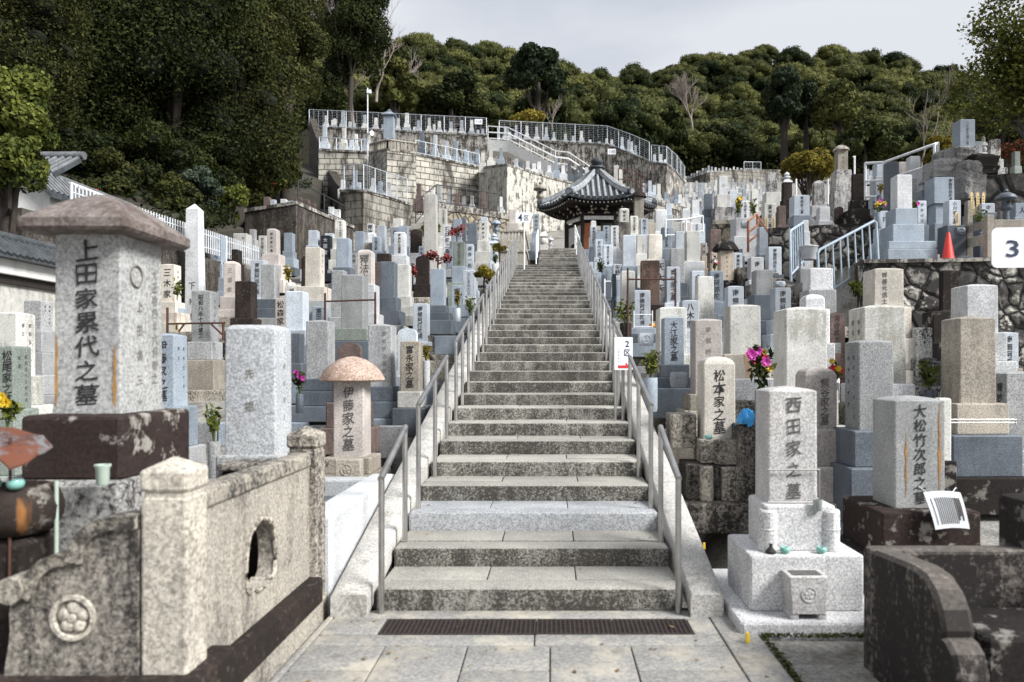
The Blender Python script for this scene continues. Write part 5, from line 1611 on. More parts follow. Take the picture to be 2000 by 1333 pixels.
bouquet('daffodils', 'yellow daffodils at the left edge before the greenish gravestone', 14, 830, 5.6, .22, .16, 'leafbright', [('yellow', 7, .055)], seed=1, n=60, size=.09)
bouquet('flower_bunch', 'magenta flowers beside the white round-shouldered gravestone', 585, 770, 8.0, .30, .12, 'leafdark', [('petalmag', 5, .045)], ('dgrey', .04, .2), seed=2)
bouquet('leafy_sprig', 'green sprig in a grey vase left of the white round-shouldered gravestone', 418, 862, 6.2, .30, .14, 'leafbright', [], ('grey', .05, .3), seed=3, n=90, size=.06, cat='greenery')
bouquet('leafy_sprig', 'tall yellow-green sprig in a metal vase before a one-character stone', 893, 603, 14.0, .34, .14, 'leafyellow', [], ('galv', .07, .25), seed=4, n=110, size=.07, cat='greenery')
bouquet('leafy_sprig', 'dark green sprig near the top of the second handrail', 918, 618, 13.2, .32, .2, 'leafbright', [], ('dgrey', .07, .3), seed=5, n=110, size=.07, cat='greenery')
bouquet('leafy_sprig', 'green sprig in a grey stone vase behind the red-arrow sign', 1270, 738, 9.4, .34, .24, 'leafbright', [], ('blue', .09, .42), seed=6, n=150, size=.085, cat='greenery')
bouquet('leafy_sprig', 'green sprig behind the spiky rusted post, left of the wire guard', 1222, 632, 13.0, .42, .42, 'leafbright', [], ('brown', .10, .4), seed=7, n=190, size=.08, cat='greenery')
bouquet('leafy_sprig', 'small green sprig beside the dense upper right rails', 1172, 537, 18.2, .35, .25, 'leafdark', [], ('blue', .08, .25), seed=8, n=110, size=.09, cat='greenery')
bouquet('flower_bunch', 'tall bouquet with red, yellow and magenta flowers in a dark vase', 1487, 762, 7.0, .40, .26, 'leafdark', [('petalmag', 4, .07), ('yellow', 3, .05), ('petalred', 2, .05)], ('dgrey', .06, .34), seed=9, n=140, size=.09)
bouquet('flower_bunch', 'red and yellow flowers between the two big cream gravestones', 1630, 748, 8.2, .22, .14, 'leafbright', [('petalred', 4, .05), ('yellow', 3, .05)], ('white', .05, .2), seed=10)
bouquet('leafy_sprig', 'bright green sprig left of the broad tan gravestone', 1815, 762, 7.6, .34, .22, 'leafbright', [], ('dgrey', .06, .4), seed=11, n=130, size=.075, cat='greenery')
bouquet('flower_bunch', 'orange and magenta flowers on the upper terrace beside the railing', 1716, 416, 14.8, .22, .26, 'leafdark', [('petalmag', 3, .06), ('yellow', 4, .06)], ('blue', .07, .3), seed=12)
bouquet('flower_bunch', 'yellow flowers left of the white stone with bold script', 1441, 424, 20, .5, .2, 'leafbright', [('yellow', 6, .09)], None, seed=13, n=110, size=.11)
bouquet('leafy_sprig', 'green leaves right of the white stone with bold script', 1471, 424, 20, .45, .2, 'leafbright', [], None, seed=14, n=100, size=.1, cat='greenery')
bouquet('leafy_sprig', 'green sprig in a vase at the left post of the white pipe frame', 1719, 382, 16, .3, .14, 'leafyellow', [], ('dgrey', .07, .3), seed=15, cat='greenery')
bouquet('flower_bunch', 'red and white flowers left of the rock-capped gravestone', 1396, 528, 15.8, .26, .16, 'leafdark', [('petalred', 3, .07), ('petalwhite', 3, .06)], None, seed=16)
bouquet('leafy_sprig', 'yellow-green sprig beside the pink stepped gravestone', 564, 553, 17.5, .42, .2, 'leafyellow', [], ('white', .06, .2), seed=17, n=100, size=.1, cat='greenery')
bouquet('leafy_sprig', 'dark sprig under the obelisk, left side', 346, 585, 14.5, .36, .2, 'leafbright', [], None, seed=18, n=90, size=.09, cat='greenery')
bouquet('leafy_sprig', 'green sprig right of the cream lettered stone by the first rails', 832, 705, 9.7, .22, .1, 'leafyellow', [], ('white', .05, .35), seed=19, cat='greenery')
bouquet('leafy_sprig', 'green sprig above the wooden stupa slips on the upper terrace', 1912, 437, 13.8, .2, .2, 'leafbright', [], None, seed=20, cat='greenery')
bouquet('leafy_sprig', 'slim green sprig before the cream-white prayer pillar by the fourth rails', 968, 516, 19.0, .26, .16, 'leafdark', [], ('white', .09, .3), seed=21, cat='greenery')
bouquet('flower_bunch', 'magenta blossom beside the stepped white monument', 1787, 410, 13.8, .14, .08, 'leafbright', [('petalmag', 2, .06)], None, seed=22)

def shrub(name, label, px, py, d, R3, leaves, size, mat, seed, lobes=9, group=None):
    return tree(name, label, 'shrub', P(px, py, d), R3, R3[2] * .75, leaves, size, mat, lobes, .02, seed, group, limbs=4, lo=-.3)
shrub('red_shrub', 'red-leaved flowering shrub with thin stem above a greenish gravestone', 893, 470, 20.5, (.30, .25, .24), 260, .075, 'leafred', 31)
shrub('red_shrub', 'spreading red-leaved shrub beside the brown rounded tablet', 856, 522, 18.2, (.42, .3, .24), 330, .075, 'leafred', 32)
shrub('red_shrub', 'low red shrub under the left of the brown rounded tablet', 806, 552, 17.2, (.2, .2, .26), 170, .07, 'leafred', 33)
shrub('azalea_bush', 'rounded yellow-green and orange azalea bush beside the handrails', 945, 558, 15.8, (.34, .3, .22), 1500, .06, 'leafyellow', 34)
shrub('azalea_bush', 'rusty red azalea clump under the yellow-green bush', 943, 574, 15.2, (.30, .25, .14), 900, .05, 'leafrust', 35) if False else None
shrub('yellow_shrub', 'small golden shrub beside the small square stone lantern', 976, 497, 19.5, (.17, .17, .2), 600, .06, 'leafyellow', 36)
shrub('green_shrub', 'dark green shrub behind the brown rounded tablet', 842, 470, 21.5, (.3, .3, .4), 600, .09, 'leafbright', 37)
shrub('fern_clump', 'green ferny clump behind the rust-lined gravestones by the stone wall', 1677, 590, 10.5, (.12, .12, .2), 300, .07, 'leafbright', 39)

# iron guard frames
def bar_frame(name, label, posts, bars, r, mat, cat='guard frame', thorns=False):
    b = Vector(posts[0][0])
    root = thing(name, label, cat, b)
    for a, c in posts:
        a, c = Vector(a) - b, Vector(c) - b
        mb = MB().tube([a, c], r, 7)
        if thorns:
            rr = random.Random(3)
            for i in range(34):
                p = a + (c - a) * rr.uniform(.02, .95)
                q = p + Vector((rr.uniform(-.035, .035), rr.uniform(-.035, .035), rr.uniform(-.01, .04)))
                mb.tube([p, q], r * .35, 4, r * .1)
        mb.build('post', M[mat], root)
    for a, c in bars: MB().tube([Vector(a) - b, Vector(c) - b], r * .8, 7).build('bar', M[mat], root)
    return root
d = 11.2
bar_frame('iron_frame', 'dark brown iron bar frame with braces before the obelisk', [(P(327, 690, d), P(327, 601, d)), (P(436, 666, d), P(436, 631, d))], [(P(325, 633, d), P(440, 631, d)), (P(349, 648, d), P(360, 633, d)), (P(411, 632, d), P(434, 654, d))], .018, 'rustmetal')
d = 10.8
bar_frame('iron_frame', 'brown iron goalpost frame around the wide plain gravestone', [(P(635, 640, d), P(635, 573, d)), (P(733, 640, d), P(733, 571, d))], [(P(635, 589, d), P(733, 586, d))], .016, 'rustmetal')
d = 12.9
bar_frame('iron_frame', 'rusted iron frame with spiky posts before the brown slab', [(P(1226, 665, d), P(1226, 524, d)), (P(1319, 600, d), P(1319, 525, d))], [(P(1226, 546, d), P(1319, 546, d))], .018, 'rustmetal', thorns=True)
d = 13.0
bar_frame('wire_guard', 'white wire tablet guard on the full black prayer stone', [(P(1238, 641, d), P(1238, 607, d)), (P(1274, 641, d), P(1274, 607, d))], [(P(1238, 615, d), P(1274, 615, d)), (P(1238, 638.5, d), P(1274, 638.5, d))], .010, 'whitepaint')
d = 6.9
bar_frame('steel_bar', 'thin steel tablet bar across the base of the broad tan stone', [(P(1850, 830, d), P(1850, 819, d)), (P(1983, 830, d), P(1983, 819, d))], [(P(1845, 820, d), P(1985, 820, d)), (P(1845, 826, d), P(1985, 826, d))], .008, 'steel')
d = 12
bar_frame('dark_post', 'dark iron post with bracket beside the right handrails', [(P(1196, 620, d), P(1196, 585, d))], [(P(1188, 590, d), P(1202, 586, d))], .016, 'blackmetal')
bar_frame('thin_pole', 'thin white pole among slim stones beside the right rails', [(P(1181, 640, 15), P(1181, 545, 15))], [(P(1181, 550, 15), P(1193, 550, 15))], .014, 'whitepaint')
bar_frame('handrail', 'orange rusted zigzag handrail beside the white flower grave', [(P(1461, 493, 18), P(1461, 433, 18)), (P(1479, 443, 19), P(1479, 419, 19)), (P(1510, 480, 17), P(1508, 465, 17))], [(P(1461, 433, 18), P(1478, 419, 19)), (P(1478, 419, 19), P(1508, 466, 17)), (P(1462, 454, 18), P(1479, 441, 19)), (P(1462, 473, 18), P(1478, 460, 18.6))], .03, 'rustorange', cat='railing')
pipe_rail([P(1300, 432 + 28, 21), P(1340, 430 + 28, 21.2), P(1373, 415 + 36, 21.4)], 'white pipe rail above the prayer stones near the hall', h=.42, mids=(.0,))
pipe_rail([P(1690, 388, 20.5), P(1726, 388, 20), P(1825, 358, 18.6), P(1832, 352, 19.4)], 'white-painted pipe frame on the terrace below the forest', h=.95, r=.035, mids=(.5, .05))
for a, b in ((1555, 1558), (1617, 1620)):
    bar_frame('white_pole', 'slim white pole %s the crusted black and white stone' % ('left of' if a < 1600 else 'right of'), [(P(a, 400, 20), P(b - 3, 350, 20))], [], .025, 'whitepaint')

# the lantern by the terrace, the little lanterns and five-ring tower beside the upper flight
def lantern(px, py0, py1, d, label, mat, wpx, style='round', zg=None):
    s = (py1 - py0) * d / F
    wd = wpx * d / F / 2
    root = thing('stone_lantern', label, 'lantern', P(px, py1, d))
    n = 24 if style == 'round' else 6
    MB().lathe([(wd * .6, 0), (wd * .55, s * .10), (wd * .32, s * .13), (wd * .30, s * .38), (wd * .5, s * .42), (wd * .62, s * .46), (wd * .6, s * .5)], n=n).build('shaft', M[mat], root)
    fb = MB().lathe([(wd * .42, s * .50), (wd * .46, s * .58), (wd * .44, s * .70)], n=n)
    fb.build('fire_box', M[mat], root)
    MB().add([(wd * .2 * math.cos(2 * math.pi * i / 16), -wd * .47, s * .6 + wd * .2 * math.sin(2 * math.pi * i / 16)) for i in range(16)] + [(wd * .2 * math.cos(2 * math.pi * i / 16), -wd * .38, s * .6 + wd * .2 * math.sin(2 * math.pi * i / 16)) for i in range(16)], [tuple(range(16))] + [(i, (i + 1) % 16, (i + 1) % 16 + 16, i + 16) for i in range(16)]).build('fire_opening', M['ink'], fb and root)
    MB().lathe([(wd * .45, s * .70), (wd * .98, s * .715), (wd, s * .74), (wd * .8, s * .82), (wd * .4, s * .88), (wd * .15, s * .895)], n=n).build('roof', M[mat], root)
    MB().lathe([(wd * .12, s * .895), (wd * .22, s * .93), (wd * .16, s * .97), (.003, s)], n=16).build('finial', M[mat], root)
    return root
lantern(1965, 369, 440, 14.2, 'dark blue round stone lantern on the upper right terrace', 'dgrey', 38)
lantern(1055, 355, 412, 34, 'tall stone lantern with ball finial left of the hall roof', 'old', 30, 'hex')
lantern(991, 481, 520, 20.5, 'small square stone lantern beside the dense left rails', 'old', 17, 'hex')
lantern(1075, 461, 492, 29, 'little pale stone lantern at the top of the stairs', 'white', 15, 'hex')
lantern(969, 426, 470, 25, 'blue hexagonal stone lantern beside the balustraded grave', 'blue', 22, 'hex')
def five_ring(px, py0, py1, d, label, mat, wpx):
    s = (py1 - py0) * d / F
    wd = wpx * d / F / 2
    root = thing('five_ring_tower', label, 'stone tower', P(px, py1, d))
    MB().block(-wd * .7, wd * .7, -wd * .7, wd * .7, -.3, s * .26, .02).build('cube', M[mat], root)
    MB().lathe([(wd * .4, s * .262), (wd * .72, s * .33), (wd * .76, s * .42), (wd * .6, s * .5), (wd * .4, s * .52)], n=20).build('sphere', M[mat], root)
    MB().lathe([(wd * .5, s * .522), (wd * 1.0, s * .55), (wd, s * .6), (wd * .6, s * .7), (wd * .3, s * .74)], n=4).build('roof', M[mat], root)
    MB().lathe([(wd * .3, s * .742), (wd * .48, s * .79), (wd * .45, s * .83)], n=16).build('bowl', M[mat], root)
    MB().lathe([(wd * .3, s * .832), (wd * .42, s * .9), (wd * .3, s * .96), (.004, s)], n=16).build('jewel', M[mat], root)
five_ring(1062, 438, 494, 28.5, 'mossy pale five-ring stone tower at the top of the stairs', 'cream', 22)
five_ring(1921, 266, 310, 20, 'small stacked round-stone tower beside the high boulder monument', 'cream', 15)
G(1041, 1053, 418, 455, 'blue', 'flat', 'with white-edged script beside the five-ring tower', w=.24, d=29, t='南無阿弥', tm='inkgrey', ts=.6)
G(994, 1008, 409, 437, 'pink', 'flat', 'on the platform with stone balustrade', w=.30, d=29, spec=[(1.6, .35, 'pink'), (2.2, .65, 'pink')])

def balustrade_grave():
    d = 24.5
    x0, x1 = PX(975, d), PX(1027, d)
    zt, zm, zb = PZ(449, d), PZ(469, d), PZ(530, d)
    root = thing('balustraded_platform', 'stone-walled grave platform with a low balustrade beside the stairs', 'platform', ((x0 + x1) / 2, d, zb))
    X = (x0 + x1) / 2
    hw = (x1 - x0) / 2
    MB().block(-hw, hw, 0, 3.6, -.3, zm - zb, .02).build('wall', M['oldlight'], root)
    MB().block(-hw, hw, -.02, .14, zt - zb - .07, zt - zb, .01).build('top_rail', M['oldlight'], root)
    MB().block(hw - .16, hw + .003, .142, 3.6, zt - zb - .07, zt - zb, .01).build('top_rail', M['oldlight'], root)
    for i in range(8):
        a = -hw + .04 + (2 * hw - .14) * i / 7
        MB().block(a, a + .06, .02, .09, zm - zb + .002, zt - zb - .072, .006).build('baluster', M['oldlight'], root)
    for i in range(1, 9):
        a = 3.4 * i / 8
        MB().block(hw - .11, hw - .04, a, a + .07, zm - zb + .002, zt - zb - .072, .006).build('baluster', M['oldlight'], root)
    MB().block(-hw - .03, hw + .04, -.04, 3.62, PZ(489, d) - zb - .06, PZ(489, d) - zb, .01).build('string_course', M['old'], root)
balustrade_grave()

# the cone, wooden slips, tarpaulin
def cone():
    d = 13.1
    root = thing('traffic_cone', 'orange-red traffic cone on top of the stone retaining wall', 'traffic cone', (PX(1858, d), d + .1, 3.315))
    MB().rbox(-.15, .15, -.15, .15, [(0, 0, 0), (.02, 0, 0), (.025, .01, .01)], .03).build('foot', M['cone'], root)
    MB().lathe([(.125, .024), (.118, .05), (.03, .585), (.026, .60), (.012, .603)], n=28).build('cone', M['cone'], root)
cone()
def slips(px, py0, py1, d, n, label, wd=.06, mat='slat', spread=.09):
    root = thing('wooden_slips', label, 'wooden slips', P(px, py1, d))
    h = (py1 - py0) * d / F
    for i in range(n):
        rr = random.Random(i + n)
        x = (i - (n - 1) / 2) * spread
        MB().prism([(x - wd / 2, 0), (x + wd / 2, 0), (x + wd / 2 + .03 * (i - n / 2), h * .93), (x + .03 * (i - n / 2), h), (x - wd / 2 + .03 * (i - n / 2), h * .93)], -.006 + i * .004, .004 + i * .004).build('slip', M[mat], root)
        letters(root, '南無阿弥陀佛', (x + .015 * (i - n / 2), -.0085 + i * .004, h * .78), (1, 0), wd * .55, h * .11, M['inkgrey'])
slips(1911, 375, 420, 15.0, 3, 'three pale wooden memorial slips on the upper right terrace')
slips(1870, 414, 441, 14.4, 1, 'single wooden slip against the name stone behind the cone')
slips(1504, 424, 449, 18.8, 2, 'two wooden slips before the cream stone by orange handrail', spread=.16)
slips(1346 - 1000 + 0, 634, 646, 14.5, 1, 'short yellow wooden slip before the blue stone under iron bar', wd=.07)
def tarp():
    d = 7.2
    root = thing('tarpaulin', 'bright blue tarpaulin bundle between two gravestones', 'tarpaulin', P(1457, 828, d))
    rr = random.Random(9)
    n, m = 16, 9
    vs, fs = [], []
    for j in range(m):
        for i in range(n):
            u, v = i / (n - 1), j / (m - 1)
            e = min(u, 1 - u, v, 1 - v)
            vs.append(((u - .5) * .17, (v - .5) * .2, min(.11, e * .7) + rr.uniform(-.014, .014) + .025 * math.sin(u * 9 + v * 5)))
    for j in range(m - 1):
        for i in range(n - 1): fs.append((j * n + i, j * n + i + 1, (j + 1) * n + i + 1, (j + 1) * n + i))
    MB().add(vs, fs).build('bundle', M['tarp'], root, smooth=30)
    MB().block(-.06, .30, .0, .34, -.9, -.012, .02).build('support_block', M['olddark'], root)
tarp()
for px, py, lab in ((1375, 1075, 'bit of yellow tape beside the right kerb'), (1460, 1258, 'yellow tape scrap on the ground right of the pavement')):
    zz = 0.0
    y = 1.55 * F / (py - VY)
    root = thing('yellow_tape', lab, 'tape', (PX(px, y), y, .01))
    MB().rbox(-.012, .012, -.01, .01, [(0, 0, 0), (.05, .002, .002), (.055, .004, .004)], .004).build('tape', M['yellow'], root)
M['bucket'] = plain('grey_white_plastic', (.5, .51, .52), .5)
lathe_thing('plastic_bucket', 'white plastic bucket between the two blue stair railings', 'bucket', P(1580, 508, 13.6), [('bucket', [(.12, 0), (.13, .02), (.155, .22), (.168, .23), (.165, .242), (.147, .23), (.135, .1)], 'bucket', 24)])
lathe_thing('stone_post', 'short round pale stone post left of the traffic cone', 'post', (PX(1834, 13.3), 13.4, 3.31), [('post', [(.055, 0), (.055, .24), (.05, .25), (.01, .253)], 'white', 16)])
"""orange on the wire guard"""
lathe_thing('mandarin', 'small orange mandarin on the base of the full prayer stone', 'fruit', (PX(1273, 13.1), 13.05, PZ(641, 13.1)), [('fruit', [(.02, 0), (.045, .015), (.055, .045), (.04, .075), (.01, .085)], 'orange', 16)]) if 'orange' in M else None

for nm, xa, xb, ys in (('left', -7.3, -1.62, (7.2, 9.1, 10.9, 12.6, 14.4, 16.4, 18.5)), ('right', 1.32, 4.5, (8.9, 10.6, 12.2, 14.0, 15.9, 18.0))):
    for i, y in enumerate(ys):
        g = ground((xa + xb) / 2, y)
        root = thing('plot_kerb', 'low granite kerb below the %s row of graves %s of the stairway' % (ORD[i], nm), 'kerb', ((xa + xb) / 2, y, g), 'low kerbs between the rows of graves')
        rr = random.Random(i + len(nm))
        x = xa
        while x < xb - .2:
            ln = min(rr.uniform(.8, 1.5), xb - x)
            cx = (xa + xb) / 2
            MB().block(x - cx + .006, x + ln - cx - .006, -.07, .07, -.2, rr.uniform(.10, .24), .012).build('kerb_stone', M[rr.choice(('grey', 'old', 'olddark', 'blue', 'tan'))], root)
            x += ln

# ------------------------------------------------------------------ retaining walls and terraces
def wall_line(name, label, pts, mat, zbot=None, thick=.35, cap=None, cap_h=.12, cat='wall'):
    """pts = [(px, y of the top edge, depth)]; a real wall with thickness behind that line"""
    T = [Vector(P(*p)) for p in pts]
    n = len(T)
    zb = [ground(p.x, p.y) - 1.5 for p in T] if zbot is None else [zbot] * n
    base = Vector((T[0].x, T[0].y, 0))
    root = thing(name, label, cat, base)
    back = []
    for i in range(n):
        a, b = T[max(i - 1, 0)], T[min(i + 1, n - 1)]
        t = Vector((b.x - a.x, b.y - a.y, 0)).normalized()
        nn = Vector((-t.y, t.x, 0))
        back.append(T[i] + nn * thick)
    mb = MB()
    c = cap_h if cap else 0
    def ring(i, z0, z1, ex):
        f, k = T[i], back[i]
        o = (f - k).normalized() * ex
        return [tuple(Vector((f.x + o.x, f.y + o.y, z0)) - base), tuple(Vector((k.x - o.x, k.y - o.y, z0)) - base), tuple(Vector((k.x - o.x, k.y - o.y, z1)) - base), tuple(Vector((f.x + o.x, f.y + o.y, z1)) - base)]
    mb.rings([ring(i, zb[i], T[i].z - c, 0) for i in range(n)])
    mb.build('wall', M[mat], root, smooth=20)
    if cap:
        mb = MB().rings([ring(i, T[i].z - c + .003, T[i].z, .05) for i in range(n)])
        mb.build('coping', M[cap], root, smooth=20)
    return root, T, back

def terrace_fill(name, T, back_depth, mat='conc', z=None):
    """the level ground behind a retaining wall"""
    vs, fs = [], []
    for p in T:
        zz = (p.z if z is None else z) - .10
        k = (p.y + back_depth) / p.y
        vs += [(p.x * 1.0, p.y + .05, zz), (p.x * k, p.y + back_depth, zz)]
    for i in range(len(T) - 1): fs.append((2 * i, 2 * i + 2, 2 * i + 3, 2 * i + 1))
    o = MB().add(vs, fs).build(name, M[mat], smooth=0)
    return tag(o, kind='structure')

# right: rubble retaining wall with a terrace on top
w_, T, B = wall_line('retaining_wall', 'dark rubble stone retaining wall with pale stones on the right', [(1686, 508, 12.05), (1760, 507, 12.0), (1880, 505, 11.9), (2200, 498, 11.6)], 'rubble', zbot=.6, thick=.5, cap='conc', cap_h=.06)
terrace_fill('terrace_ground', [Vector((p.x, p.y, 3.375)) for p in T], 9, 'ground')
wall_line('rock_wall', 'dark boulder wall under the high monument on the upper right', [(1790, 352, 17.4), (1850, 350, 17.0), (1900, 345, 16.6), (1960, 340, 16.4), (2200, 330, 16)], 'rock', zbot=3.2, thick=2.5)
wall_line('boulder_wall', 'lower stained boulder course left of the high monument', [(1872, 318, 17.6), (1900, 316, 17.3), (1922, 318, 17.4)], 'rock', zbot=3.5, thick=1.2)
wall_line('boulder_wall', 'rough stone step wall under the crusted gravestones', [(1500, 446, 16.9), (1600, 440, 16.6), (1690, 436, 16.2), (1722, 436, 16.0)], 'rubble', zbot=1.5, thick=.6)
wall_line('boulder_wall', 'grey boulder wall below the white flower grave', [(1392, 431, 21.6), (1435, 430, 21.4), (1490, 433, 21.0)], 'cobble', zbot=2.5, thick=.6, cap='old')

# boulders of the high monument
M['boulder'] = stone('grey_boulder', (.34, .33, .315), speck=.5, stain=.8, grit=.9, soft=.2, sthr=.47, stain_c=(.03, .026, .024), sc=40, rough=.9)
def boulder(px, py, d, rx, ry, rz, label, mat='boulder', seed=0):
    rr = random.Random(seed)
    root = thing('boulder', label, 'boulder', P(px, py, d), 'boulders under the high monument')
    mb = MB()
    n = 8
    lv = []
    for q in range(n):
        f = q / (n - 1)
        e = .10 * rx + (.25 * rx if q in (0, n - 1) else 0)
        lv.append((-rz + 2 * rz * f, e * rr.uniform(.2, 1.2), e * rr.uniform(.2, 1.2)))
    mb.rbox(-rx, rx, -ry, ry, lv, rx * .22, 4)
    mb.v = [(x + rr.uniform(-.02, .02) + .06 * z, y + rr.uniform(-.02, .02), z + rr.uniform(-.02, .02)) for x, y, z in mb.v]
    root.rotation_euler = (0, 0, rr.uniform(-.4, .4))
    mb.build('rock', M[mat], root)
boulder(1860, 318, 17.1, .30, .4, .28, 'pale mottled boulder left of the high monument plinth', seed=1)
boulder(1838, 338, 16.8, .34, .4, .25, 'grey boulder leaning on the rock wall left end', seed=2)
boulder(1880, 345, 16.5, .26, .35, .26, 'rough grey boulder low in the rock wall', seed=3)
boulder(1878, 368, 16.3, .32, .4, .3, 'large squared boulder lowest in the rock wall', seed=4)
boulder(1905, 330, 16.9, .36, .4, .25, 'blackened boulder right under the high monument', 'black', seed=5)

# small side stairs with pale blue railings on the right
def side_stairs():
    root = thing('side_stairs', 'dark narrow side stairs between blue railings on the right', 'stairs', (PX(1560, 13), 12.6, 1.6))
    x0, x1 = PX(1506, 14) , PX(1560, 12.6)
    b = Vector(root.location)
    for i in range(12):
        y0 = 12.6 + i * .32
        z1 = 2.0 + i * .155
        MB().block(3.95 - b.x, 4.75 - b.x, y0 - b.y, y0 + .40 - b.y, z1 - .6 - b.z, z1 - b.z, .02).build('step', M['olddark'], root)
    root2 = thing('side_stairs', 'dark stone steps rising behind the slanted blue railing', 'stairs', (5.2, 11.6, 1.3))
    b = Vector(root2.location)
    for i in range(11):
        x0 = 4.15 + i * .16
        z1 = 1.75 + i * .155
        MB().block(x0 - b.x, x0 + .30 - b.x, 12.05 - b.y, 12.9 - b.y, z1 - .7 - b.z, z1 - b.z, .02).build('step', M['old'], root2)
side_stairs()
def blue_railing(label, A, Bt, A0, B0, n, r=.024):
    """A-Bt top corners, A0-B0 feet"""
    A, Bt, A0, B0 = map(Vector, (A, Bt, A0, B0))
    root = thing('stair_railing', label, 'railing', A0, 'pale blue railings of the side stairs')
    o = A0
    MB().tube([A0 - o - Vector((0, 0, .05)), A - o - Vector((0, 0, .04)), A - o + (Bt - A).normalized() * .04, Bt - o - (Bt - A).normalized() * .04, Bt - o - Vector((0, 0, .04)), B0 - o - Vector((0, 0, .05))], r, 8).build('frame', M['railblue'], root)
    lo, hi = A0 + (A - A0) * .08, B0 + (Bt - B0) * .08
    MB().tube([lo - o, hi - o], r * .8, 8).build('bottom_rail', M['railblue'], root)
    for i in range(1, n):
        f = i / n
        MB().tube([lo + (hi - lo) * f - o, A + (Bt - A) * f - o], r * .6, 7).build('baluster', M['railblue'], root)
d1 = 12.4
blue_railing('pale blue tube railing, long one slanting up to the right', P(1597, 490, d1), P(1711, 430, 12.7), P(1601, 590, d1), P(1716, 516, 12.7), 8)
blue_railing('pale blue tube railing, short steep one left of the bucket', P(1543, 452, 12.9), P(1569, 435, 14.2), P(1545, 545, 12.9), P(1571, 515, 14.2), 6)
blue_railing('pale blue tube railing foot, leftmost low piece', P(1546, 540, 12.2), P(1560, 538, 12.3), P(1547, 600, 12.2), P(1561, 600, 12.3), 2) if False else None

# balustrade of the grave on the right edge
def right_balustrade():
    d = 13.0
    o = Vector((PX(1931, d), d, 3.30))
    root = thing('stone_balustrade', 'tan stone grave fence with sunk panels behind the 3 sign', 'fence', o)
    z = lambda y: PZ(y, d) - 3.30
    MB().block(-.065, .065, -.065, .065, -.1, z(421), .01).build('post', M['tan'], root)
    MB().block(.067, .9, -.045, .045, z(447), z(430), .01).build('rail_panel', M['tan'], root)
    MB().block(.067, .9, -.05, .05, -.1, z(464), .01).build('footing', M['old'], root)
    a, b = Vector(P(1893, 441, 14.6)) - o, Vector((0, 0, z(430)))
    mb = MB()
    for zz0, zz1, nm in ((-.14, 0, 'rail_panel'), (-.42, -.24, 'footing')):
        m = MB().add([(a.x, a.y, a.z + zz0), (-.066, .0, b.z + zz0), (-.066, .08, b.z + zz0), (a.x, a.y + .08, a.z + zz0), (a.x, a.y, a.z + zz1), (-.066, .0, b.z + zz1), (-.066, .08, b.z + zz1), (a.x, a.y + .08, a.z + zz1)],
                 [(0, 3, 2, 1), (4, 5, 6, 7), (0, 1, 5, 4), (1, 2, 6, 5), (2, 3, 7, 6), (3, 0, 4, 7)])
        m.build(nm, M['tan'], root)
    MB().block(a.x - .07, a.x + .05, a.y - .05, a.y + .07, -.1, a.z + .06, .01).build('post', M['tan'], root)
right_balustrade()

# ------------------------------------------------------------------ left boundary: plastered garden wall, temple gable, picket fence
def garden_wall():
    x = -7.55
    ya, yb, zt = 6.0, 12.4, 3.42
    root = thing('garden_wall', 'plastered garden wall with a tiled coping on the left edge', 'wall', (x, 9, 0))
    MB().box(-.32, 0, ya - 9, yb - 9, -.2, 2.72).build('wall', M['plasterwall'], root, smooth=0)
    MB().block(-.40, .12, ya - 9, yb - 9, 2.84, 3.06, .02).build('eave_board', M['plaster'], root)
    MB().box(-.34, .05, ya - 9, yb - 9, 2.722, 2.838).build('eave_shadow_strip', M['dwood'], root, smooth=0)  # dark strip drawn in place of the shade under the eave
    mb = MB()
    mb.add([(.26, ya - 9, 3.07), (-.16, ya - 9, 3.36), (-.16, yb - 9, 3.36), (.26, yb - 9, 3.07), (.26, ya - 9, 3.04), (-.58, ya - 9, 3.04), (-.58, yb - 9, 3.04), (.26, yb - 9, 3.04), (-.58, ya - 9, 3.07), (-.58, yb - 9, 3.07)],
           [(0, 1, 2, 3), (1, 8, 9, 2), (0, 3, 7, 4), (4, 7, 6, 5), (5, 6, 9, 8), (0, 4, 5, 8, 1), (3, 2, 9, 6, 7)])
    y = ya - 9 + .1
    while y < yb - 9 - .05:
        mb.tube([(.275, y, 3.085), (-.15, y, 3.385)], .034, 8)
        y += .125
    mb.tube([(-.16, ya - 9, 3.40), (-.16, yb - 9, 3.40)], .075, 10)
    mb.build('tiled_coping', M['tile'], root)
M['plasterwall'] = stone('stained_plaster', (.50, .49, .45), speck=.08, stain=.55, sthr=.50, stain_c=(.22, .21, .18), sc=15, rough=.9, vary=.02)
garden_wall()

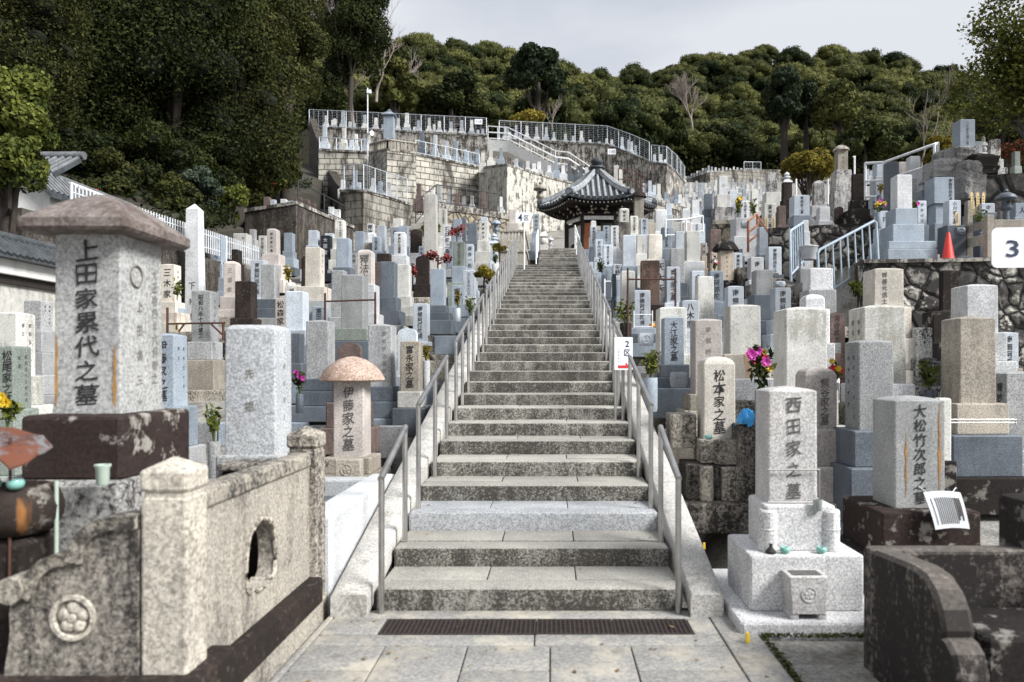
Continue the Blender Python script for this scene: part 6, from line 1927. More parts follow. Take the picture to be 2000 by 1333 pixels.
M['templerib'] = stone('grey_roof_tile', (.17, .18, .19), speck=.25, stain=.35, sc=12, rough=.45, vary=.05, bump=.1)
def temple_gable():
    d = 15.5
    o = Vector((PX(118, d), d, 3.0))
    root = thing('temple_building', 'white-walled temple building with grey tiled gable roof behind the hedge tree', 'building', o)
    z = lambda y: PZ(y, d) - o.z
    X = lambda p: PX(p, d) - o.x
    MB().box(X(10), X(130), .15, 4, -1, z(352)).build('wall', M['plaster'], root, smooth=0)
    xa, xb, za, ya, yb, rise = X(-20), X(128), z(347), -.35, .55, .55
    mb = MB().add([(xa, ya, za), (xb, ya, za), (xb, yb, za + rise), (xa, yb, za + rise), (xa, ya, za - .09), (xb, ya, za - .09), (xb, yb, za + rise - .09), (xa, yb, za + rise - .09)],
                  [(0, 1, 2, 3), (7, 6, 5, 4), (0, 4, 5, 1), (1, 5, 6, 2), (2, 6, 7, 3), (3, 7, 4, 0)])
    mb.build('roof', M['tile'], root, smooth=0)
    rb = MB()
    k = xa + .1
    while k < xb:
        rb.tube([(k, ya - .03, za + .01), (k, yb, za + rise + .02)], .042, 8)
        k += .155
    rb.tube([(xa, yb, za + rise + .05), (xb + .05, yb, za + rise + .05)], .085, 10)
    rb.build('round_tiles', M['templerib'], root)
    # lower gable: white wall under a chevron of tiles, running back
    cx, hw, za_, zr_ = X(120), (X(168) - X(72)) / 2, z(398), z(358)
    t = .11
    MB().prism([(cx - hw * .72, za_ - .5), (cx + hw * .72, za_ - .5), (cx + hw * .72, za_ + .02), (cx, zr_ - .05), (cx - hw * .72, za_ + .02)], -.9, 2.6).build('gable', M['plaster'], root)
    MB().prism([(cx - hw, za_ - t), (cx, zr_ - t * .6), (cx + hw, za_ - t), (cx + hw, za_), (cx, zr_ + t * .5), (cx - hw, za_)], -1.1, 2.6).build('gable_roof', M['tile'], root)
    rb = MB()
    for sg in (-1, 1):
        y = -1.05
        while y < 2.5:
            rb.tube([(cx + sg * hw, y, za_ + .01), (cx + sg * .03, y, zr_ + t * .5 + .01)], .035, 7)
            y += .16
    rb.tube([(cx, -1.15, zr_ + .09), (cx, 2.6, zr_ + .09)], .06, 8)
    rb.lathe([(.02, zr_ + .02), (.12, zr_ + .03), (.13, zr_ + .12), (.07, zr_ + .2), (.002, zr_ + .24)], cx, -1.12, 12)
    rb.build('gable_tiles', M['templerib'], root)
temple_gable()

def picket_fence():
    A, Bp = Vector((-8.75, 13.8, 4.33)), Vector((-8.05, 20.9, 4.33))
    root = thing('picket_fence', 'white metal picket fence along the left boundary under the trees', 'fence', A)
    n = 74
    hh = .56
    dv = Bp - A
    mb = MB()
    for i in range(n + 1):
        p = dv * (i / n)
        mb.tube([p, p + Vector((0, 0, hh))], .016, 6)
    mb.build('pickets', M['fencewhite'], root)
    for zz in (.12, hh - .13): MB().tube([Vector((0, .0, zz)), dv + Vector((0, 0, zz))], .016, 6).build('rail', M['fencewhite'], root)
    for i in range(5):
        p = dv * (i / 4)
        MB().tube([p - Vector((0, 0, .5)), p + Vector((0, 0, hh))], .028, 7).build('post', M['fencewhite'], root)
picket_fence()
wall_line('boundary_wall', 'low dark stone boundary wall below the white picket fence', [(1078 - 8.74 * F / 12.5, 720 - (4.2 - 1.55) * F / 12.5, 12.5), (1078 - 8.4 * F / 17, 720 - (4.2 - 1.55) * F / 17, 17), (1078 - 8.0 * F / 21.2, 720 - (4.2 - 1.55) * F / 21.2, 21.2)], 'concd', zbot=.8, thick=.4)

# dark concrete wall with small graves, left of the block wall
w1, T1, B1 = wall_line('retaining_wall', 'blackened concrete retaining wall below the trees, left of block walls', [(478, 409, 26.5), (578, 393, 26.0), (630, 416, 28.2), (690, 441, 30.8)], 'concd', thick=.3, cap='conc')
terrace_fill('terrace_ground', T1, 3.0, 'ground')
w3, T3, B3 = wall_line('retaining_wall', 'stained block retaining wall with wire fence on top, centre left', [(664, 371, 38.6), (710, 371, 38.0), (760, 385, 39.6), (803, 398, 41.0)], 'blockconc', thick=.4, cap='conc')
terrace_fill('terrace_ground', T3, 6, 'conc')
w4, T4, B4 = wall_line('retaining_wall', 'round-stone retaining wall with thick coping below the black railing', [(852, 398, 36.0), (925, 407, 37.2), (1000, 419, 38.6)], 'cobble', thick=.5, cap='conc', cap_h=.3)
terrace_fill('terrace_ground', T4, 8, 'conc')
# cut-stone walls: left stretch, projecting bastion, right stretch
w2, T2, B2 = wall_line('retaining_wall', 'cut-stone block retaining wall, left stretch beside the curved wall', [(622, 291, 49.0), (690, 295, 49.0), (724, 296, 49.2)], 'block', thick=.5, cap='conc')
w2b, T2b, B2b = wall_line('retaining_wall', 'cut-stone bastion wall with a small balustrade on its corner', [(721, 297, 48.5), (756, 290, 44.0), (810, 297, 44.6), (812, 299, 44.7)], 'block', thick=.5, cap='conc')
w2c, T2c, B2c = wall_line('retaining_wall', 'long cut-stone block wall below the bright gravestone row', [(812, 299, 45.4), (870, 311, 46.4), (936, 325, 47.6)], 'block', thick=.5, cap='conc')
for T_, dd in ((T2, 8), (T2b, 10), (T2c, 9)): terrace_fill('terrace_ground', T_, dd, 'conc')
M['plasterconc'] = stone('pale_stained_concrete', (.54, .52, .46), speck=.15, stain=.85, sthr=.52, sc=8, rough=.9, vary=.03)
w5, T5, B5 = wall_line('retaining_wall', 'pale plastered corner wall with a dark stained side, behind the hall', [(935, 327, 47.0), (990, 320, 42.0), (1076, 346, 44.8), (1130, 359, 46.4), (1180, 366, 48)], 'plasterconc', thick=.5, cap='conc')
terrace_fill('terrace_ground', T5, 9, 'conc')
w6, T6, B6 = wall_line('retaining_wall', 'top concrete retaining wall, left stretch below the wire fence', [(604, 246, 58.5), (700, 251, 58), (840, 258, 57.8), (952, 264, 57.5)], 'conc', thick=.5, cap='conc')
terrace_fill('terrace_ground', T6, 14, 'conc')
w7, T7, B7 = wall_line('retaining_wall', 'top concrete retaining wall, long curved right stretch', [(952, 270, 57.5), (1060, 275, 58), (1186, 282, 57), (1230, 298, 55.5), (1270, 316, 54.5)], 'conc', thick=.5, cap='conc')
terrace_fill('terrace_ground', T7, 16, 'conc')
w8, T8, B8 = wall_line('retaining_wall', 'rounded end of the top concrete wall, right of the hall', [(1271, 316, 52.5), (1302, 320, 51), (1322, 336, 53), (1338, 356, 57)], 'conc', thick=.5, cap='conc')
terrace_fill('terrace_ground', T8, 10, 'conc')
w9, T9, B9 = wall_line('retaining_wall', 'sloping lower wall with gravestones, right of the hall roof', [(1215, 372, 43.5), (1276, 387, 43), (1346, 408, 45)], 'conc', thick=.5, cap='conc', cap_h=.3)
terrace_fill('terrace_ground', T9, 7, 'conc')
w10, T10, B10 = wall_line('curved_wall', 'curved dark concrete side wall sweeping down the left of terraces', [(604, 231, 58), (614, 260, 56), (627, 289, 53.5), (641, 333, 49), (655, 357, 44.5), (672, 373, 39.2)], 'concd', thick=.5)
w11, T11, B11 = wall_line('retaining_wall', 'far brown retaining wall crowned by a row of tiny gravestones', [(1336, 352, 84), (1387, 336, 82), (1425, 332, 83), (1490, 331, 84), (1560, 333, 86)], 'blockconc', thick=.6)
terrace_fill('terrace_ground', T11, 10, 'conc')

# wire fences on the terraces
def wire_fence(name, label, pts, h, mat='galv', wires=10, r=.03, step=None):
    """pts = [(px, y of the foot, depth)]"""
    T = [Vector(P(*p)) for p in pts]
    o = T[0]
    root = thing(name, label, 'fence', o)
    up = Vector((0, 0, h))
    for i, p in enumerate(T): MB().tube([p - o, p - o + up], r, 6).build('post', M[mat], root)
    MB().tube([p - o + up for p in T], r * .9, 6).build('top_rail', M[mat], root)
    MB().tube([p - o + up * .04 for p in T], r * .7, 6).build('bottom_rail', M[mat], root)
    mb = MB()
    for k in range(1, wires): mb.tube([p - o + up * (k / wires) for p in T], .007, 4)
    for i in range(len(T) - 1):
        ln = (T[i + 1] - T[i]).length
        m = int(ln / .35)
        for q in range(1, m):
            p = T[i] + (T[i + 1] - T[i]) * (q / m) - o
            mb.tube([p, p + up], .006, 4)
    mb.build('wire_mesh', M[mat], root, smooth=0)
    return root
def along(pts, n):
    out_ = []
    for i in range(n + 1):
        f = i / n * (len(pts) - 1)
        k = min(int(f), len(pts) - 2)
        g = f - k
        out_.append(tuple(pts[k][j] + (pts[k + 1][j] - pts[k][j]) * g for j in range(3)))
    return out_
wire_fence('wire_fence', 'wire fence along the top terrace, left stretch', along([(604, 247, 58.3), (700, 251.5, 57.8), (840, 258.5, 57.6), (950, 264, 57.3)], 8), 1.28)
wire_fence('wire_fence', 'wire fence along the top terrace, right of the white stairway', along([(975, 271, 57.3), (1060, 275, 57.8), (1186, 282, 56.8), (1230, 298, 55.3), (1268, 315, 54.3)], 8), 1.36)
wire_fence('wire_fence', 'wire fence on the rounded end of the top wall', along([(1272, 316, 52.3), (1302, 320, 50.8), (1322, 336, 52.8), (1337, 355, 56.8)], 6), 1.15)
wire_fence('wire_fence', 'wire fence on the stained block wall, centre left', along([(672, 371.5, 38.2), (710, 371, 37.8), (755, 384, 39.3), (795, 395, 40.5)], 6), 1.25)
wire_fence('wire_fence', 'low pale railing along the long cut-stone wall', along([(812, 299, 45.2), (870, 311, 46.2), (936, 325, 47.4)], 6), .75, wires=2)
wire_fence('wire_fence', 'low pale railing along the left cut-stone wall', along([(624, 291, 48.8), (690, 295, 48.8), (722, 296, 49)], 4), .75, wires=2)
wire_fence('black_railing', 'black railing above the round-stone wall', along([(852, 396, 35.9), (925, 405, 37.1), (975, 413, 38)], 5), .85, 'blackmetal', wires=2)
wire_fence('black_railing', 'black stair railing left of the round-stone wall', [(812, 437, 36), (825, 420, 37), (852, 396, 38.5)], .9, 'blackmetal', wires=2)
wire_fence('black_railing', 'black railing down the blackened concrete wall', [(582, 391, 26.2), (633, 414, 28.2), (688, 440, 30.6)], .62, 'blackmetal', wires=2, r=.022)
wire_fence('wire_fence', 'tiny pale fence at the end of the far brown wall', [(1453, 331, 83.5), (1470, 331, 84), (1486, 331, 84)], .8, wires=4, r=.04)
def red_scaffold():
    o = Vector(P(1206, 378, 42.5))
    root = thing('pipe_scaffold', 'rusty red pipe scaffold along the wall behind the hall roof', 'scaffold', o)
    xs = along([(1208, 330, 44), (1235, 332, 44.5), (1260, 346, 44.8)], 6)
    for p in xs:
        a = Vector(P(*p)) - o
        MB().tube([a - Vector((0, 0, 1.9)), a], .035, 6).build('upright', M['rustmetal'], root)
    for k in (0, .6, 1.2): MB().tube([Vector(P(*p)) - o - Vector((0, 0, k)) for p in xs], .03, 6).build('bar', M['rustmetal'], root)
red_scaffold()

# white bridge stair between the terraces
def bridge_stair():
    pts = [(953, 283, 55), (992, 286, 54.5), (1085, 334, 51.5)]
    o = Vector(P(*pts[0]))
    root = thing('white_stairway', 'white-sided concrete stair with pipe railings between the upper terraces', 'stairs', o)
    T = [Vector(P(*p)) - o for p in pts]
    rs = []
    for p in T:
        rs.append([tuple(p + Vector((0, 0, -.42))), tuple(p + Vector((0, 1.4, -.42))), tuple(p + Vector((0, 1.4, .38))), tuple(p + Vector((0, 0, .38)))])
    MB().rings(rs).build('parapet', M['plaster'], root, smooth=0)
    for k in (0, 1.4):
        for h in (.9, 1.35): MB().tube([p + Vector((0, k, h - .0)) for p in T] + [T[-1] + Vector((.9, k, h - .1)), T[-1] + Vector((3.6, k, h - 1.9))], .035, 6).build('pipe_rail', M['whitepaint'], root)
    for f in (0, .5, 1):
        p = T[0] + (T[1] - T[0]) * f
        MB().tube([p + Vector((0, 0, .35)), p + Vector((0, 0, 1.35))], .035, 6).build('post', M['whitepaint'], root)
    for f in (.25, .5, .75, 1):
        p = T[1] + (T[2] - T[1]) * f
        MB().tube([p + Vector((0, 0, .35)), p + Vector((0, 0, 1.35))], .035, 6).build('post', M['whitepaint'], root)
bridge_stair()
def tiny_sign(px0, px1, py0, py1, d, txt, label):
    r_, wd, hh, zc = sign_board('section_sign', label, px0, px1, py0, py1, d, th=.03, rad=.02, pole=(0, PZ(py1, d)))
    letters(r_, txt[:2], (-wd * .26, -.006, zc), (1, 0), hh * .6, hh * .42, M['navytext'], brush=False, vertical=False, name='lettering')
    letters(r_, '区', (wd * .28, -.006, zc), (1, 0), hh * .45, .1, M['navytext'], brush=False, name='lettering')
tiny_sign(927, 942, 233, 243, 57.0, '11', 'small white section sign reading 11 on the top fence')
tiny_sign(1187, 1203, 291, 302, 56.0, '10', 'small white section sign reading 10 on the top wall')
def light_pole():
    d = 46.5
    o = Vector(P(718, 372, d))
    root = thing('light_pole', 'slim white pole with a lamp and loudspeaker on the terraces', 'light pole', o)
    MB().tube([(0, 0, -.5), (0, 0, PZ(172, d) - o.z)], .05, 8, .035).build('pole', M['whitepaint'], root)
    MB().block(-.05, .22, -.08, .08, PZ(183, d) - o.z, PZ(176, d) - o.z, .02).build('lamp', M['whitepaint'], root)
    MB().tube([(.02, -.05, PZ(262, d) - o.z), (.35, -.35, PZ(264, d) - o.z)], .05, 10, .16).build('loudspeaker', M['whitepaint'], root)
light_pole()
bar_frame('light_pole', 'small white lamp post at the forest edge right of the round tree', [(P(1669, 345, 60), P(1669, 306, 60))], [(P(1666, 307, 60), P(1671, 306, 60))], .07, 'whitepaint', cat='light pole')

# balustrade and big lantern-like pillar on the bastion
def bastion():
    d = 44.3
    o = Vector(P(756, 290, d))
    root = thing('stone_balustrade', 'old stone balustrade on the bastion corner', 'fence', o)
    for a, b in (((756, 290, 44.2), (812, 298, 44.9)), ((756, 290, 44.2), (723, 297, 48.2))):
        A, Bq = Vector(P(*a)) - o, Vector(P(*b)) - o
        MB().tube([A + Vector((0, .1, .52)), Bq + Vector((0, .1, .52))], .09, 4).build('rail', M['oldlight'], root)
        for i in range(9):
            p = A + (Bq - A) * (i / 8) + Vector((0, .1, 0))
            MB().block(p.x - .06, p.x + .06, p.y - .06, p.y + .06, p.z - .02, p.z + .47, .01).build('baluster', M['oldlight'], root)
bastion()
def roofed_pillar(px0, px1, py0, py1, d, label, mat):
    wd = (px1 - px0) * d / F
    h = (py1 - py0) * d / F
    root = thing('memorial_pillar', label, 'memorial pillar', P((px0 + px1) / 2, py1, d))
    MB().rbox(-wd * .42, wd * .42, -wd * .4, wd * .4, [(-.3, 0, 0), (h * .70, 0, 0)], .02).build('shaft', M[mat], root)
    MB().lathe([(wd * .5, h * .702), (wd * .78, h * .72), (wd * .8, h * .75), (wd * .5, h * .83), (wd * .2, h * .9)], n=4).build('roof', M[mat], root)
    MB().lathe([(wd * .14, h * .9), (wd * .22, h * .94), (.01, h)], n=12).build('finial', M[mat], root)
roofed_pillar(749, 772, 214, 264, 46.5, 'grey roofed memorial pillar on the bastion, taller than gravestones around', 'blue')

# ------------------------------------------------------------------ rows of gravestones on the far terraces
DIST = MB()
def far_row(items, d_of, tilt_mat, where, group, stuff=False):
    """items = [(px centre, y top, y foot)]; each is a shaft on two plinths"""
    items = sorted(items)
    n = len(items)
    for i, (px, yt, yb) in enumerate(items):
        d = d_of(px)
        rr = random.Random(int(px * 7 + yt))
        H = (yb - yt) * d / F
        wd = min(.42, max(.2, H * .17)) * rr.uniform(.9, 1.1)
        m = rr.choice(tilt_mat)
        nth = ORD[i] if i < len(ORD) else ORD[-1]
        lab = '%s gravestone %s from left, %s' % (WORDS.get(m, m), nth, where)
        X, Y, z0 = PX(px, d), d + .5, PZ(yb, d)
        low = H < .75
        hs = H * (.66 if low else .56)
        if stuff:
            q = wd / 2
            DIST.box(X - q, X + q, Y - q, Y + q, z0 + H - hs, z0 + H)
            DIST.box(X - q * 1.45, X + q * 1.45, Y - q * 1.45, Y + q * 1.45, z0 + (H - hs) * .5, z0 + H - hs - .003)
            DIST.box(X - q * 2.2, X + q * 2.2, Y - q * 2.2, Y + q * 2.2, z0 - .4, z0 + (H - hs) * .5 - .003)
            continue
        root = thing('gravestone', lab, 'gravestone', (X, Y, z0), group, rz=rr.uniform(-.05, .05))
        shaft_mesh(wd, wd, hs, rr.choice(('flat', 'flat', 'pyr'))).build('shaft', M[m], root, (0, 0, H - hs))
        rest = H - hs
        MB().block(-wd * .72, wd * .72, -wd * .72, wd * .72, rest * .55, rest - .002, .015).build('plinth', M[m], root)
        MB().block(-wd * 1.15, wd * 1.15, -wd * 1.1, wd * 1.1, -.4, rest * .55 - .002, .015).build('base_slab', M[m], root)
def c2(l): return [(560 + a / 4, 180 + b / 4, 180 + c / 4) for a, b, c in l]
def c3(l): return [(900 + a / 4, 180 + b / 4, 180 + c / 4) for a, b, c in l]
PAL = ['blue', 'lblue', 'white', 'blue', 'lblue']
far_row(c2([(295, 170, 265), (345, 205, 268), (362, 195, 268), (428, 130, 270), (482, 220, 278), (515, 228, 280), (598, 165, 285), (685, 188, 290), (742, 240, 292), (860, 190, 295), (930, 152, 300), (990, 260, 304), (1020, 208, 305), (1105, 188, 305), (1145, 240, 308), (1185, 215, 310), (1232, 285, 314), (1278, 220, 316), (1312, 278, 318), (1362, 205, 322), (1440, 205, 325), (1490, 285, 328), (1528, 275, 332)]),
        lambda p: 58.8, PAL, '', '', stuff=True)
far_row(c2([(280, 243, 425), (432, 265, 425), (528, 312, 440), (490, 360, 440), (625, 320, 470), (600, 350, 440), (385, 400, 440)]), lambda p: 49.6, ['white', 'lblue', 'cream', 'blue'], 'on the left cut-stone wall', 'gravestones on the left cut-stone wall')
far_row(c2([(1045, 300, 485), (1150, 320, 495), (1240, 365, 520), (1315, 365, 535), (1390, 430, 545), (1425, 450, 550), (1480, 430, 560), (1460, 480, 560)]), lambda p: 45.9 + (p - 820) * .0172, ['blue', 'lblue', 'dgrey', 'blue'], 'on the long cut-stone wall', 'gravestones on the long cut-stone wall')
far_row(c2([(420, 670, 765), (515, 592, 765), (545, 690, 765), (655, 660, 780), (680, 715, 785), (715, 683, 790), (780, 690, 800)]), lambda p: 39.6, ['lblue', 'white', 'blue'], 'behind wire on stained block wall', 'gravestones on the stained block wall')
far_row(c2([(1020, 700, 860), (1130, 750, 870), (1180, 710, 875), (1260, 760, 895), (1325, 780, 900), (1375, 800, 905), (1440, 795, 915), (1530, 765, 935), (1625, 870, 940), (1665, 805, 945)]), lambda p: 37.6 + (p - 850) * .014, ['white', 'redbrown', 'dgrey', 'lblue', 'grey'], 'above the round-stone wall', 'gravestones above the round-stone wall')
far_row(c2([(1525, 460, 570), (1590, 420, 560), (1670, 420, 545)]), lambda p: 45.5, ['blue', 'cream'], 'on the plastered corner wall', 'gravestones on the plastered corner wall')
far_row(c3([(430, 505, 590), (470, 530, 600), (520, 525, 605), (570, 545, 615), (610, 530, 620), (690, 560, 630), (745, 500, 635), (800, 560, 645), (850, 540, 655), (905, 590, 665), (940, 560, 668), (985, 575, 670)]), lambda p: 43.5 + (p - 990) * .026, ['dgrey', 'blue', 'white', 'lblue', 'dgrey'], 'on pale plastered wall behind hall', 'gravestones along the pale plastered wall')
far_row(c3([(345, 262, 355), (378, 300, 355), (430, 245, 360), (515, 252, 362), (592, 258, 366), (668, 262, 368), (728, 300, 374), (818, 315, 384), (878, 330, 388), (945, 292, 388), (1012, 360, 396), (1085, 375, 402), (1143, 350, 405), (1183, 360, 415)]), lambda p: 58.4, PAL, '', '', stuff=True)
far_row(c3([(1265, 340, 465), (1315, 360, 485), (1340, 375, 495), (1370, 405, 510), (1405, 490, 525)]), lambda p: 56.0, PAL, 'at bend of the top fence', 'gravestones at the bend of the top wall')
far_row(c3([(1520, 475, 560), (1570, 472, 565), (1605, 515, 580), (1640, 555, 610)]), lambda p: 53.0, ['lblue', 'white'], 'on rounded end of top wall', 'gravestones on the rounded wall end')
far_row(c3([(1220, 560, 790), (1255, 585, 800), (1440, 700, 835), (1485, 680, 842), (1520, 715, 850), (1555, 705, 860), (1610, 770, 875), (1660, 810, 885), (1690, 750, 895), (1722, 790, 902), (1750, 815, 910)]), lambda p: 44.5, ['blue', 'lblue', 'cream', 'white'], 'on wall right of hall roof', 'gravestones right of the hall roof')
far_row([(512, 380, 409), (524, 385, 408), (545, 384, 402), (560, 388, 400), (575, 381, 397), (590, 385, 403), (603, 392, 408), (640, 400, 424), (652, 405, 430)], lambda p: 27.0 if p < 580 else 27.4 + (p - 580) * .038, ['redbrown', 'white', 'redbrown', 'lblue'], 'on the blackened concrete wall', 'small gravestones on the blackened concrete wall')
# far valley on the right: a crowd of small stones climbing to the forest
rv = random.Random(21)
rows = []
for k in range(6):
    yb = 372 + k * 10.5
    its = []
    n = [16, 15, 14, 12, 10, 8][k]
    for i in range(n):
        px = 1342 + (150 + k * 12) * (i + rv.uniform(-.3, .3)) / n
        hgt = rv.uniform(15, 26) + k * 1.5
        its.append((px, yb - hgt, yb + rv.uniform(-2, 2)))
    rows.append(its)
for k, its in enumerate(rows):
    dd = [66, 60, 55, 50, 45, 41][k]
    far_row(its, lambda p, dd=dd: dd, ['white', 'lblue', 'cream', 'blue', 'white'], '', '', stuff=True)
    a = [(1325, yb0, dd - .4) for yb0 in [its[0][2] + 2]] + [(1330 + 190 + k * 10, its[-1][2] + 2, dd - .4)]
    wv, Tv, Bv = wall_line('terrace_wall', 'low stone terrace wall under the %s row of the far valley' % ORD[k], a, 'blockconc', thick=.4)
    terrace_fill('terrace_ground', Tv, 5, 'ground')
far_row([(1341 + i * 5.6, 343 - i * 2.6 + (2 if i % 2 else 0), 354 - i * 2.2) for i in range(9)], lambda p: 84.5 - (p - 1336) * .04, ['lblue'], '', '', stuff=True)
far_row([(1392 + i * 7.2, 324 + (i % 3) * 1.6, 335) for i in range(9)], lambda p: 84.5, ['white', 'lblue'], '', '', stuff=True)
far_row([(1700 + i * 7, 327 + (i % 2) * 3, 345) for i in range(6)], lambda p: 45, ['white', 'lblue'], '', '', stuff=True)

def distant_mat():
    m, t, b = mat_new('distant_granite')
    g = t.nodes.new('ShaderNodeNewGeometry')
    c = mixc(t, ramp(t, g.outputs['Random Per Island'], .1, .9), (.27, .30, .335, 1), (.60, .585, .55, 1))
    tc_ = t.nodes.new('ShaderNodeTexCoord')
    c = mixc(t, .6, c, ramp(t, noise(t, tc_.outputs['Object'], 5, 3, .7), .35, .6, (.5, .5, .5, 1), (1.05, 1.05, 1.05, 1)), 'MULTIPLY')
    t.links.new(c, b.inputs['Base Color'])
    b.inputs['Roughness'].default_value = .8
    return m
M['distant'] = distant_mat()
tag(DIST.build('distant_gravestones', M['distant'], smooth=0), 'tiny pale gravestones crowding the far valley and the top fenced terrace', 'gravestones', kind='stuff')

# ------------------------------------------------------------------ the six-sided hall
def hall():
    cx, cy, zb = PX(1166, 33), 33.0, 44 * RI - .01
    Re, ze = 2.62, 8.42
    root = thing('temple_hall', 'small six-sided temple hall with grey tiled roof at the stair top', 'temple hall', (cx, cy, zb))
    E = ze - zb
    zap = 9.95 - zb
    def hexpt(r, k, f=0.0, z=0.0):
        a0, a1 = R(-120 + 60 * k), R(-60 + 60 * k)
        p = Vector((r * math.cos(a0), r * math.sin(a0), 0)).lerp(Vector((r * math.cos(a1), r * math.sin(a1), 0)), f)
        p.z = z
        return p
    def prof(t): return E + .03 + (zap - E) * (t ** 1.35)            # concave sweep from eave (t=0) to apex (t=1)
    def rad(t): return Re * (1 - t) + .20 * t
    roof = MB(); ribs = MB(); ridges = MB(); ends = MB()
    nt, nf = 10, 10
    for k in range(6):
        grid = []
        for i in range(nt + 1):
            t = i / nt
            row = []
            for j in range(nf + 1):
                f = j / nf
                lift = .20 * (1 - t) ** 2 * (abs(f - .5) * 2) ** 2.5
                row.append(hexpt(rad(t), k, f, prof(t) + lift))
            grid.append(row)
        vs = [tuple(p) for r_ in grid for p in r_] + [tuple(p - Vector((0, 0, .07))) for r_ in grid for p in r_]
        m = nf + 1
        o = (nt + 1) * m
        fs = []
        for i in range(nt):
            for j in range(nf):
                a = i * m + j
                fs += [(a, a + 1, a + m + 1, a + m), (a + o, a + m + o, a + m + 1 + o, a + 1 + o)]
        for j in range(nf): fs.append((j, j + o, j + 1 + o, j + 1))
        roof.add(vs, fs)
        # rows of round tiles running down the slope
        nr = 11
        for q in range(nr):
            f0 = (q + .5) / nr
            side = (f0 - .5) * Re
            pts = []
            for i in range(nt + 1):
                t = i / nt
                hw = rad(t) / 2
                if abs(side) > hw - .08: break
                f = .5 + side / (2 * hw)
                lift = .20 * (1 - t) ** 2 * (abs(f - .5) * 2) ** 2.5
                pts.append(hexpt(rad(t), k, f, prof(t) + lift + .025))
            if len(pts) > 1:
                ribs.tube(pts, .062, 8)
                d_ = (pts[0] - pts[1]).normalized()
                ends.tube([pts[0] + d_ * .0, pts[0] + d_ * .06], .078, 12)
        pts = []
        for i in range(nt + 1):
            t = i / nt
            pts.append(hexpt(rad(t), k, 0, prof(t) + .20 * (1 - t) ** 2 + .09))
        ridges.tube(pts, .11, 8, .09)
        ridges.tube([p + Vector((0, 0, .11)) for p in pts[1:]], .07, 8)
        e = pts[1]
        ends.tube([e + (pts[0] - pts[1]).normalized() * .02, e + (pts[0] - pts[1]).normalized() * .22], .15, 10)
    r_ = roof.build('roof', M['tile'], root)
    ribs.build('round_tiles', M['tilerib'], r_)
    ridges.build('hip_ridges', M['tilerib'], r_)
    ends.build('tile_ends', M['tile'], r_)
    MB().lathe([(.34, zap - .06), (.36, zap + .10), (.30, zap + .12), (.30, zap + .28), (.38, zap + .30), (.36, zap + .36), (.2, zap + .38), (.15, zap + .42), (.26, zap + .52), (.28, zap + .62), (.2, zap + .72), (.06, zap + .80), (.02, zap + .88), (.002, zap + .92)], n=12).build('finial', M['tile'], root)
    # eaves: dark soffit, rafters with white ends
    so = MB()
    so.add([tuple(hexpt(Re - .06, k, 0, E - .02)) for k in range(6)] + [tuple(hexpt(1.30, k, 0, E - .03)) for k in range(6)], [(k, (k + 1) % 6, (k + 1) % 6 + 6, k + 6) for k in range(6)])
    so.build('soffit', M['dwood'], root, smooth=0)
    raf, tips = MB(), MB()
    for k in range(6):
        for q in range(15):
            f = (q + .5) / 15
            lift = .16 * (abs(f - .5) * 2) ** 2.5
            a, b = hexpt(Re - .16, k, f, E - .10 + lift), hexpt(1.35, k, f, E - .08)
            raf.tube([a, b], .04, 4)
            tips.tube([a + (a - b).normalized() * .001, a + (a - b).normalized() * .02], .038, 4)
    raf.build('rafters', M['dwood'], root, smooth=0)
    tips.build('rafter_tips', M['plaster'], root, smooth=0)
    br, brw = MB(), MB()
    for k in range(6):
        for f in (0.0, .33, .67):
            p = hexpt(1.34, k, f, 0)
            n_ = Vector((p.x, p.y, 0)).normalized()
            for i, (zz, ext) in enumerate(((E - .36, .18), (E - .26, .36), (E - .17, .54))):
                br.tube([Vector((p.x, p.y, zz)), Vector((p.x, p.y, zz)) + n_ * ext], .06, 4)
                brw.tube([Vector((p.x, p.y, zz)) + n_ * ext, Vector((p.x, p.y, zz)) + n_ * (ext + .015)], .058, 4)
        # pale carved frog-leg struts
        for sx in (-1, 1):
            pts = [hexpt(1.36, k, .5 + sx * .07, E - .14), hexpt(1.36, k, .5 + sx * .16, E - .19), hexpt(1.36, k, .5 + sx * .24, E - .32), hexpt(1.36, k, .5 + sx * .34, E - .33)]
            n_ = hexpt(1, k, .5).normalized() * .04
            brw.tube([p + n_ for p in pts], .05, 5, .03)
    br.build('brackets', M['dwood'], root, smooth=0)
    brw.build('bracket_carving', M['bracketpale'], root, smooth=0)
    # body: posts, beams, plaster panels, a white tablet over the door
    for k in range(6):
        p = hexpt(1.32, k, 0, 0)
        MB().lathe([(.10, 0), (.10, E - .25)], p.x, p.y, 12).build('post', M['dwood'], root)
    for zz, th in ((E - .36, .14), (E - .74, .12), (.02, .14)):
        b = MB()
        for k in range(6): b.tube([hexpt(1.32, k, 0, zz), hexpt(1.32, k, 1, zz)], th * .6, 4)
        b.build('beam', M['dwood'], root, smooth=0)
    MB().add([tuple(hexpt(1.25, k, 0, E - .42)) for k in range(6)] + [tuple(hexpt(1.25, k, 0, E - .1)) for k in range(6)], [(k, (k + 1) % 6, (k + 1) % 6 + 6, k + 6) for k in range(6)]).build('upper_wall', M['dwood'], root, smooth=0)
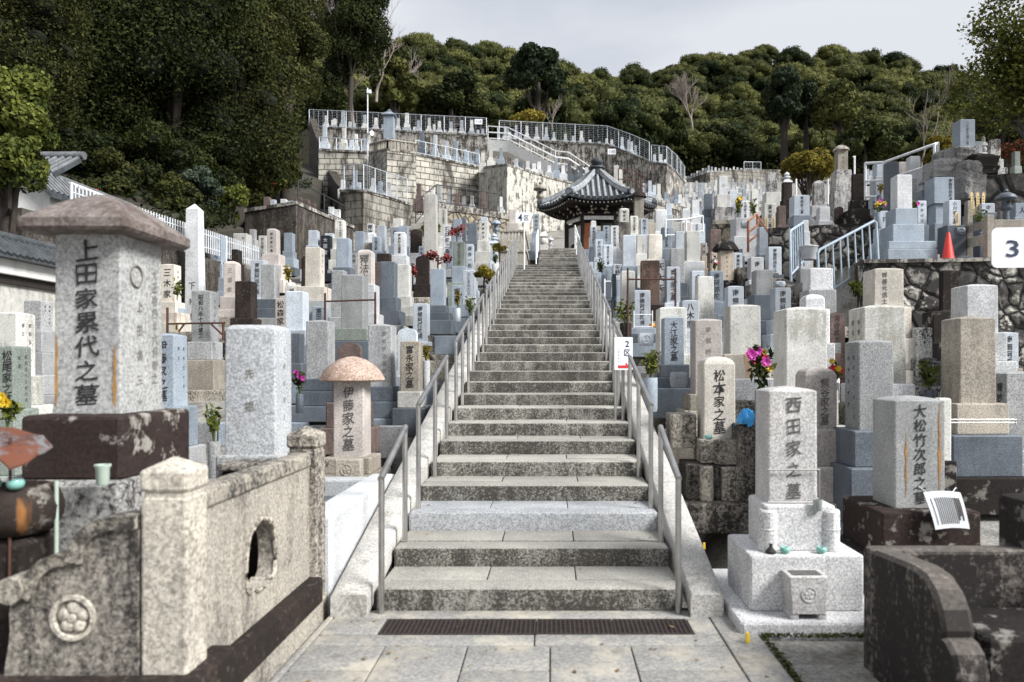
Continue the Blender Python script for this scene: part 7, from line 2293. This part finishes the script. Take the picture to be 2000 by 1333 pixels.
    for k in (1, 2, 3, 4, 5):
        a, b = hexpt(1.27, k, .06, 0), hexpt(1.27, k, .94, 0)
        MB().add([(a.x, a.y, .1), (b.x, b.y, .1), (b.x, b.y, E - .74), (a.x, a.y, E - .74), (a.x * .95, a.y * .95, .1), (b.x * .95, b.y * .95, .1), (b.x * .95, b.y * .95, E - .74), (a.x * .95, a.y * .95, E - .74)], [(0, 1, 2, 3), (7, 6, 5, 4), (0, 4, 5, 1), (1, 5, 6, 2), (2, 6, 7, 3), (3, 7, 4, 0)]).build('wall', M['plaster'] if k in (1, 5) else M['dwood'], root, smooth=0)
        if k in (1, 5):
            ap = []
            n_ = hexpt(1, k, .5).normalized()
            u_ = (b - a).normalized()
            c_ = (a + b) / 2 + n_ * .012
            for i in range(13):
                t = R(180 * i / 12)
                ap.append(c_ + u_ * (.42 * math.cos(t)) + Vector((0, 0, .55 + .30 * math.sin(t) ** .7)))
            ap += [c_ - u_ * .46 + Vector((0, 0, .15)), c_ + u_ * .46 + Vector((0, 0, .15))]
            MB().add([tuple(p) for p in ap] + [tuple(p + n_ * .015) for p in ap], [tuple(range(len(ap))), tuple(range(2 * len(ap) - 1, len(ap) - 1, -1))] + [(i, i + len(ap), (i + 1) % len(ap) + len(ap), (i + 1) % len(ap)) for i in range(len(ap))]).build('arched_window', M['ink'], root, smooth=0)
    yf = -1.32 * math.cos(R(30))
    MB().block(-.62, .62, yf - .10, yf - .06, E - .63, E - .47, .01).build('name_tablet', M['plaster'], root)
    for k, sg in ((5, 1), (1, -1)):
        a, b = hexpt(1.37, k, .15, E - .55), hexpt(1.37, k, .85, E - .55)
        MB().tube([a, b], .09, 4).build('name_tablet', M['plaster'], root)
    door = MB()
    w_ = .62
    door.block(0, w_, -.02, .02, .12, E - .78, .01)
    for zz in (.5, 1.0): door.block(.03, w_ - .03, -.035, -.021, zz, zz + .06, .006)
    for xx in (.02, w_ - .08): door.block(xx, xx + .06, -.034, -.021, .14, E - .80, .006)
    dl = door.build('door', M['wood'], root)
    dl.location = (-.66, yf - .02, 0)
    dl.rotation_euler = (0, 0, R(-22))
    d2 = MB().block(0, w_, -.02, .02, .12, E - .78, .01).build('door', M['dwood'], root)
    d2.location = (.66, yf - .02, 0)
    d2.rotation_euler = (0, 0, R(200))
    MB().block(-1.7, 1.7, -1.7, 1.7, -.3, .015, .02).build('plinth', M['old'], root)
M['bracketpale'] = plain('pale_bracket_paint', (.42, .37, .29), .8)
hall()

# ------------------------------------------------------------------ hill and forest
SKY_PX = [-700, 560, 700, 740, 770, 800, 870, 950, 1000, 1040, 1090, 1150, 1190, 1240, 1280, 1350, 1420, 1480, 1530, 1590, 1650, 1700, 1750, 1800, 1880, 1950, 2100, 2700]
SKY_Y = [60, 40, 50, 75, 62, 55, 58, 64, 78, 92, 112, 118, 124, 116, 104, 92, 82, 64, 56, 70, 76, 84, 86, 104, 116, 140, 170, 220]
BASE_PX = [-700, 600, 900, 960, 1180, 1270, 1345, 1500, 1700, 2700]
BASE_Y = [205, 225, 238, 248, 256, 290, 325, 322, 318, 300]
def hill_pt(px, t):
    db = float(np.interp(px, [500, 1270, 1345, 1500, 2000], [80, 80, 96, 98, 92]))
    dr = 190.0
    zb = PZ(float(np.interp(px, BASE_PX, BASE_Y)), db) - 1.5
    zr = PZ(float(np.interp(px, SKY_PX, SKY_Y)), dr) - 8.6
    d = db + (dr - db) * t
    a0, a1 = (zb - EYE) / db, (zr + 8.6 - EYE) / dr
    z = EYE + d * (a0 + (a1 - a0) * t ** .85) - 8.6 * min(1.0, t * 2.5) + 1.2 * math.sin(px * .011 + 1) * math.sin(t * 3.14)
    return PX(px, d), d, z
def make_hill():
    pxs = list(range(-700, 2701, 50))
    ts = [i / 14 for i in range(15)]
    vs = []
    for t in ts:
        for p in pxs: vs.append(hill_pt(p, t))
    for k in (1, 2):
        for p in pxs:
            x, y, z = hill_pt(p, 1)
            vs.append((x * (1 + .3 * k), y + 60 * k, z - 15 * k))
    n = len(pxs)
    fs = [(j * n + i, j * n + i + 1, (j + 1) * n + i + 1, (j + 1) * n + i) for j in range(len(ts) + 1) for i in range(n - 1)]
    # skirt joining the hill foot to the ground
    m = len(vs)
    for p in pxs:
        x, y, z = hill_pt(p, 0)
        vs.append((x * .93, y - 5, z - 14))
    fs += [(m + i, m + i + 1, i + 1, i) for i in range(n - 1)]
    tag(MB().add(vs, fs).build('hill', M['bankmat']), kind='structure')
make_hill()
def crown_dome(seed, leaves, size):
    """one broad evergreen crown about 8 m across, its dome broken into billowing clumps; leaves plus the clump bodies behind them"""
    rs = np.random.default_rng(seed)
    vs, tn, bodies = [], [], []
    nl = 20
    for i in range(nl):
        th = i * 2.4 + rs.uniform(-.4, .4)
        el = (.02 + .98 * (i / nl)) ** .75 * np.pi / 2 * rs.uniform(.85, 1.0)
        c = np.array([3.2 * np.cos(th) * np.cos(el), 3.2 * np.sin(th) * np.cos(el), 2.7 * np.sin(el)]) * rs.uniform(.8, 1.08)
        lr = rs.uniform(.95, 1.6)
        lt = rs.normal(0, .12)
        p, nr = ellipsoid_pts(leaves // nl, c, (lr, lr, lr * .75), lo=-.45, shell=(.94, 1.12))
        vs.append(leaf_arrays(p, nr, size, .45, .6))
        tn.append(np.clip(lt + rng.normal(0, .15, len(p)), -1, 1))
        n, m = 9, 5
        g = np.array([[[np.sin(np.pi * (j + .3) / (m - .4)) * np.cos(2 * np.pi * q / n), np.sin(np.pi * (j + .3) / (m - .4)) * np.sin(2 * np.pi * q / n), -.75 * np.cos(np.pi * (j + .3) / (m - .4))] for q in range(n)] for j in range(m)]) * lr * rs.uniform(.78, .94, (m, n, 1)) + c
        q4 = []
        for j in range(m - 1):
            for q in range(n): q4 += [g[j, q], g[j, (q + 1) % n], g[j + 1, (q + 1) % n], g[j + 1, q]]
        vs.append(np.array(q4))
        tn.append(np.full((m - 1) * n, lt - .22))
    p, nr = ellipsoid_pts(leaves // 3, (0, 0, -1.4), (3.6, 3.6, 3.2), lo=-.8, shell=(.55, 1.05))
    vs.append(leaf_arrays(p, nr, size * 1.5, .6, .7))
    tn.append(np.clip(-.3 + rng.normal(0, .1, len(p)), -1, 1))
    return np.concatenate(vs), np.concatenate(tn)
def make_forest():
    rs = np.random.default_rng(4)
    temps = [crown_dome(s, 2100, .36) for s in range(6)]
    cells = set()
    allv, allt = [], []
    cnt = tries = 0
    while tries < 16000 and cnt < 760:
        tries += 1
        px, t = rs.uniform(540, 2230), rs.uniform(0, 1.05) ** .8
        x, y, z = hill_pt(px, min(t, 1.0))
        if t > 1: y, z = y + (t - 1) * 110, z - (t - 1) * 90
        key = (round(x / 4.3), round(y / 6.0))
        if key in cells: continue
        cells.add(key)
        cnt += 1
        v, tn = temps[rs.integers(0, 6)]
        s = rs.uniform(.68, 1.22) * (.8 if t < .12 else 1)
        a = rs.uniform(0, 6.28)
        ca, sa = math.cos(a), math.sin(a)
        zz = rs.uniform(.9, 1.25)
        allv.append(np.stack([(v[:, 0] * ca - v[:, 1] * sa) * s + x, (v[:, 0] * sa + v[:, 1] * ca) * s + y, v[:, 2] * s * zz + z + 2.6 * s], 1))
        allt.append(np.clip(tn + rs.beta(1.3, 1.6), 0, 1))
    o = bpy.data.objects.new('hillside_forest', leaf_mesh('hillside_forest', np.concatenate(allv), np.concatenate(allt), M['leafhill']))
    COL.objects.link(o)
    tag(o, 'dense evergreen forest covering the hills behind the cemetery', 'forest', kind='stuff')
make_forest()

# the wooded bank on the left and its undergrowth
def bank_z(x, y): return 3.7 + max(0, y - 14) * .24 + min(14, max(0, -8.9 - x)) * .28
def left_bank():
    xs = np.concatenate([np.arange(-60, -20, 4.0), np.arange(-20, -8.8, .8), [-8.8]])
    ys = np.arange(11.5, 62, 1.5)
    nx = len(xs)
    def edge(y): return float(np.interp(y, [11, 21.5, 24.5, 40, 62], [-8.8, -8.5, -11.2, -12.5, -18]))
    vs = [(min(x, edge(y) - (.01 if i < nx - 1 else 0) * (nx - i)), y, bank_z(x, y)) for y in ys for i, x in enumerate(xs)]
    fs = [(j * nx + i, j * nx + i + 1, (j + 1) * nx + i + 1, (j + 1) * nx + i) for j in range(len(ys) - 1) for i in range(nx - 1)]
    m = len(vs)
    vs += [(xs[0], 11.5, 0), (xs[-1], 11.5, 0)]
    fs.append(tuple([m, m + 1] + list(range(nx - 1, -1, -1))))
    vs2 = [(vs[j * nx + nx - 1][0], ys[j], 1.0) for j in range(len(ys))]
    b = len(vs)
    vs += vs2
    fs += [(j * nx + nx - 1, b + j, b + j + 1, (j + 1) * nx + nx - 1) for j in range(len(ys) - 1)]
    tag(MB().add(vs, fs).build('wooded_bank', M['bankmat']), kind='structure')
    rs = np.random.default_rng(8)
    n = 42000
    y = rs.uniform(15.5, 42, n)
    x = np.interp(y, [11, 21.5, 24.5, 40, 62], [-9.3, -8.9, -11.4, -12.8, -18]) - rs.uniform(0, 1, n) ** 1.2 * (6 + y * .5)
    keep = ~((y < 21) & (x < -8.6 - (y - 14) * .2) & (x > -16) & (y > 14))
    x, y = x[keep], y[keep]
    h = (np.sin(x * 1.7 + y) + np.sin(y * 1.3 - x * .6) + 2) * .28
    z = np.array([bank_z(a, c) for a, c in zip(x, y)]) + rs.uniform(0, 1, len(x)) * h
    p = np.stack([x, y, z], 1)
    v = leaf_arrays(p, np.tile([[.1, -.4, .8]], (len(x), 1)), .15, .8, .5)
    o = bpy.data.objects.new('undergrowth', leaf_mesh('undergrowth', v, np.clip(rs.normal(.25, .2, len(x)), 0, 1), M['leafdark']))
    COL.objects.link(o)
    tag(o, 'dark leafy undergrowth on the wooded bank at the left', 'undergrowth', kind='stuff')
left_bank()

# ------------------------------------------------------------------ trees that stand out
def ptree(name, label, px, d, ytop, ybot, hw, leaves, size, mat, seed, nl=26, trunk=.25, group=None, dep=1.0, cat='tree', **k):
    """crown filling photograph columns px +- hw from ytop down to ybot at depth d"""
    X = PX(px, d)
    zt, zb = PZ(ytop, d), PZ(ybot, d)
    rx = hw * d / F
    g = min(ground(X, d), zb - .3)
    rz = (zt - zb) / 2
    return tree(name, label, cat, (X, d, g), (rx, rx * dep, rz), (zt + zb) / 2 - g, leaves, size, M and mat, nl, trunk, seed, group, **k)
LT = 'big evergreen trees on the left'
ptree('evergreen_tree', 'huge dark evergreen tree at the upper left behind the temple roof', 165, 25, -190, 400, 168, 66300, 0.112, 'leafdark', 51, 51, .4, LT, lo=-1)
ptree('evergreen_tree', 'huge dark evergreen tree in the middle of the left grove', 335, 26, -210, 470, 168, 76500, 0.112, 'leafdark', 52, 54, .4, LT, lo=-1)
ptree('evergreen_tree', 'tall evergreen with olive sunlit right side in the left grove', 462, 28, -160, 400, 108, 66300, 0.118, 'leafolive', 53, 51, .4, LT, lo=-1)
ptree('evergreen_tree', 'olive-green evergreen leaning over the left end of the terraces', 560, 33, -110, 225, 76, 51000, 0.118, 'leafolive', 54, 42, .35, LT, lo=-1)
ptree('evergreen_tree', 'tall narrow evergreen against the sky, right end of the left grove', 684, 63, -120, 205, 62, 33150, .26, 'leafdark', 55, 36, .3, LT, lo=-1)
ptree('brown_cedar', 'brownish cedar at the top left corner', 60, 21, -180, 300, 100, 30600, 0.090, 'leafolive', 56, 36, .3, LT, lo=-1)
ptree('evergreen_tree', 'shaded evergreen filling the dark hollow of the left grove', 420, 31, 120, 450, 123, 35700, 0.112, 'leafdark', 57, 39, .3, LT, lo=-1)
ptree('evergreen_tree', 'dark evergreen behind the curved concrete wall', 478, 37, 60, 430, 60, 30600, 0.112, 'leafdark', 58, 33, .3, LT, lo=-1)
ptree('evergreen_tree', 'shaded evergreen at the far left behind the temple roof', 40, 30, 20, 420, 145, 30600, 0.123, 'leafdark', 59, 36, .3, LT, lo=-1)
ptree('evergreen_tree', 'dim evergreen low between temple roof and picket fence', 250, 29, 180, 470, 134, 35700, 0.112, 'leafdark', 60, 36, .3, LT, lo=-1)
UT = 'shaded understory trees under the left grove'
for i, (px, d, yt, yb, hw, m, lab) in enumerate(((150, 23.5, 190, 400, 75, 'leafdark', 'dark understory tree just behind the temple gable'), (235, 24.5, 230, 430, 70, 'leafdark', 'dark understory tree right of the temple gable'), (315, 24.2, 215, 450, 70, 'leafdark', 'dark understory tree above the start of picket fence'),
        (400, 26, 210, 450, 65, 'leafdark', 'dark understory tree behind the grey-green bush'), (470, 28.5, 215, 440, 55, 'leafolive', 'olive understory tree behind the yellow-green bush'), (535, 31, 200, 400, 50, 'leafdark', 'dark understory tree behind the camellia bush'), (512, 33, 200, 390, 34, 'leafolive', 'olive understory tree hugging the curved concrete wall'), (640, 62, 130, 240, 40, 'leafdark', 'dark tree behind the left end of top fence'), (345, 21.8, 345, 440, 40, 'leafolive', 'olive bush close behind the picket fence'))):
    ptree('understory_tree', lab, px, d, yt, yb, hw, 9000, .12 if d < 50 else .25, m, 90 + i, 20, .07, UT, lo=-1)
ptree('hedge_tree', 'bright green leafy tree at the left edge above the tiled coping', 14, 11.0, 60, 462, 82, 16000, .085, 'leafbright', 61, 26, .12, None, lobe=(.2, .34))
ptree('bush', 'yellowish evergreen bush behind the temple gable', 215, 22, 285, 440, 55, 5000, .12, 'leafolive', 62, 14, .06, 'bushes below the left grove', cat='bush')
ptree('bush', 'grey-green leafy bush above the white picket fence', 392, 23.5, 325, 440, 44, 4500, .12, 'leafgrey', 63, 12, .06, 'bushes below the left grove', cat='bush')
ptree('bush', 'yellow-green bush left of the blackened concrete wall', 448, 25, 350, 465, 36, 5000, .09, 'leafbright', 64, 12, .06, 'bushes below the left grove', cat='bush')
ptree('bush', 'camellia bush behind the blackened concrete wall', 520, 30, 300, 400, 48, 4500, .13, 'leafbright', 65, 12, .06, 'bushes below the left grove', cat='bush')
ptree('bush', 'reddish-leaved bush against the curved concrete wall', 560, 33, 262, 385, 26, 3000, .12, 'leafolive', 66, 10, .06, 'bushes below the left grove', cat='bush')
ptree('bush', 'red-berried bush between temple gable and picket fence', 180, 20.5, 355, 400, 28, 1500, .09, 'leafolive', 67, 8, .04, 'bushes below the left grove', cat='bush')
def camellia(px, py, d, i):
    o = MB()
    for k in range(5):
        a = k * 1.256
        o.lathe([(.002, -.01), (.028, 0), (.034, .02), (.015, .03)], .024 * math.cos(a), .024 * math.sin(a), 7)
    b = o.build('camellia_flower', M['petalred'], None, P(px, py, d), smooth=0)
    tag(b, 'red camellia flower in the bushes below the left grove', 'flower', 'red camellia flowers')
for i, (a, b, c) in enumerate(((440, 337, 29.3), (535, 360, 29.0), (566, 345, 32.2), (566, 362, 32.2), (556, 372, 31), (187, 372, 20), (172, 368, 20), (193, 382, 20))): camellia(a, b, c, i)

# round-topped tree, conifers and other trees at the forest foot
ptree('round_tree', 'rounded yellow-green tree standing among the graves before the forest', 1580, 30, 293, 372, 52, 9000, .13, 'leafyellow', 71, 22, .12, None, dep=.9, limbs=12, lo=-.15)
ptree('tall_pine', 'tall dark broad-crowned pine rising above the hill line', 1050, 70, 72, 222, 62, 12000, .42, 'leafconifer', 72, 26, .38, None, bark='bark', limbs=4, dep=.9, lobe=(.22, .36))
ptree('conifer', 'tall dark conifer with a bare lower trunk at the right forest edge', 1532, 90, 112, 262, 36, 7000, .55, 'leafconifer', 73, 20, .5, 'conifers at the forest edge', bark='bark', limbs=2)
ptree('conifer', 'dark conifer with thin bare trunk right of the taller one', 1575, 92, 150, 268, 26, 5000, .55, 'leafconifer', 74, 16, .4, 'conifers at the forest edge', bark='bark', limbs=2)
ptree('forest_tree', 'brownish-green rounded tree before the forest, right of the conifers', 1640, 88, 145, 270, 52, 8000, .5, 'leafhill', 75, 20, .4, 'single trees at the forest foot')
ptree('forest_tree', 'dark green tree at the forest foot left of the far brown wall', 1290, 86, 215, 300, 50, 7000, .5, 'leafdark', 76, 18, .4, 'single trees at the forest foot')
ptree('forest_tree', 'bushy green tree behind the far brown wall', 1420, 98, 250, 335, 60, 7000, .5, 'leafdark', 77, 18, .4, 'single trees at the forest foot')
ptree('forest_tree', 'broad dark tree behind the capped grey-tan gravestone', 1690, 80, 240, 345, 70, 8000, .5, 'leafdark', 78, 20, .4, 'single trees at the forest foot')
ptree('forest_tree', 'yellowish small tree left of the high boulder monument', 1840, 32, 258, 340, 28, 4000, .14, 'leafyellow', 79, 12, .08, 'single trees at the forest foot')
ptree('forest_tree', 'green drooping tree behind the light pole', 770, 76, 90, 235, 42, 6000, .45, 'leafhill', 80, 18, .4, 'single trees at the forest foot')
ptree('forest_tree', 'dark hanging evergreen left of the broad-crowned pine', 880, 78, 150, 245, 60, 7000, .45, 'leafdark', 81, 18, .4, 'single trees at the forest foot')
ptree('yellow_shrub', 'golden shrub at the foot of the broad-crowned pine', 1035, 68, 222, 250, 42, 2500, .32, 'leafyellow', 82, 10, .1, None, cat='shrub')
M['leafrusty'] = leaf_mat('rusty_leaf', (.03, .022, .01), (.22, .06, .03))
ptree('red_shrub', 'rusty red shrub behind the wire at the upper right edge', 1985, 26, 268, 330, 36, 1200, .10, 'leafrusty', 83, 10, .05, None, cat='shrub')
ptree('forest_tree', 'dim green tree under the maple at the right edge', 1960, 38, 170, 330, 90, 7000, .22, 'leafolive', 84, 18, .2, 'single trees at the forest foot')
def bare_tree(px, d, ybase, h, label, seed, rad=.14, depth=5, lean=(0, 0, 1), spread=.62):
    root = thing('bare_tree', label, 'tree', P(px, ybase, d), 'bare winter trees')
    mb = MB()
    rs = random.Random(seed)
    branch_tubes(mb, (0, 0, -.5), lean, h * .34, rad, depth, rs, spread, .12, (3, 4), 6)
    mb.build('branches', M['palebark'], root, smooth=0)
bare_tree(690, 66, 235, 11, 'pinkish bare tree left of the light pole', 3, .16)
bare_tree(655, 64, 232, 13, 'bare leaning tree beside the end of the left grove', 4, .16, lean=(.35, 0, 1))
bare_tree(735, 74, 190, 10, 'bare tree against the sky right of the left grove', 5, .15)
bare_tree(800, 80, 205, 7, 'small whitish bare tree on the hill behind the light pole', 6, .14, 4)
bare_tree(1352, 100, 250, 7.5, 'bare grey tree above the far brown wall', 7, .2)
bare_tree(1080, 68, 245, 3.2, 'little bare shrub behind the right top fence', 8, .05, 4)
bare_tree(1800, 60, 330, 8, 'thin bare tree in the dark forest hollow', 9, .08, 4)

M['leafmaple'] = leaf_mat('maple_leaf', (.02, .032, .006), (.17, .17, .035))
def maple():
    d = 15.5
    X, g = PX(2060, d), 4.2
    root = thing('maple_tree', 'green maple tree with airy branches leaning in from the right', 'tree', (X, d, g))
    mb = MB()
    tips = []
    rs = random.Random(12)
    def limb(p, q, r):
        p, q = Vector(p), Vector(q)
        pts = [p]
        for i in range(1, 5):
            pts.append(p.lerp(q, i / 4) + Vector((rs.uniform(-.08, .08), rs.uniform(-.1, .1), rs.uniform(-.06, .1))))
        mb.tube(pts, r, 7, r * .35)
        return pts
    base = limb((0, 0, -.3), (-.2, 0, 2.2), .13)
    for px, py, dd in ((1935, 215, 21), (1885, 175, 22), (1950, 120, 15.2), (1930, 62, 15.5), (1985, 30, 15.2), (1975, 150, 19), (1905, 150, 22), (1930, 170, 20), (2010, 90, 15), (1995, 190, 20), (2030, 10, 16), (1940, 22, 16), (1965, 80, 15.5), (1870, 215, 23), (1990, 120, 16), (2000, 60, 15)):
        tgt = Vector(P(px, py, dd)) - Vector((X, d, g))
        pts = limb(base[-1 - rs.randint(0, 1)], tgt, .05)
        for q in range(6):
            s = pts[rs.randint(2, 4)]
            e = s + Vector((rs.uniform(-.5, .5), rs.uniform(-.5, .5), rs.uniform(-.15, .35)))
            mb.tube([s, (s + e) / 2 + Vector((0, 0, .05)), e], .012, 5, .004)
            tips += [e, (s + e) / 2, s]
    mb.build('trunk', M['bark'], root)
    T = np.array([tuple(t) for t in tips])
    r2 = np.random.default_rng(3)
    n = 17000
    p = T[r2.integers(0, len(T), n)] + r2.normal(0, 1, (n, 3)) * np.array([.20, .20, .11])
    v = leaf_arrays(p, np.tile(np.array([[0, -.2, 1.0]]), (n, 1)), .08, .7, .8)
    o = bpy.data.objects.new('crown', leaf_mesh('crown', v, np.clip(r2.normal(.38, .22, n), 0, 1), M['leafmaple']))
    COL.objects.link(o)
    o.parent = root
maple()

def litter():
    rs = np.random.default_rng(6)
    pts = []
    for i in range(90):
        if i < 40: pts.append((rs.uniform(-1.35, 1.15), rs.uniform(3.4, 4.84), .006))
        else:
            k = int(rs.integers(0, 12))
            pts.append((rs.choice([rs.uniform(-1.1, -.9), rs.uniform(.6, .8), rs.uniform(-1, .8)]), D0 + k * TR + rs.uniform(.25, .52), (k + 1) * RI + .004))
    p = np.array(pts)
    v = leaf_arrays(p, np.tile([[0, 0, 1.0]], (len(p), 1)), .03, .12, .55)
    o = bpy.data.objects.new('fallen_leaves', leaf_mesh('fallen_leaves', v, rs.uniform(0, 1, len(p)), M['leaflitter']))
    COL.objects.link(o)
    tag(o, 'scattered dry leaves on the pavement and lower steps', 'leaves', kind='stuff')
    n = 1300
    y = rs.uniform(3.3, 4.45, n)
    band = rs.integers(0, 3, n)
    x = np.where(band == 0, rs.normal(1.225, .012, n), np.where(band == 1, rs.uniform(1.22, 2.0, n), rs.normal(1.09, .008, n)))
    y = np.where(band == 1, 4.40 + rs.normal(0, .008, n), np.where(band == 2, rs.uniform(4.9, 9, n), y))
    z = np.where(band == 2, np.maximum(0, (y - 5.2) * .2514 - .3), 0) + rs.uniform(-.01, .012, n)
    p = np.stack([x, y, z], 1)
    v = leaf_arrays(p, np.tile([[0, -.3, 1.0]], (n, 1)), .022, .6, .5)
    o = bpy.data.objects.new('moss', leaf_mesh('moss', v, np.clip(rs.normal(.15, .15, n), 0, 1), M['leafmaple']))
    COL.objects.link(o)
    tag(o, 'low moss along the edges of pavement and grave plots', 'moss', kind='stuff')
M['leaflitter'] = leaf_mat('dry_leaf', (.10, .055, .025), (.36, .25, .11))
litter()
